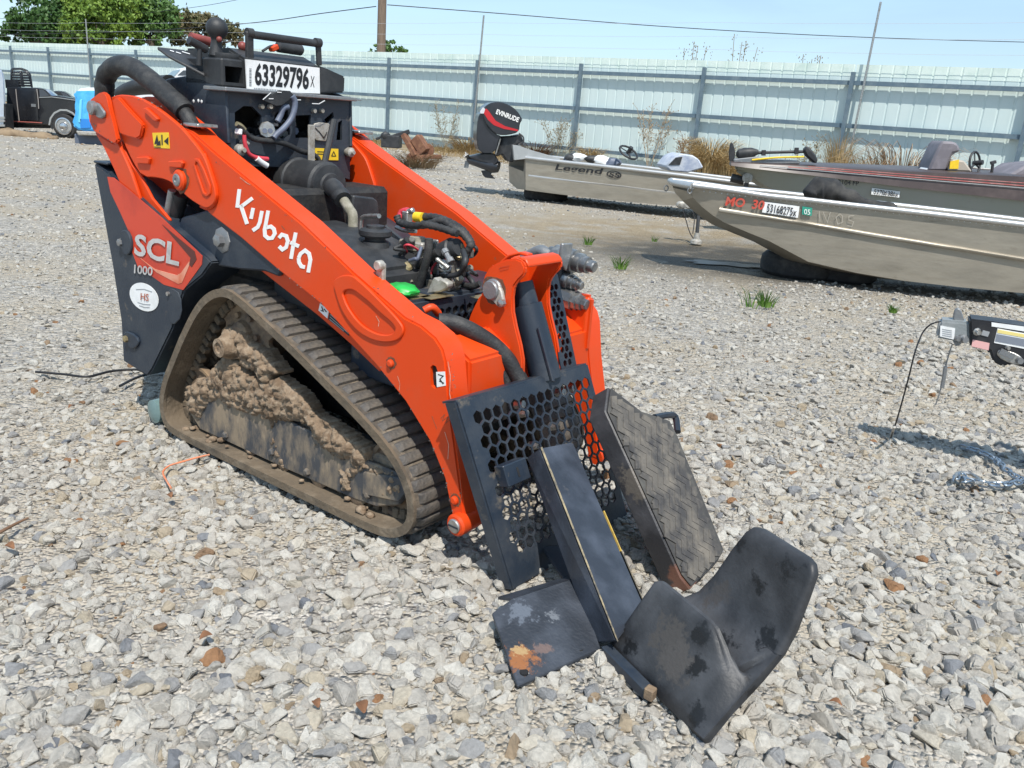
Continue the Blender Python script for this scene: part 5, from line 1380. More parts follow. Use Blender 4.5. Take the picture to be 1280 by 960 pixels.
# ---- trees beyond the fence
BARK = mat('bark', (.09, .07, .05), .9, c2=(.05, .04, .03), ns=8, bump=.4, bs=20)
def leafmat(nm, a, c, d):
    m = mat(nm, a, .55, c2=c, ns=.55, lo=.40, hi=.62, c3=d, ns3=1.9, lo3=.5, hi3=.7, spec=.3)
    m.node_tree.nodes['Principled BSDF'].inputs['Transmission Weight'].default_value = 0
    return m
LEAFD = leafmat('dark_green_leaves', (.042, .095, .026), (.068, .140, .032), (.022, .054, .018))
LEAFL = leafmat('bright_green_leaves', (.115, .200, .030), (.165, .245, .036), (.060, .125, .024))
LEAFM = leafmat('mid_green_leaves', (.070, .150, .038), (.110, .190, .045), (.036, .080, .026))
LEAFB = leafmat('brownish_leaves', (.125, .130, .058), (.165, .130, .070), (.070, .095, .040))
def tree(nm, label, base, lobes, leaf, n_, size, group=None, trunk=.28):
    """lobes: (px, py, depth, radius m)"""
    t = thing(nm, label, 'tree', base, group=group)
    cs_ = [(D(x, y, d), r) for x, y, d, r in lobes]
    top_ = max(cs_, key=lambda c: c[0].z)[0]
    b = B(); mid = Vector((base.x, base.y, min(c[0].z for c in cs_) * .9 + .3))
    b.tube([base, base.lerp(mid, .5) + Vector((.1, 0, 0)), mid], trunk, 9, 4, lambda q: 1.15 - .5 * q)
    for c, r in cs_: b.tube([mid - Vector((0, 0, .3)), mid.lerp(c, .5) + Vector((0, 0, -.2 * r)), c], trunk * .42, 6, 4, lambda q: 1 - .75 * q)
    b.done('trunk', BARK, t)
    b = B(); R_ = random.Random(len(label) * 7 + n_)
    tot = sum(r ** 2 for c, r in cs_)
    for c, r in cs_:
        k = int(n_ * r * r / tot)
        # leaf sprays gathered in clumps with gaps between
        cl = []
        for _ in range(max(6, int(k / 34))):
            d = Vector((R_.gauss(0, 1), R_.gauss(0, 1), R_.gauss(0, 1))).normalized()
            cl.append((c + Vector((d.x, d.y, d.z * .82)) * r * R_.uniform(.45, 1.06), r * R_.uniform(.13, .30)))
        for _ in range(k):
            cc, cr__ = cl[R_.randrange(len(cl))]
            p = cc + Vector((R_.gauss(0, .5), R_.gauss(0, .5), R_.gauss(0, .42))) * cr__
            a = Vector((R_.gauss(0, 1), R_.gauss(0, 1), R_.gauss(0, .6))).normalized(); e = a.orthogonal().normalized()
            e = (e * cos(R_.uniform(0, 6)) + a.cross(e) * sin(R_.uniform(0, 6))).normalized()
            s_ = size * R_.uniform(.6, 1.3); f = a.cross(e)
            b.bm.faces.new([b.bm.verts.new(p + q) for q in (e * s_, f * s_ * .5, -e * s_ * .8, -f * s_ * .5)])
    b.done('crown', leaf, t, smooth=False, recalc=False)
    return t
def base_at(px, d):
    p = D(px, 70, d); p.z = 0; return p
tree('broad_tree', 'broad dark green tree over the fence at the far left end', base_at(52, 58), [(30, 34, 58, 1.3), (48, 20, 58, 1.6), (75, 14, 59, 1.7), (62, 38, 57, 1.5), (20, 44, 58, .9), (95, 32, 59, 1.6), (86, 45, 58, 1.4)], LEAFD, 9000, .17)
tree('bright_tree', 'bright yellow green tree standing tallest among the trees', base_at(128, 55), [(100, 20, 55, 1.4), (125, 5, 55, 1.8), (150, 16, 55, 1.6), (120, 30, 54.5, 1.7), (148, 38, 55, 1.4), (98, 42, 55, 1.3), (165, 8, 56, 1.4), (140, -14, 56, 1.5)], LEAFL, 10000, .16)
tree('round_tree', 'mid green tree just behind the yellow green one', base_at(190, 57), [(178, 18, 57, 1.4), (196, 12, 57, 1.3), (205, 26, 57, 1.2), (188, 38, 57, 1.4), (168, 44, 57, 1.2)], LEAFM, 6000, .16)
tree('low_tree', 'low brownish tree row behind the loader levers', base_at(262, 60), [(222, 30, 60, 1.0), (236, 26, 60, 1.0), (252, 27, 60, 1.0), (270, 30, 60, .9), (228, 36, 60, 1.1), (243, 32, 60, 1.0), (258, 34, 60, 1.1), (274, 36, 60, 1.1), (290, 42, 60, .9), (232, 48, 60, 1.0), (262, 48, 60, 1.2), (300, 48, 60, .7), (286, 36, 60, .8)], LEAFB, 9000, .14)
tree('small_tree', 'small dark green treetop at the foot of the wooden pole', base_at(486, 62), [(478, 62, 62, .55), (490, 59, 62, .65), (502, 64, 62, .45), (466, 65, 62, .35)], LEAFM, 1500, .12, trunk=.12)

# ---- dry growth along the fence
STRAW = mat('dry_straw', (.46, .34, .17), .85, c2=(.34, .23, .11), ns=3, c3=(.56, .45, .26), ns3=5, spec=.2)
BROWNW = mat('brown_dead_weed', (.16, .095, .06), .9, c2=(.26, .17, .11), ns=5, spec=.2)
GREYW = mat('grey_dead_weed', (.30, .27, .20), .9, c2=(.24, .21, .14), ns=5, spec=.2)
GRASSG = mat('fresh_grass', (.10, .22, .03), .7, c2=(.17, .28, .05), ns=9, spec=.3)
def blades(b, base, n_, h, spread, droop, w, R_, lean=(0, 0)):
    for _ in range(n_):
        a = R_.uniform(0, 2 * pi); r = spread * R_.random() ** .7
        p = Vector(base) + Vector((cos(a) * r * .5, sin(a) * r * .5, 0)); hh = h * R_.uniform(.5, 1.1)
        out = Vector((cos(a), sin(a), 0)) * spread * R_.uniform(.4, 1.3) + Vector((lean[0], lean[1], 0))
        side = Vector((-sin(a), cos(a), 0)).lerp(Vector((1, 0, 0)), .5).normalized() * w
        prev = None
        for k in range(5):
            t = k / 4; q = p + out * (t ** 1.6) + Vector((0, 0, hh * (t - droop * t * t * t)))
            cur = (b.bm.verts.new(q - side * (1 - t * .85)), b.bm.verts.new(q + side * (1 - t * .85)))
            if prev: b.bm.faces.new((prev[0], prev[1], cur[1], cur[0]))
            prev = cur
def clump(nm, label, px, py, n_, h, spread, droop, m, cat='dry grass', w=.012, lean=(0, 0), group=None, dist=None):
    base = G(px, py)
    if (base - FA).dot(FN) < .75:                       # keep the roots on the yard side of the fence
        d = ray(px, py); base = EYEP + d * ((FA + FN * .75 - EYEP).dot(FN) / d.dot(FN)); base.z = 0
    b = B(); blades(b, base, n_, h, spread, droop, w, random.Random(int(px * 3 + py)), lean)
    return b.top(nm, m, label, cat, base, smooth=False, recalc=False, group=group)
def seedhead(nm, label, px, py, stems, h, m, cat='weed', spread=.3):
    base = G(px, py); R_ = random.Random(int(px)); b = B()
    if (base - FA).dot(FN) < .5:
        d = ray(px, py); base = EYEP + d * ((FA + FN * .5 - EYEP).dot(FN) / d.dot(FN)); base.z = 0
    for k in range(stems):
        q = base + Vector((R_.uniform(-spread, spread), R_.uniform(-.1, .1), h * R_.uniform(.6, 1.0)))
        b.tube([base + Vector((R_.uniform(-.08, .08), 0, 0)), base.lerp(q, .55) + Vector((R_.uniform(-.08, .08), 0, 0)), q], .008, 4, 3)
        for j in range(26):
            t = R_.uniform(.35, 1); p = base.lerp(q, t); e_ = p + Vector((R_.gauss(0, .12), R_.gauss(0, .1), R_.uniform(.0, .16))); b.bar(p, e_, .006, .006); b.blob(e_, R_.uniform(.008, .020), (1, 1, 1.6), 1)
    return b.top(nm, m, label, cat, base, smooth=False)
clump('dry_grass_clump', 'thick straw coloured grass clump in front of the fence between two boats', 885, 214, 700, 1.9, .75, .5, STRAW)
clump('dry_grass_clump', 'upright tuft of straw coloured grass before the fence by the trolling motor shaft', 1046, 214, 260, 2.0, .40, .3, STRAW)
clump('dry_grass_clump', 'reddish brown grass clump arching over before the right part of the fence', 1128, 222, 260, 2.6, 1.3, .62, mat('reddish_dry_grass', (.30, .19, .11), .85, c2=(.40, .29, .17), ns=4), w=.014)
clump('dry_grass_clump', 'flattened straw tuft behind the outboard boat cockpit', 738, 200, 300, .95, .5, .5, STRAW)
clump('dry_grass_clump', 'low straw grass between the brown stalk and the trolling motor', 915, 212, 320, 1.3, .6, .5, STRAW)
clump('dry_grass_clump', 'ragged straw tuft just left of the outboard motor', 585, 190, 300, .9, .9, .5, STRAW)
clump('dry_grass_clump', 'low straw tuft against the fence by the bass boat seat', 1082, 216, 200, 1.6, .5, .4, STRAW)
clump('dry_grass_clump', 'short brown tuft right of the outboard motor by the fence foot', 668, 194, 260, 1.0, .9, .5, BROWNW)
seedhead('dead_weed', 'dark brown seed stalk standing beside the straw grass clump', 850, 211, 5, 1.25, BROWNW, spread=.09)
seedhead('dead_weed', 'thin dark stalk right of the brown seed stalk', 866, 211, 3, 1.1, BROWNW, spread=.1)
seedhead('dead_weed', 'grey spindly weeds in front of the fence right of the outboard motor', 697, 196, 9, 1.35, GREYW, spread=.75)
seedhead('dead_weed', 'tall pale weed bush against the fence left of the outboard motor', 557, 186, 7, 1.75, GREYW, spread=.45)
seedhead('dead_weed', 'tall leaning weed stems behind the boat steering wheel', 812, 206, 7, 2.0, mat('tan_weed', (.32, .24, .15), .9), spread=.6)
seedhead('dead_weed', 'short dark stems before the fence over the bass boat bow', 1003, 212, 5, 1.35, GREYW, spread=.5)
for px, hh, lab in ((865, 1.0, 'faint tall weed showing over the fence top above the straw clump'), (925, 1.25, 'pair of faint weed plumes over the fence top left of the leaning stake'), (1016, .75, 'smallest weed tip showing over the fence top')):
    q = D(px, 78, 27.5); base = Vector((q.x, q.y, 0)); R_ = random.Random(px); b = B()
    for k in range(4):
        e = base + Vector((R_.uniform(-.35, .5), 0, FH + hh * R_.uniform(.6, 1)))
        b.tube([base, base.lerp(e, .6), e], .012, 4, 2)
        for j in range(22):
            t = R_.uniform(.0, 1); p = e + Vector((R_.gauss(0, .10), R_.gauss(0, .1), -t * hh * .8)); b.blob(p, R_.uniform(.010, .02), (1, 1, 1.6), 1)
    b.top('weed', GREYW, lab, 'weed', base, smooth=False)
R_ = random.Random(5)
b = B()
for k in range(15000):
    s_ = R_.uniform(12, 62); off = abs(R_.gauss(0, 1.7)) + .25
    if noise.noise(Vector((s_ * .5, off * .5, 7))) < -.22: continue
    p = fpt(s_, off, -.02); blades(b, p, 1, R_.uniform(.08, .34) * (1.3 if off < 1 else 1), .16, .5, .014, R_)
gf = b.done('dry_grass', STRAW, None, smooth=False, recalc=False); gf['kind'] = 'stuff'
for px, py, n_, h, lab in ((735, 306, 40, .16, 'small green grass tuft on bare dirt above the couplers'), (775, 336, 46, .22, 'green grass tuft with long blades right of the hydraulic couplers'), (957, 383, 60, .22, 'tall green grass tuft in front of the jon boat tyre'),
                       (938, 384, 14, .26, 'sparse thin weed left of the tall green tuft'), (1116, 391, 60, .10, 'low green grass tuft above the trailer coupler'), (968, 300, 20, .2, 'thin weeds at the foot of the jon boat stand'), (818, 302, 16, .12, 'tiny green weed on the dirt before the outboard boat')):
    clump('grass_tuft', lab, px, py, n_, h, h * .55, .35, GRASSG, 'grass tuft', .005)

# ---- puddle under the jon boat bow
WATER = mat('puddle_water', (.045, .042, .034), .32, c2=(.07, .062, .048), ns=2.5, spec=.6)
w0 = G(912, 331)
pl = []
for k in range(40):
    t = 2 * pi * k / 40; r = 1 + .75 * noise.noise(Vector((cos(t) * 1.9, sin(t) * 1.9, 2)))
    pl.append(w0 + Vector((cos(t) * .42 * r, sin(t) * .12 * r, .006 - w0.z)))
b = B(); b.face(pl); pud = b.done('puddle', WATER, None, smooth=False); pud['kind'] = 'structure'
for v in pud.data.vertices: v.co.z = height(w0.x, w0.y) + .010

# ---- boats
ALUH = mat('brushed_aluminium_hull', (.37, .335, .275), .42, .45, c2=(.28, .255, .21), ns=2.2, lo=.4, hi=.7, stretch=(1, 1, 4), c3=(.20, .175, .135), ns3=5, lo3=.60, hi3=.82, bump=.5, bs=3.0)
ALUB = mat('bright_aluminium_rail', (.50, .50, .49), .36, .6, c2=(.55, .55, .54), ns=8)
GREYH = mat('grey_green_gelcoat', (.26, .275, .24), .35, c2=(.27, .28, .255), ns=2, c3=(.20, .19, .16), ns3=4, lo3=.6, hi3=.85)
BROWNB = mat('faded_dark_brown_band', (.055, .038, .034), .4, c2=(.09, .065, .058), ns=3)
CARPET = mat('grey_boat_carpet', (.13, .12, .125), .95, c2=(.17, .16, .16), ns=12)
GLASSY = mat('tinted_glass', (.05, .06, .075), .12, spec=.7)
def hull(t, pl_, st, beam, inset, m, depth=.28, nm='hull'):
    b = B(); last = None
    Z = Vector((0, 0, 1))
    for px, gy, by in st:
        g0 = pl_(px, gy, 0); k0 = pl_(px, by, inset)
        bw_ = beam if not isinstance(beam, list) else beam[st.index((px, gy, by))]
        far = pl_.w * bw_
        mid = k0 + pl_.w * (bw_ / 2 - inset) - Z * .05
        d = min(depth, max(.05, (g0.z - k0.z) - .05))
        row = [b.bm.verts.new(p) for p in (g0, g0 + pl_.w * .07, g0 + pl_.w * .09 - Z * d, g0 + far - pl_.w * .09 - Z * d, g0 + far - pl_.w * .07, g0 + far, k0 + far - pl_.w * (2 * inset), mid, k0)]
        if last: b.join(last, row)
        else: b.bm.faces.new(row[::-1])
        last = row
    b.bm.faces.new(last)
    return b.done(nm, m, t, sharp=25)
# outboard boat
PA = Plane((657, 197), 13.2, (900, 225.5), 12.4, (-.20, .98, 0))
stA = [(657, 197, 237.5), (700, 202, 243), (760, 208.5, 250), (830, 216.5, 256.5), (880, 222.5, 256), (930, 229, 250), (985, 236, 244)]
bA = thing('aluminium_boat', 'bare aluminium fishing boat with black slanted lettering and an outboard on its stern', 'boat', PA(700, 240))
ORG[bA.name] = bA.location.copy()
hA = hull(bA, PA, stA, 1.55, .03, ALUH, .22)
b = B(); b.tube([PA(x, g, -.01) for x, g, _ in stA], .028, 8, 2); b.tube([PA(x, g, -.01) + PA.w * 1.57 for x, g, _ in stA], .028, 8, 2); b.done('gunwale', ALUB, bA, sharp=60)
b = B(); b.tube([PA(x, y, .035) for x, y in ((661, 219), (720, 226.5), (780, 233), (845, 241), (900, 244))], .022, 6, 2); b.done('strake', ALUB, bA, sharp=60)
for off in (.0, 1.42): PA.prism([(641 + (0 if off == 0 else 0), 181), (648, 182), (704, 201), (657, 198.5), (643, 200)], off + .03, .10).done('stern_gusset', ALUB, bA)
b = B(); b.prism([PA(641, 181, .05), PA(700, 198, .05), PA(700, 198, 1.45), PA(641, 181, 1.45)], (0, 0, -.03)); b.done('stern_deck', ALUB, bA)
text('boat_lettering', 'Legend', PA(693, 214.2, -.004), PA(750.5, 219.8, -.004), PA(696.5, 205.2, -.004), BLET, bA, bold=.02, lift=.004, label='black slanted lettering')
ovc = lambda t, r: PA(767.5 + 9.3 * r * cos(t), 218.2 + 4.6 * r * sin(t) + 1.0 * r * cos(t), -.006)
b = B(); b.frame([ovc(2 * pi * k / 24, 1) for k in range(24)], [ovc(2 * pi * k / 24, .84) for k in range(24)], (0, .002, 0)); b.done('emblem_ring', BLET, bA, smooth=False)
text('emblem_lettering', 'SS', PA(761, 220.5, -.005), PA(774, 222, -.005), PA(762.5, 215, -.005), BLET, bA, bold=.02, lift=.004)
cm = PA.prism([(832, 208), (842, 196), (852, 192), (866, 194), (874, 199), (880, 210), (860, 216), (838, 214)], .25, .45).done('console', mat('pale_console', (.50, .53, .58), .45, c2=(.30, .34, .44), ns=5), bA, bevel=.02)
PA.prism([(836, 206), (845, 197), (853, 196), (850, 206)], .235, .012).done('dash', PLASTIC, cm)
def wheel_ring(parent, c, ax, r, th, nm='steering_wheel', spokes=3):
    b = B(); ax = Vector(ax).normalized(); t = ax.orthogonal().normalized(); u2 = ax.cross(t)
    pts = [c + t * r * cos(k * pi / 8) + u2 * r * sin(k * pi / 8) for k in range(17)]
    b.tube(pts, th, 8, 1)
    for k in range(spokes): b.bar(c, c + t * r * cos(k * 2 * pi / spokes) + u2 * r * sin(k * 2 * pi / spokes), th * 1.4, th)
    b.cyl(c - ax * .02, c + ax * .10, r * .22, seg=10)
    return b.done(nm, PLASTIC, parent, sharp=60)
wheel_ring(bA, PA(785.5, 190.5, .35), (.35, -.45, .8), .155, .016)
wheel_ring
for px, py, sz, m_ in ((716, 198, .09, PLASTIC), (724, 197, .09, WHITE), (740, 199, .08, PLASTIC), (753, 201, .10, WHITE), (766, 203, .09, BLUEC), (712, 200, .07, BLUEC)):
    b = B(); q = PA(px, py, .5); b.blob(q, sz, (1.5, 1, .8), 2, .3, 2); b.done('cockpit_gear', m_, bA)
# outboard motor
def O6(pts): return [(570 + x / 6.857, 120 + y / 6.857) for x, y in pts]
om = thing('outboard_motor', 'black outboard motor with red stripe tilted up on the aluminium boat stern', 'outboard motor', PA(640, 205, .7)); ORG[om.name] = om.location.copy()
COWL = mat('black_cowl_gloss', (.018, .020, .026), .28, c2=(.028, .030, .038), ns=3, coat=.3)
cw = PA.prism([tuple(p) for p in chaikin(O6([(235, 110), (265, 75), (320, 52), (390, 52), (460, 78), (520, 120), (560, 180), (570, 210), (548, 235), (542, 300), (500, 325), (400, 340), (330, 320), (250, 230), (230, 160)]), 1)], .45, .52).done('cowl', COWL, om, bevel=.07, seg=3)
PA.prism([tuple(p) for p in chaikin(O6([(200, 150), (235, 130), (255, 240), (335, 325), (400, 345), (370, 360), (340, 490), (205, 490), (176, 400), (178, 250)]), 1)], .50, .42).done('mid_cowl', COWL, om, bevel=.05, seg=3)
PA.prism(O6([(248, 112), (262, 108), (285, 135), (340, 212), (420, 258), (532, 288), (530, 302), (410, 282), (325, 250), (275, 205), (240, 150)]), .443, .01).done('red_stripe', mat('outboard_red', (.50, .02, .025), .4), om, smooth=False)
PA.prism(O6([(206, 130), (232, 95), (250, 112), (238, 150), (210, 150)]), .442, .01).done('silver_badge', mat('badge_silver', (.6, .6, .62), .4), om, smooth=False)
text('outboard_lettering', 'EVINRUDE', PA(*O6([(340, 152)])[0], .44), PA(*O6([(532, 226)])[0], .44), PA(*O6([(354, 112)])[0], .44), WLET, om, bold=.03, lift=.003, label='white lettering on the cowl')
b = B(); q0, q1 = PA(*O6([(95, 540)])[0], .7), PA(*O6([(365, 610)])[0], .7); LL = (q1 - q0).length
b.lathe(q0, q1, [(0, .03), (.06, .075), (.18, .085), (LL * .6, .10), (LL * .85, .12), (LL, .09)], 16)
lu = b.done('gearcase', COWL, om)
PA.prism(O6([(215, 640), (330, 630), (300, 670), (340, 712), (250, 700), (232, 680)]), .68, .04).done('skeg', COWL, lu, bevel=.008)
PA.prism(O6([(100, 520), (240, 488), (330, 490), (370, 560), (330, 600), (200, 560)]), .58, .24).done('anti_ventilation_plate', COWL, lu, bevel=.02)
b = B()
q = q0
for k in range(3):
    t = k * 2 * pi / 3 + .4; dv = Vector((0, cos(t), sin(t))); b.prism([q + dv * .03 + Vector((-.03, 0, 0)), q + dv * .14 + Vector((-.05, 0, 0)) + Vector((0, -sin(t), cos(t))) * .06, q + dv * .15 + Vector((.02, 0, 0)), q + dv * .03 + Vector((.04, 0, 0))], (.008, 0, 0))
b.done('propeller', DSTEEL, lu)
PA.prism(O6([(380, 350), (480, 345), (560, 330), (580, 390), (500, 420), (490, 570), (440, 560), (400, 500), (350, 520)]), .56, .28).done('transom_bracket', PLASTIC, om, bevel=.015)
b = B(); b.cyl(PA(*O6([(382, 365)])[0], .52), PA(*O6([(342, 500)])[0], .52), .014); b.done('tilt_rod', STEEL, om)
b = B(); b.tube([PA(x, y, .52) for x, y in O6([(540, 320), (575, 350), (578, 390), (550, 420)])], .014, 6, 4); b.tube([PA(x, y, .6) for x, y in O6([(470, 345), (520, 370), (530, 410), (500, 430)])], .012, 6, 4); b.done('control_cables', PLASTIC, om)
# tyres and blocks that carry the boats
TYRE = mat('old_tyre_rubber', (.018, .018, .019), .8, c2=(.05, .047, .043), ns=7, bump=.3, bs=40)
def flat_tyre(nm, label, c, R0, h, cat='tyre'):
    b = B()
    b.lathe(c, c + Vector((0, 0, h)), [(0, R0 * .62), (.002, R0 * .9), (h * .18, R0), (h * .45, R0 * 1.02), (h * .55, R0 * 1.02), (h * .82, R0), (h * .995, R0 * .9), (h, R0 * .6)], 28)
    return b.top(nm, TYRE, label, cat, c)
q = G(689, 253); q += PA.w * .45; q.z = -.01
flat_tyre('old_tyre', 'black tyre propping up the boat stern below the outboard motor', q, .36, .20)
# jon boat
PC = Plane((868, 231), 7.65, (1280, 281), 7.15, (-.22, .97, 0))
stC = [(866, 231.5, 247), (878, 233, 259), (890, 234.5, 268.5), (905, 236.5, 278), (935, 241, 290.5), (961, 245, 301), (1010, 250, 327), (1070, 257, 341), (1130, 263.5, 351), (1200, 271.5, 359), (1285, 281.5, 367), (1420, 298, 382), (1640, 325, 408)]
bC = thing('jon_boat', 'dull aluminium jon boat marked MO 30 in red near its square bow', 'boat', PC(1010, 327)); ORG[bC.name] = bC.location.copy()
hC = hull(bC, PC, stC, [.55, .57, .60, .62, .66, .70, .78, .86, .92, .98, 1.0, 1.0, 1.0], .06, ALUH, .30)
b = B(); b.tube([PC(x, g, -.012) for x, g, _ in stC], .024, 8, 2); b.done('gunwale', ALUB, bC, sharp=60)
b = B(); bms = [.55, .57, .60, .62, .66, .70, .78, .86, .92, .98, 1.0, 1.0, 1.0]; b.tube([PC(x, g, 0) + PC.w * w for (x, g, _), w in zip(stC, bms)], .024, 8, 2); b.done('gunwale', ALUB, bC, sharp=60)
g0, g1 = PC(866, 231.5, 0), PC(866, 231.5, 0) + PC.w * .55
b = B(); dd = (PC(905, 236.5, 0) - g0)
b.prism([g0 + Vector((0, 0, .012)), g1 + Vector((0, 0, .012)), g1 + dd * .8 + Vector((0, 0, .012)), g0 + dd * .8 + Vector((0, 0, .012))], (0, 0, -.03)); b.done('bow_plate', ALUB, bC, bevel=.006)
b = B(); b.tube([g0 + Vector((0, 0, -.01)), g0.lerp(g1, .5) - PC.u * .05 + Vector((0, 0, -.01)), g1 + Vector((0, 0, -.01))], .030, 8, 4); b.done('bow_rail', ALUB, bC, sharp=60)
b = B(); q = g0 + Vector((-.02, 0, -.05)); b.tube([q + Vector((.02 * cos(t), 0, .026 * sin(t))) for t in [k * .63 for k in range(11)]], .006, 6, 1); q = g1 + Vector((-.03, 0, -.08)); b.tube([q + Vector((.02 * cos(t), 0, .026 * sin(t))) for t in [k * .63 for k in range(11)]], .006, 6, 1); b.done('bow_eye', DSTEEL, bC)
b = B(); b.tube([PC(x, y, .012) for x, y in ((899, 262), (940, 268.5), (1000, 278), (1100, 295), (1200, 311), (1285, 325), (1420, 346), (1640, 380))], .020, 6, 2); b.done('strake', ALUH, bC, sharp=60)
b = B()
for k in range(70):
    x = 880 + k * 7.4; g = 233 + (x - 880) * .1165 + (x > 1285) * (x - 1285) * .01
    b.blob(PC(x, g + 6.2, .006), .0075, (1, .5, 1), 1)
b.done('rivets', ALUB, bC)['kind'] = 'stuff'
REDL = mat('faded_red_numbers', (.52, .06, .035), .6, c2=(.42, .10, .07), ns=20)
text('registration', 'MO  30', PC(906, 257, -.01), PC(954, 262.5, -.01), PC(909, 245.5, -.01), REDL, bC, bold=.03, lift=.004, label='red registration letters MO 30')
b = B(); b.prism([PC(955, 252, -.006), PC(999.5, 258, -.006), PC(997.4, 272.3, -.006), PC(952.5, 265.4, -.006)], (0, .003, 0)); st_ = b.done('number_label', WHITE, bC, smooth=False)
text('label_number', '53168275x', PC(958, 265, -.012), PC(995, 270.8, -.012), PC(959.5, 254.6, -.012), BLET, st_, bold=.01, lift=.003)
b = B(); b.prism([PC(1003, 258, -.006), PC(1015.5, 259.8, -.006), PC(1014.5, 270, -.006), PC(1002.5, 268, -.006)], (0, .003, 0)); gg = b.done('green_tag', mat('green_tag', (.03, .28, .20), .5), bC, smooth=False)
text('tag_print', '05', PC(1005, 267.5, -.012), PC(1012.5, 268.6, -.012), PC(1005.5, 261, -.012), WLET, gg, lift=.003)
strokes('scratched_marks', [[(1024, 264), (1025, 277)], [(1029, 265), (1034, 278), (1038, 265)], [(1050, 267), (1045, 272), (1047, 280), (1053, 278), (1053, 270), (1050, 267)], [(1068, 269), (1061, 270), (1061, 275), (1067, 277), (1065, 283), (1059, 282)]], .8, lambda p: PC(p[0], p[1], -.004), mat('chalk', (.375, .345, .29), .9), bC, Vector((0, -.001, 0)))
tp_ = [PC(1012, 247, .12), PC(1018, 240, .14), PC(1030, 237, .16), PC(1045, 241, .16), (PC(1064, 248, .14)), PC(1088, 255, .12), PC(1120, 263, .10)]
b = B(); b.tube(tp_, .10, 14, 6, lambda t: (.6 + .45 * min(1, t * 4)) * (1 if t < .35 else 1.35 - .98 * t) * (1 + .10 * sin(t * 31)))
for v in b.bm.verts: v.co += Vector(noise.noise_vector(v.co * 7)) * .035
b.top('black_tarp', TYRE, 'crumpled black rubber bundle hanging over the side of the aluminium jon boat', 'tarp', PC(1030, 245, .2), sharp=60)
q = G(1010, 351); q += PC.w * .40; q += PC.u * .1; q.z = -.01
flat_tyre('old_tyre', 'black tyre under the jon boat hull beside the puddle', q, .36, .21)
q2 = q + PC.u * .42 + PC.w * .05
flat_tyre('old_tyre', 'black tyre in deep shade under the jon boat, right of the puddle tyre', q2, .34, .17)
q = G(1122, 354); q += PC.w * .5; q.z = 0
b = B(); b.box((q.x - .2, q.y - .1, -.01), (q.x + .25, q.y + .1, .13)); b.top('concrete_block', mat('concrete', (.36, .35, .33), .9, c2=(.27, .26, .25), ns=12, bump=.3), 'grey concrete block under the middle of the jon boat', 'block', q, bevel=.008)
# prop stand under the bow
q = G(870, 304); d_ = depth_at(870, 304)
js = thing('bow_stand', 'slim dark post on a grey foot standing under the jon boat bow', 'stand', q); ORG[js.name] = q.copy()
b = B(); t0 = D(874, 262, d_); b.cyl(q + Vector((0, 0, .02)), t0, .022, seg=10); b.done('post', PLASTIC, js)
b = B(); b.lathe(q, q + Vector((0, 0, .12)), [(0, .075), (.03, .07), (.05, .04), (.09, .035), (.12, .03)], 12); b.done('foot', ALU, js)
b = B(); b.tube([D(852, 255, d_), D(856, 270, d_), D(862, 290, d_), D(868, 300, d_)], .006, 5, 4); b.tube([D(866, 262, d_), D(868, 275, d_), D(866, 292, d_)], .006, 5, 4); b.done('wire', BLET, js)
b = B(); c = D(852, 256, d_); b.blob(c, .06, (1.1, .6, .8), 3, .2, 2); c = D(865, 259, d_); b.blob(c, .06, (1.3, .6, .4), 3, .2, 2); b.done('lamp', ALU, js)
# bass boat
PBo = Plane((917, 204), 10.8, (1280, 221), 10.3)
bB = thing('bass_boat', 'dark topped bass boat with red pinstripes and a folded trolling motor on its bow', 'boat', PBo(1000, 250)); ORG[bB.name] = bB.location.copy()
stB = [(921, 207, 209.5), (935, 208.5, 219), (956, 211, 232), (1000, 216, 250), (1060, 223, 262), (1130, 232, 272), (1200, 240.5, 281), (1290, 251, 292), (1480, 270, 310), (1750, 295, 335)]
hull(bB, PBo, stB, [.25, .5, .8, 1.15, 1.5, 1.7, 1.8, 1.8, 1.8, 1.8], .14, GREYH, .05)
b = B(); last = None
stT = [(914, 203.5, 207), (935, 204.5, 210), (1000, 207.5, 217.5), (1060, 210.5, 225), (1130, 214, 234), (1200, 217, 242), (1290, 221.5, 252.5), (1480, 231, 271), (1750, 245, 297)]
for (px, ty, by), bm_ in zip(stT, [.25, .5, 1.15, 1.5, 1.7, 1.8, 1.8, 1.8, 1.8]):
    g = PBo(px, ty, .0); k = PBo(px, by, -.04)
    row = [b.bm.verts.new(p) for p in (k, g, g + PBo.w * .06 + Vector((0, 0, .015)), g + PBo.w * (bm_ - .06) + Vector((0, 0, .015)), g + PBo.w * bm_, k + PBo.w * (bm_ + .08))]
    if last: b.join(last, row)
    else: b.bm.faces.new(row[::-1])
    last = row
b.bm.faces.new(last)
dk = b.done('deck_cap', BROWNB, bB, sharp=20)
PINKS = mat('faded_red_stripe', (.45, .12, .11), .45, c2=(.55, .30, .27), ns=5)
for a, c, w, m_ in (((985, 208.6), (1285, 232.5), 1.1, PINKS), ((1010, 208.2), (1285, 229), .8, PINKS), ((950, 207), (1285, 235.5), 1.0, ALUB)):
    strokes('pinstripe', [[a, ((a[0] + c[0]) / 2, (a[1] + c[1]) / 2 + .4), c]], w, lambda p: PBo(p[0], p[1], -.035), m_, dk, Vector((0, -.004, 0)))
text('registration', 'MO 2104 FP', PBo(1032, 229.5, .0), PBo(1073, 232, .0), PBo(1032.5, 223.5, .0), BLET, bB, bold=.02, lift=.02)
b = B(); b.prism([PBo(1090, 235, .02), PBo(1125, 239.3, .02), PBo(1124, 247, .02), PBo(1089, 243, .02)], (0, .003, 0)); nl = b.done('number_label', WHITE, bB, smooth=False)
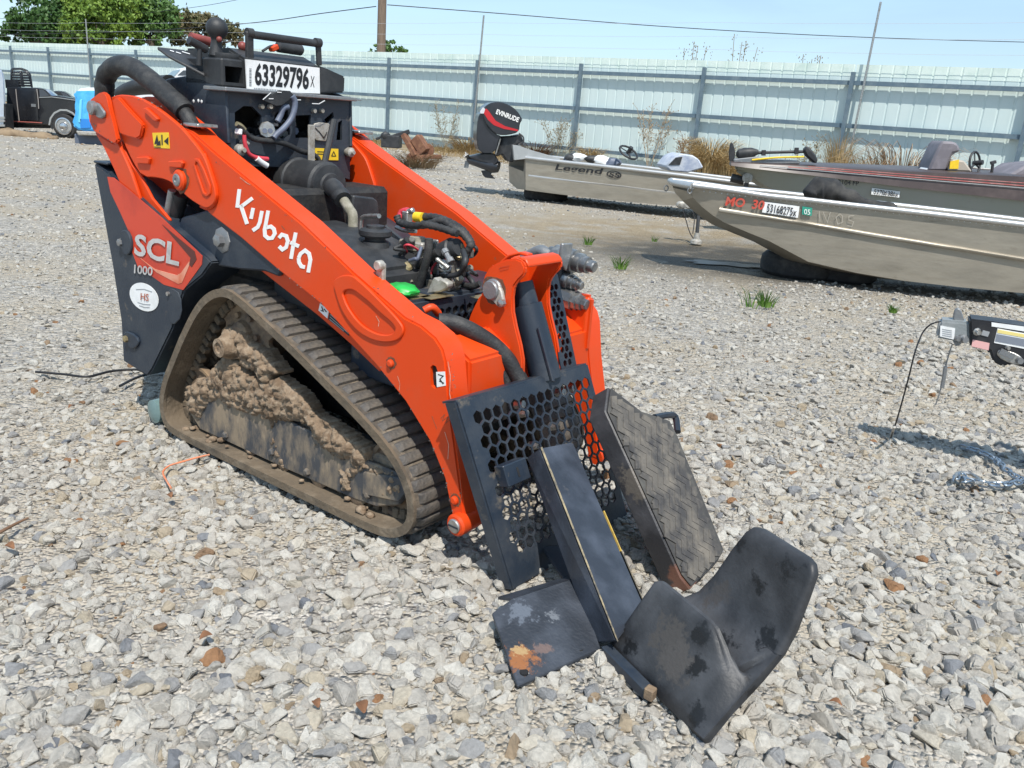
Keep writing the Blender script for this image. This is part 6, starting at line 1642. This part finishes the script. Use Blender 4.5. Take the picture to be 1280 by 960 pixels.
text('label_number', '52706386x', PBo(1092, 242.3, .01), PBo(1122.5, 246, .01), PBo(1093, 236.4, .01), BLET, nl, bold=.01, lift=.004)
SEATM = mat('grey_mauve_vinyl', (.16, .145, .16), .6, c2=(.22, .20, .22), ns=5)
PBo.prism([(1160, 214), (1163, 206), (1176, 178), (1180, 176.5), (1193, 177), (1199, 181), (1201, 190), (1192, 192), (1188, 200), (1184, 214)], .45, .5).done('seat_backrest', SEATM, bB, bevel=.03)
PBo.prism([(1185, 214), (1190, 199), (1206, 201), (1216, 215)], .42, .5).done('side_console', mat('tan_console', (.38, .33, .27), .5), bB, bevel=.02)
PBo.prism([(1188, 202), (1199, 199.5), (1198, 211), (1187, 211)], .40, .02).done('gauge_sticker', YEL, bB)
PBo.prism([(1163, 207), (1160, 210), (1156, 213), (1168, 214)], .5, .3).done('seat_hinge', WHITE, bB)
wheel_ring(bB, PBo(1218.5, 204, .6), (.62, -.78, .2), .145, .015)
b = B(); b.cyl(PBo(1239, 220, .6), PBo(1241, 205, .6), .018); b.bar(PBo(1238, 204, .6), PBo(1245, 202, .6), .04, .04); b.done('throttle_lever', PLASTIC, bB, bevel=.004)
PBo.prism([(1258, 221), (1282, 207), (1330, 202), (1330, 222)], .3, .8).done('rear_seat', SEATM, bB, bevel=.03)
b = B(); b.tube([PBo(1206, 209, 1.2), PBo(1240, 212, 1.2), PBo(1300, 214, 1.2)], .012, 6, 3); b.done('grab_rail', STEEL, bB)
tm = thing('trolling_motor', 'black trolling motor folded flat on the bass boat bow', 'trolling motor', PBo(930, 200, .2)); ORG[tm.name] = tm.location.copy()
b = B(); q0, q1 = PBo(920, 193, .2), PBo(948, 190, .2); LL = (q1 - q0).length
b.lathe(q0, q1, [(0, .02), (.03, .06), (.1, .075), (LL * .7, .065), (LL, .03)], 14); mh = b.done('motor_pod', PLASTIC, tm)
PBo.prism([tuple(p) for p in chaikin([(913, 178), (916, 178), (919, 188), (919, 196), (916, 204), (912, 203), (911, 192)], 1)], .17, .06).done('blade', PLASTIC, mh, bevel=.01)
b = B(); b.cyl(PBo(946, 191, .2), PBo(1010, 189.3, .2), .020, seg=10); b.bar(PBo(952, 191, .2), PBo(957, 191, .2), .07, .07); b.bar(PBo(993, 188.5, .2), PBo(998, 188.5, .2), .06, .08); b.done('shaft', PLASTIC, tm, bevel=.004)
PBo.prism([(1007, 184), (1011, 182.5), (1020, 194), (1023, 202), (1019, 205), (1008, 195), (1005, 188)], .12, .16).done('control_head', PLASTIC, tm, bevel=.02)
PBo.prism([(917, 199), (945, 196), (962, 199), (1000, 201), (1000, 205), (917, 205)], .1, .22).done('mount', DSTEEL, tm, bevel=.01)
b = B(); b.tube([PBo(940, 200, .08), PBo(970, 197, .08), PBo(1005, 196, .08)], .012, 6, 3); b.done('stow_rod', YEL, tm)
rl = thing('bow_roller', 'small black winch roller with grey wheel below the bass boat bow', 'roller', PBo(925, 228, .3)); ORG[rl.name] = rl.location.copy()
b = B(); b.cyl(PBo(914, 222, .2), PBo(930, 226, .2), .055, seg=14); b.done('roller', PLASTIC, rl)
b = B(); c = PBo(934.5, 222.5, .1); b.lathe(c, c + PBo.w * .06, [(0, .045), (.005, .065), (.05, .065), (.06, .045)], 18); b.done('wheel', ALU, rl)
b = B(); b.cyl(PBo(934, 224, .16), Vector((PBo(934, 224, .16).x, PBo(934, 224, .16).y, 0)), .03); b.done('roller_post', PLASTIC, rl)
b = B(); q = PBo(1150, 280, .9); q.z = 0; b.box((q.x - .5, q.y - .4, -.01), (q.x + .5, q.y + .4, .32)); b.top('wooden_cribbing', POLEM, 'dark timber cribbing under the bass boat behind the jon boat', 'timber', q, bevel=.01)

# ---- rusty implement by the fence
RUSTY = mat('rust_brown', (.16, .07, .04), .85, c2=(.26, .13, .07), ns=10, bump=.4)
q = G(530, 206); dI = depth_at(530, 206)
ri = thing('rusty_implement', 'rusty farm implement with black engine sitting in dry grass beside the fence', 'implement', q); ORG[ri.name] = q.copy()
b = B(); b.bar(D(505, 168, dI), D(520, 195, dI), .18, .12); b.bar(D(516, 196, dI), D(552, 196, dI), .08, .10); b.bar(D(520, 190, dI), D(530, 204, dI), .08, .10); b.bar(D(520, 172, dI), D(532, 190, dI), .25, .25); b.done('frame', RUSTY, ri, bevel=.01)
b = B(); b.box(D(476, 184, dI) , D(500, 170, dI) + Vector((0, .4, 0))); b.bar(D(488, 172, dI), D(512, 164, dI), .10, .10); b.blob(D(482, 170, dI), .12, sub=2, amp=.3); b.bar(D(470, 174, dI), D(484, 168, dI), .06, .06); b.done('engine', PLASTIC, ri, bevel=.015)
b = B(); b.cyl(D(534, 188, dI), D(534, 188, dI) + Vector((0, .12, 0)), .16, seg=18); b.cyl(D(515, 198, dI), D(515, 198, dI) + Vector((0, .12, 0)), .14, seg=18); b.done('wheel', RUSTY, ri)
clump('dry_grass_clump', 'brown dead grass clump around the rusty implement', 520, 209, 260, .55, .9, .4, mat('brown_dead_grass', (.24, .16, .09), .9, c2=(.36, .26, .15), ns=4))

# ---- vehicles at the far left
def Q7(pts): return [(x / 7.385, 60 + y / 7.385) for x, y in pts]
class Flat(Plane):
    def __init__(s, dist, w=(0, 1, 0)):
        s.p = D(60, 140, dist); s.u = Vector((1, 0, 0)); s.n = Vector((0, 1, 0)); s.w = Vector(w).normalized()
dT = depth_at(82, 172.5)
PT = Flat(dT, (-.50, 1, 0))
CARB = mat('black_truck_paint', (.012, .013, .016), .22, c2=(.022, .022, .024), ns=2, coat=.3)
CHROME = mat('chrome_trim', (.60, .60, .60), .2, .9)
tk = thing('service_truck', 'black truck with side tool door and headache rack parked before the fence', 'truck', G(60, 172)); ORG[tk.name] = tk.location.copy()
bd = PT.prism(Q7([(62, 362), (340, 367), (410, 380), (470, 438), (560, 446), (705, 470), (705, 700), (690, 640), (640, 590), (580, 572), (520, 590), (478, 640), (462, 712), (100, 695), (62, 690)]), 0, 1.35).done('body', CARB, tk, bevel=.02)
PT.prism(Q7([(66, 688), (468, 700), (468, 742), (66, 735)]), .25, 1.0).done('underbody_shade', PLASTIC, tk)  # dark slab added as the shade in the gap under the truck
PT.prism(Q7([(152, 385), (335, 388), (350, 560), (356, 672), (172, 664)]), -.02, .03).done('side_door', CARB, bd, bevel=.006)
strokes('door_gap', [Q7([(146, 378), (160, 520), (178, 672)]), Q7([(340, 378), (352, 470), (358, 560)])], 1.0, lambda p: PT(p[0], p[1], -.025), mat('pale_scuffed_edge', (.30, .27, .25), .6), bd, Vector((0, -.004, 0)))
PT.prism(Q7([(286, 515), (330, 518), (332, 545), (288, 542)]), -.035, .02).done('door_latch', DSTEEL, bd)
PT.prism(Q7([(362, 385), (402, 388), (455, 440), (368, 450)]), -.012, .02).done('side_window', GLASSY, bd, smooth=False)
b = B(); b.prism([PT(x, y, .1) for x, y in Q7([(420, 382), (450, 388), (520, 440), (478, 442)])], PT.w * 1.1); b.done('windscreen', mat('blue_sky_glass', (.18, .28, .42), .1, spec=.8), bd, smooth=False)
strokes('belt_trim', [Q7([(362, 456), (480, 452), (560, 462), (700, 482)])], .8, lambda p: PT(p[0], p[1], -.02), CHROME, bd, Vector((0, -.006, 0)))
strokes('fender_trim', [Q7([(458, 712), (470, 650), (505, 600), (560, 572), (620, 574), (670, 598), (700, 625)])], 2.2, lambda p: PT(p[0], p[1], -.02), CHROME, bd, Vector((0, -.02, 0)))
strokes('sill_trim', [Q7([(100, 676), (200, 680), (390, 690)])], 1.2, lambda p: PT(p[0], p[1], -.02), mat('tail_lamp_red', (.35, .10, .08), .5), bd, Vector((0, -.006, 0)))
c = PT(*Q7([(595, 722)])[0], .0); rW = 110 / 7.385 * dT / FPX
wm = Matrix.Rotation(0, 3, 'Z'); 
b = B(); b.lathe(c - Vector((0, .03, 0)), c + Vector((0, .22, 0)), [(0, rW * .66), (.01, rW * .9), (.04, rW), (.22, rW), (.25, rW * .7)], 30); wl_ = b.done('wheel', TYRE, tk)
b = B(); c2 = c + Vector((.0, -.02, 0)); b.lathe(c2 - Vector((0, .005, 0)), c2 - Vector((0, .12, 0)), [(0, rW * .70), (.03, rW * .70), (.034, rW * .60), (.012, rW * .55), (.012, rW * .36), (.05, rW * .32), (.08, rW * .22), (.09, rW * .08)], 26); b.done('rim', CHROME, wl_)
rk = PT.prism(Q7([(95, 362), (95, 200), (110, 182), (200, 182), (250, 200), (285, 240), (304, 365), (285, 365), (262, 260), (232, 218), (190, 203), (125, 203), (115, 215), (115, 362)]), .1, .12).done('headache_rack', CARB, tk, bevel=.01)
b = B()
for k in range(6):
    y = 225 + k * 24; b.bar(PT(*Q7([(112, y)])[0], .14), PT(*Q7([(255 + k * 6, y + 4)])[0], .14), .03, .045)
b.bar(PT(*Q7([(190, 210)])[0], .14), PT(*Q7([(215, 360)])[0], .14), .05, .05); b.bar(PT(*Q7([(60, 330)])[0], .14), PT(*Q7([(185, 340)])[0], .14), .1, .2); b.done('rack_bars', CARB, rk)
PTb = Flat(dT + 3.2, (-.50, 1, 0))
dc = thing('dark_car', 'dark car roof showing behind the hood of the black truck', 'car', G(80, 160)); ORG[dc.name] = dc.location.copy()
p_ = PTb(78, 130); 
cb = PTb.prism(Q7([(470, 470), (488, 400), (520, 396), (590, 404), (630, 425), (660, 455), (730, 470), (730, 760), (470, 760)]), 0, 1.6).done('body', CARB, dc, bevel=.03)
PTb.prism(Q7([(560, 412), (600, 412), (640, 448), (590, 446)]), -.015, .02).done('window', GLASSY, dc, smooth=False)
PTs = Flat(dT - .6, (-.66, 1, 0))
sv = thing('silver_trailer', 'rounded silver trailer end at the left picture border beside the black truck', 'trailer', G(3, 174)); ORG[sv.name] = sv.location.copy()
svb = PTs.prism(Q7([(-260, 190), (0, 190), (28, 215), (44, 300), (50, 480), (50, 640), (46, 725), (-260, 725)]), 0, 1.5).done('body', mat('polished_trailer_skin', (.62, .66, .72), .25, .6, c2=(.5, .56, .66), ns=3), sv, bevel=.06, seg=3)
for y in (640, 668, 712): 
    b = B(); b.bar(PTs(*Q7([(-250, y)])[0], -.03), PTs(*Q7([(48, y + 3)])[0], -.03), .05, .05); b.done('side_trim', CHROME, svb)
b = B(); c = PTs(*Q7([(72, 590)])[0], .3); b.lathe(c, c - Vector((0, .06, 0)), [(0, .045), (.05, .045), (.06, .03)], 14); b.done('marker_lamp', mat('blue_marker_lamp', (.30, .55, .75), .3), svb)
b = B(); b.bar(PTs(*Q7([(-200, 600)])[0], .2), PTs(*Q7([(90, 640)])[0], .2), .3, .6); b.done('rear_frame', PLASTIC, sv)
for xx in (-180, -80):
    b = B(); c = PTs(*Q7([(xx, 770)])[0], .02); b.cyl(c, c + Vector((0, .25, 0)), .33, seg=24); b.done('wheel', TYRE, sv)
dBl = depth_at(110, 181)
PTl = Flat(dBl, (-.50, 1, 0))
bv = thing('blue_vehicle', 'bright blue small vehicle with white top half hidden behind the orange loader arm', 'vehicle', G(110, 181)); ORG[bv.name] = bv.location.copy()
BLUEP = mat('bright_blue_paint', (.06, .36, .72), .35, c2=(.10, .48, .80), ns=4, c3=(.04, .25, .60), ns3=6, coat=.2)
bb = PTl.prism([tuple(p) for p in chaikin(Q7([(690, 400), (760, 395), (1000, 395), (1000, 760), (880, 770), (740, 765), (668, 715), (672, 670), (700, 600), (688, 540), (700, 470), (678, 430)]), 1)], 0, 1.3).done('body', BLUEP, bv, bevel=.05, seg=2)
PTl.prism(Q7([(715, 398), (740, 376), (800, 368), (1000, 366), (1000, 400), (720, 402)]), .05, 1.2).done('white_top', WHITE, bv, bevel=.03)
PTl.prism(Q7([(700, 765), (830, 770), (1000, 780), (1000, 815), (720, 806)]), -.05, 1.2).done('bumper', ALU, bv, bevel=.02)
PTl.prism(Q7([(735, 650), (840, 655), (838, 740), (745, 745)]), -.02, .03).done('front_panel', mat('deep_blue_paint', (.03, .22, .62), .35), bv, bevel=.01)
PTl.prism(Q7([(722, 690), (735, 480), (760, 470), (750, 690)]), -.02, .03).done('panel_ridge', mat('pale_blue_paint', (.16, .55, .85), .35), bv, bevel=.01)
b = B(); c = PTl(*Q7([(800, 850)])[0], .2); b.box(c + Vector((-.28, 0, -.12)), c + Vector((.35, .5, .12))); b.done('lower_block', mat('dark_grey_block', (.10, .12, .16), .6), bv, bevel=.02)  # plain dark grey block below the bumper
dW = 22.0; PW_ = Flat(dW, (-.38, 1, 0))
wc = thing('white_car', 'white car roof and windscreen showing between hose loop and loader console', 'car', D(225, 100, dW) * 1); wc.location.z = 0; ORG[wc.name] = wc.location.copy()
wb = PW_.prism([tuple(p) for p in chaikin([(150, 122), (196, 108), (203, 97), (218, 87), (236, 83), (290, 84), (330, 100), (340, 165), (150, 165)], 1)], 0, 1.7).done('body', mat('white_car_paint', (.74, .75, .76), .25, coat=.4), wc, bevel=.05, seg=2)
PW_.prism([(203, 98), (216, 88.5), (226, 86.5), (218, 95)], -.012, .02).done('windscreen', mat('blue_grey_glass', (.25, .36, .44), .1, spec=.8), wb, smooth=False)
PW_.prism([(222, 94), (229, 88), (262, 87), (270, 95)], -.012, .02).done('side_window', GLASSY, wb, smooth=False)
for xx in (185, 305):
    b = B(); c = PW_(xx, 162, .0); b.cyl(c - Vector((0, .02, 0)), c + Vector((0, .2, 0)), .32, seg=24); b.done('wheel', TYRE, wc)
# low bank of dry earth along the truck
BANK = mat('dry_earth_bank', (.26, .19, .12), .95, c2=(.17, .12, .075), ns=5, c3=(.36, .28, .17), ns3=12, bump=.6, bs=20)
q0, q1 = D(-60, 162, dT - .3), D(70, 171.5, dT - .5); q0.z = q1.z = 0
b = B(); b.tube([q0, q0.lerp(q1, .3), q0.lerp(q1, .55), q0.lerp(q1, .8), q1], .20, 14, 8, lambda t: 1 + .25 * sin(t * 17) * (1 - t) if t < .93 else .7)
for v in b.bm.verts: v.co.z = v.co.z * .62 + .05 * noise.noise(v.co * 3.1); v.co.y += .06 * noise.noise(v.co * 2.3 + Vector((4, 0, 0)))
ob = b.done('earth_bank', BANK, None, sharp=180); ob['kind'] = 'structure'

# ---- trailer tongue at the right
def Q4(pts): return [(1090 + x / 4, 380 + y / 4) for x, y in pts]
PR_ = Plane((1172, 402), 3.42, (1280, 412), 3.30)
tt = thing('trailer_tongue', 'grey and black trailer coupler reaching in from the right over the gravel', 'trailer', PR_(1230, 420, .05)); ORG[tt.name] = tt.location.copy()
COUP = mat('cast_grey_coupler', (.27, .29, .29), .5, .35, c2=(.34, .35, .35), ns=14, bump=.15, bs=120)
cp_ = PR_.prism([tuple(p) for p in Q4([(340, 84), (352, 80), (486, 92), (488, 192), (445, 194), (430, 190), (320, 168)])], 0, .085).done('coupler', COUP, tt, bevel=.012, seg=2)
PR_.prism([tuple(p) for p in chaikin(Q4([(405, 88), (408, 40), (425, 20), (445, 28), (456, 60), (462, 92)]), 1)], .03, .025).done('coupler_latch', DSTEEL, cp_, bevel=.004)
PR_.prism(Q4([(342, 108), (416, 122), (410, 178), (340, 162)]), -.0015, .002).done('coupler_label', WHITE, cp_, smooth=False)
b = B()
for y in (128, 138, 148, 158): b.prism([PR_(*p, -.003) for p in Q4([(352, y - 4), (400, y + 5), (400, y + 8), (352, y - 1)])], (0, .0005, 0))
b.done('label_print', GLET, cp_, smooth=False)
b = B(); c = PR_(*Q4([(452, 172)])[0], 0); b.lathe(c + Vector((0, .01, 0)), c - Vector((0, .03, 0)), [(0, .018), (.02, .018), (.022, .012), (.04, .012)], 12); c = PR_(*Q4([(424, 170)])[0], 0); b.lathe(c + Vector((0, .01, 0)), c - Vector((0, .02, 0)), [(0, .010), (.03, .010)], 10); b.done('coupler_bolt', DSTEEL, cp_)
PR_.prism(Q4([(405, 188), (450, 194), (440, 205), (418, 212)]), .03, .03).done('ball_clamp', DSTEEL, cp_)
chn = PR_.prism(Q4([(486, 74), (600, 88), (760, 112), (1200, 175), (1200, 420), (760, 318), (690, 300), (655, 316), (604, 290), (588, 236), (490, 216)]), -.012, .12).done('channel', mat('black_tongue_paint', (.016, .016, .019), .45, c2=(.035, .035, .036), ns=9), tt, bevel=.008, seg=2)
PR_.prism(Q4([(598, 92), (760, 113), (900, 133), (900, 155), (760, 137), (598, 112)]), -.0145, .002).done('top_label', WHITE, chn, smooth=False)
lb = PR_.prism(Q4([(628, 122), (770, 148), (770, 226), (610, 194)]), -.0145, .002).done('warning_label', WHITE, chn, smooth=False)
PR_.prism(Q4([(630, 128), (770, 153), (770, 170), (626, 144)]), -.0160, .002).done('label_header', mat('pale_yellow_print', (.75, .62, .22), .5), lb, smooth=False)
PR_.prism(Q4([(624, 150), (770, 177), (770, 214), (616, 186)]), -.0160, .002).done('label_block', mat('grey_blue_print', (.20, .22, .26), .5), lb, smooth=False)
PR_.prism(Q4([(504, 178), (588, 196), (583, 232), (497, 212)]), -.0145, .002).done('red_label', mat('pink_white_label', (.72, .40, .38), .5), chn, smooth=False)
b = B(); c = PR_(*Q4([(524, 138)])[0], -.012); b.lathe(c, c - Vector((0, .02, 0)), [(0, .016), (.004, .016), (.006, .011), (.02, .010)], 8); c = PR_(*Q4([(677, 218)])[0], -.012); b.lathe(c, c - Vector((0, .02, 0)), [(0, .010), (.004, .008), (.012, .007)], 8); b.done('tongue_bolt', STEEL, chn)
b = B(); b.bar(PR_(*Q4([(550, 143)])[0], -.014), PR_(*Q4([(584, 152)])[0], -.014), .004, .020); b.done('slot', GLET, chn)
lp = PR_.prism([tuple(p) for p in chaikin(Q4([(632, 226), (700, 240), (745, 262), (758, 285), (740, 305), (700, 302), (622, 262)]), 1)], -.022, .02).done('latch_plate', STEEL, chn, bevel=.003)
b = B(); c = PR_(*Q4([(735, 282)])[0], -.02); b.lathe(c, c - Vector((0, .02, 0)), [(0, .014), (.014, .012)], 12); b.bar(PR_(*Q4([(640, 235)])[0], -.03), PR_(*Q4([(710, 265)])[0], -.03), .012, .022); b.done('latch_pin', DSTEEL, lp)
dC = 3.4
b = B(); gE = G(1113, 550)
b.tube([PR_(*p, .02) for p in Q4([(345, 88), (320, 92), (285, 108), (250, 150)])] + [D(*Q4([(215, 240)])[0], 3.42), D(*Q4([(185, 360)])[0], 3.46), D(*Q4([(150, 490)])[0], 3.52), D(*Q4([(118, 600)])[0], 3.58), gE + Vector((0, 0, .01))], .0035, 6, 5); b.done('breakaway_cable', BLET, tt)
b = B(); b.tube([D(*Q4([(112, 615)])[0], 3.585), gE + Vector((0, 0, .015)), G(1111, 559)], .006, 6, 3); b.done('cable_end', ALU, tt)
b = B(); b.tube([PR_(*p, .04) for p in Q4([(402, 200), (385, 250), (370, 305), (360, 360), (345, 420), (330, 470), (318, 505)])], .0028, 6, 4); b.done('thin_cable', DSTEEL, tt)
b = B(); b.tube([PR_(*p, .04) for p in Q4([(368, 312), (360, 365), (350, 418)])], .0085, 8, 3); b.done('cable_sleeve', DSTEEL, tt)
# the rest of the trailer just out of frame: frame rail, jack and wheel
e0 = PR_(1390, 450, .05)
b = B(); b.bar(e0, e0 + PR_.u * 2.2 + Vector((0, .1, 0)), .12, .12); b.done('frame_rail', MATS['black_tongue_paint'], tt, bevel=.006)
jc = e0 + PR_.u * .12
b = B(); b.cyl(Vector((jc.x, jc.y, .0)), jc + Vector((0, 0, .35)), .035); b.box(Vector((jc.x - .1, jc.y - .1, -.005)), Vector((jc.x + .1, jc.y + .1, .01))); b.done('jack', STEEL, tt)
# chain
LINKM = mat('blued_zinc_chain', (.32, .38, .44), .32, .8, c2=(.20, .24, .29), ns=40)
ch0 = G(1240, 605)
sc = thing('safety_chain', 'zinc safety chain heaped on the gravel below the trailer coupler', 'chain', ch0); ORG[sc.name] = None
b = B(); rr = .021; ww = .011; pts = []
for k in range(17):
    t = 2 * pi * k / 16; x = ww * cos(t); y = ww * sin(t) + (rr - ww) * (1 if sin(t) > 0 else -1) * min(1, abs(sin(t)) * 3); pts.append(Vector((y, x, 0)))
b.tube(pts, .0045, 6, 1)
ORG[sc.name] = None
lk0 = b.done('chain_link', LINKM, sc); first = True
def chain(px):
    global first
    P = [G(x, y) for x, y in px]; tot = 0; d_ = 0; i = 0; k = 0
    segl = [(P[j + 1] - P[j]).length for j in range(len(P) - 1)]
    total = sum(segl); step = .031; s_ = 0
    while s_ < total:
        a = s_; j = 0
        while j < len(segl) - 1 and a > segl[j]: a -= segl[j]; j += 1
        p = P[j].lerp(P[j + 1], min(1, a / segl[j])); dr = (P[j + 1] - P[j]).normalized()
        o = lk0 if first else lk0.copy()
        if not first: COL.objects.link(o)
        first = False; o.parent = sc
        rot = Matrix((dr, Vector((0, 0, 1)).cross(dr), Vector((0, 0, 1)))).transposed().to_4x4() @ Matrix.Rotation((.35 if k % 2 else 1.75) + RNG.uniform(-.25, .25), 4, 'X')
        rot.translation = p - ch0 + Vector((RNG.uniform(-.006, .006), RNG.uniform(-.006, .006), .022 + .004 * (k % 2))); o.matrix_local = rot
        s_ += step; k += 1
chain(Q4([(455, 738), (500, 752), (560, 775), (610, 805), (660, 855), (720, 895), (790, 925)]))
chain(Q4([(410, 905), (428, 880), (450, 890), (470, 915), (430, 920)])); chain(Q4([(470, 905), (520, 918), (580, 928), (650, 932), (720, 918), (800, 905)]))
b = B(); b.tube([G(*p) + Vector((0, 0, .03)) - ch0 for p in Q4([(405, 905), (415, 882), (450, 876), (500, 890), (540, 925), (500, 930)])], .007, 8, 4); b.done('chain_hook', STEEL, sc)

# ---- litter on the gravel
b = B(); b.tube([G(x, y) + Vector((0, 0, .018)) for x, y in ((262, 574), (245, 578), (228, 583), (212, 588), (204, 596), (208, 606), (214, 616))], .0035, 6, 4)
b.top('orange_cord', mat('faded_orange_cord', (.72, .22, .10), .7, c2=(.55, .25, .15), ns=30), 'short frayed orange cord on gravel beside the track', 'cord', G(215, 595), sharp=60)
q = G(190, 530); q.z = .05
b = B(); b.lathe(q + Vector((.0, .0, .0)), q + Vector((.10, .13, .0)), [(0, .02), (.01, .048), (.10, .05), (.14, .05), (.148, .035)], 18)
bt = b.top('plastic_bottle', mat('grey_green_plastic', (.13, .20, .20), .25, c2=(.18, .26, .25), ns=9), 'grey green plastic bottle lying behind the rear of the muddy track', 'bottle', q)
for pts, lab in ((((45, 470), (80, 473), (110, 476), (140, 469), (172, 467), (182, 472)), 'thin black cable on gravel behind the tail of the loader'), (((150, 488), (165, 480), (180, 474), (196, 470)), 'short black wire curled under the loader tail')):
    b = B(); b.tube([G(x, y) + Vector((0, 0, .02)) for x, y in pts], .006, 6, 4); b.top('black_cable', BLET, lab, 'cable', G(*pts[0]), sharp=60)
b = B(); b.tube([G(x, y) + Vector((0, 0, .02)) for x, y in ((-12, 680), (10, 668), (25, 660), (36, 655))], .005, 6, 4, lambda t: 1.2 - .5 * t); b.top('stick', BROWNW, 'dark thin stick on gravel at the left picture border', 'stick', G(10, 668), sharp=60)
LEAFBR = mat('brown_leaf', (.16, .075, .035), .85, c2=(.24, .11, .05), ns=60)
for px, py, s_, lab in ((258, 803, .022, 'rusty brown curled leaf left of the attachment near the lower left'), (452, 891, .026, 'red brown leaf lowest on the gravel below the foot plate'), (395, 887, .018, 'small brown leaf beside the lowest red brown leaf'), (1043, 886, .02, 'brown leaf on gravel right of the plastic cradle'),
                        (212, 625, .02, 'brown leaf beside the orange cord'), (90, 513, .02, 'tan leaf on gravel left of the loader tail'), (12, 690, .024, 'dark brown leaf beside the stick'), (1246, 722, .018, 'brown leaf near the right picture border')):
    q = G(px, py); R_ = random.Random(px); a = R_.uniform(0, 6); b = B()
    e = Vector((cos(a), sin(a), 0)); f = Vector((-sin(a), cos(a), 0)); rows = []
    for k in range(6):
        t = k / 5; wd = s_ * .5 * sin(pi * min(.97, t * .94 + .05)) + .001
        c = q + e * (s_ * 1.5 * (t - .5)) + Vector((0, 0, .014 + .006 * sin(t * 3)))
        rows.append([b.bm.verts.new(c - f * wd + Vector((0, 0, wd * .7))), b.bm.verts.new(c), b.bm.verts.new(c + f * wd + Vector((0, 0, wd * .5)))])
    for k in range(5):
        for j in range(2): b.bm.faces.new((rows[k][j], rows[k][j + 1], rows[k + 1][j + 1], rows[k + 1][j]))
    b.top('fallen_leaf', LEAFBR, lab, 'leaf', q, recalc=False)

# repeats of a kind share a group phrase
GROUPS = {'dry_grass_clump': 'dry grass clumps along the fence', 'dead_weed': 'dead weeds standing before the fence', 'weed': 'weed tips showing over the fence', 'grass_tuft': 'green grass tufts on the gravel',
          'fallen_leaf': 'brown leaves lying on the gravel', 'old_tyre': 'black tyres propping up the boats', 'black_cable': 'black cables lying behind the loader tail', 'power_line': 'overhead lines', 
          'aluminium_boat': 'boats parked before the fence', 'jon_boat': 'boats parked before the fence', 'bass_boat': 'boats parked before the fence',
          'broad_tree': 'trees beyond the fence', 'bright_tree': 'trees beyond the fence', 'round_tree': 'trees beyond the fence', 'low_tree': 'trees beyond the fence', 'small_tree': 'trees beyond the fence'}
for o in COL.objects:
    k = o.name.split('.')[0]
    if o.parent is None and k in GROUPS: o['group'] = GROUPS[k]
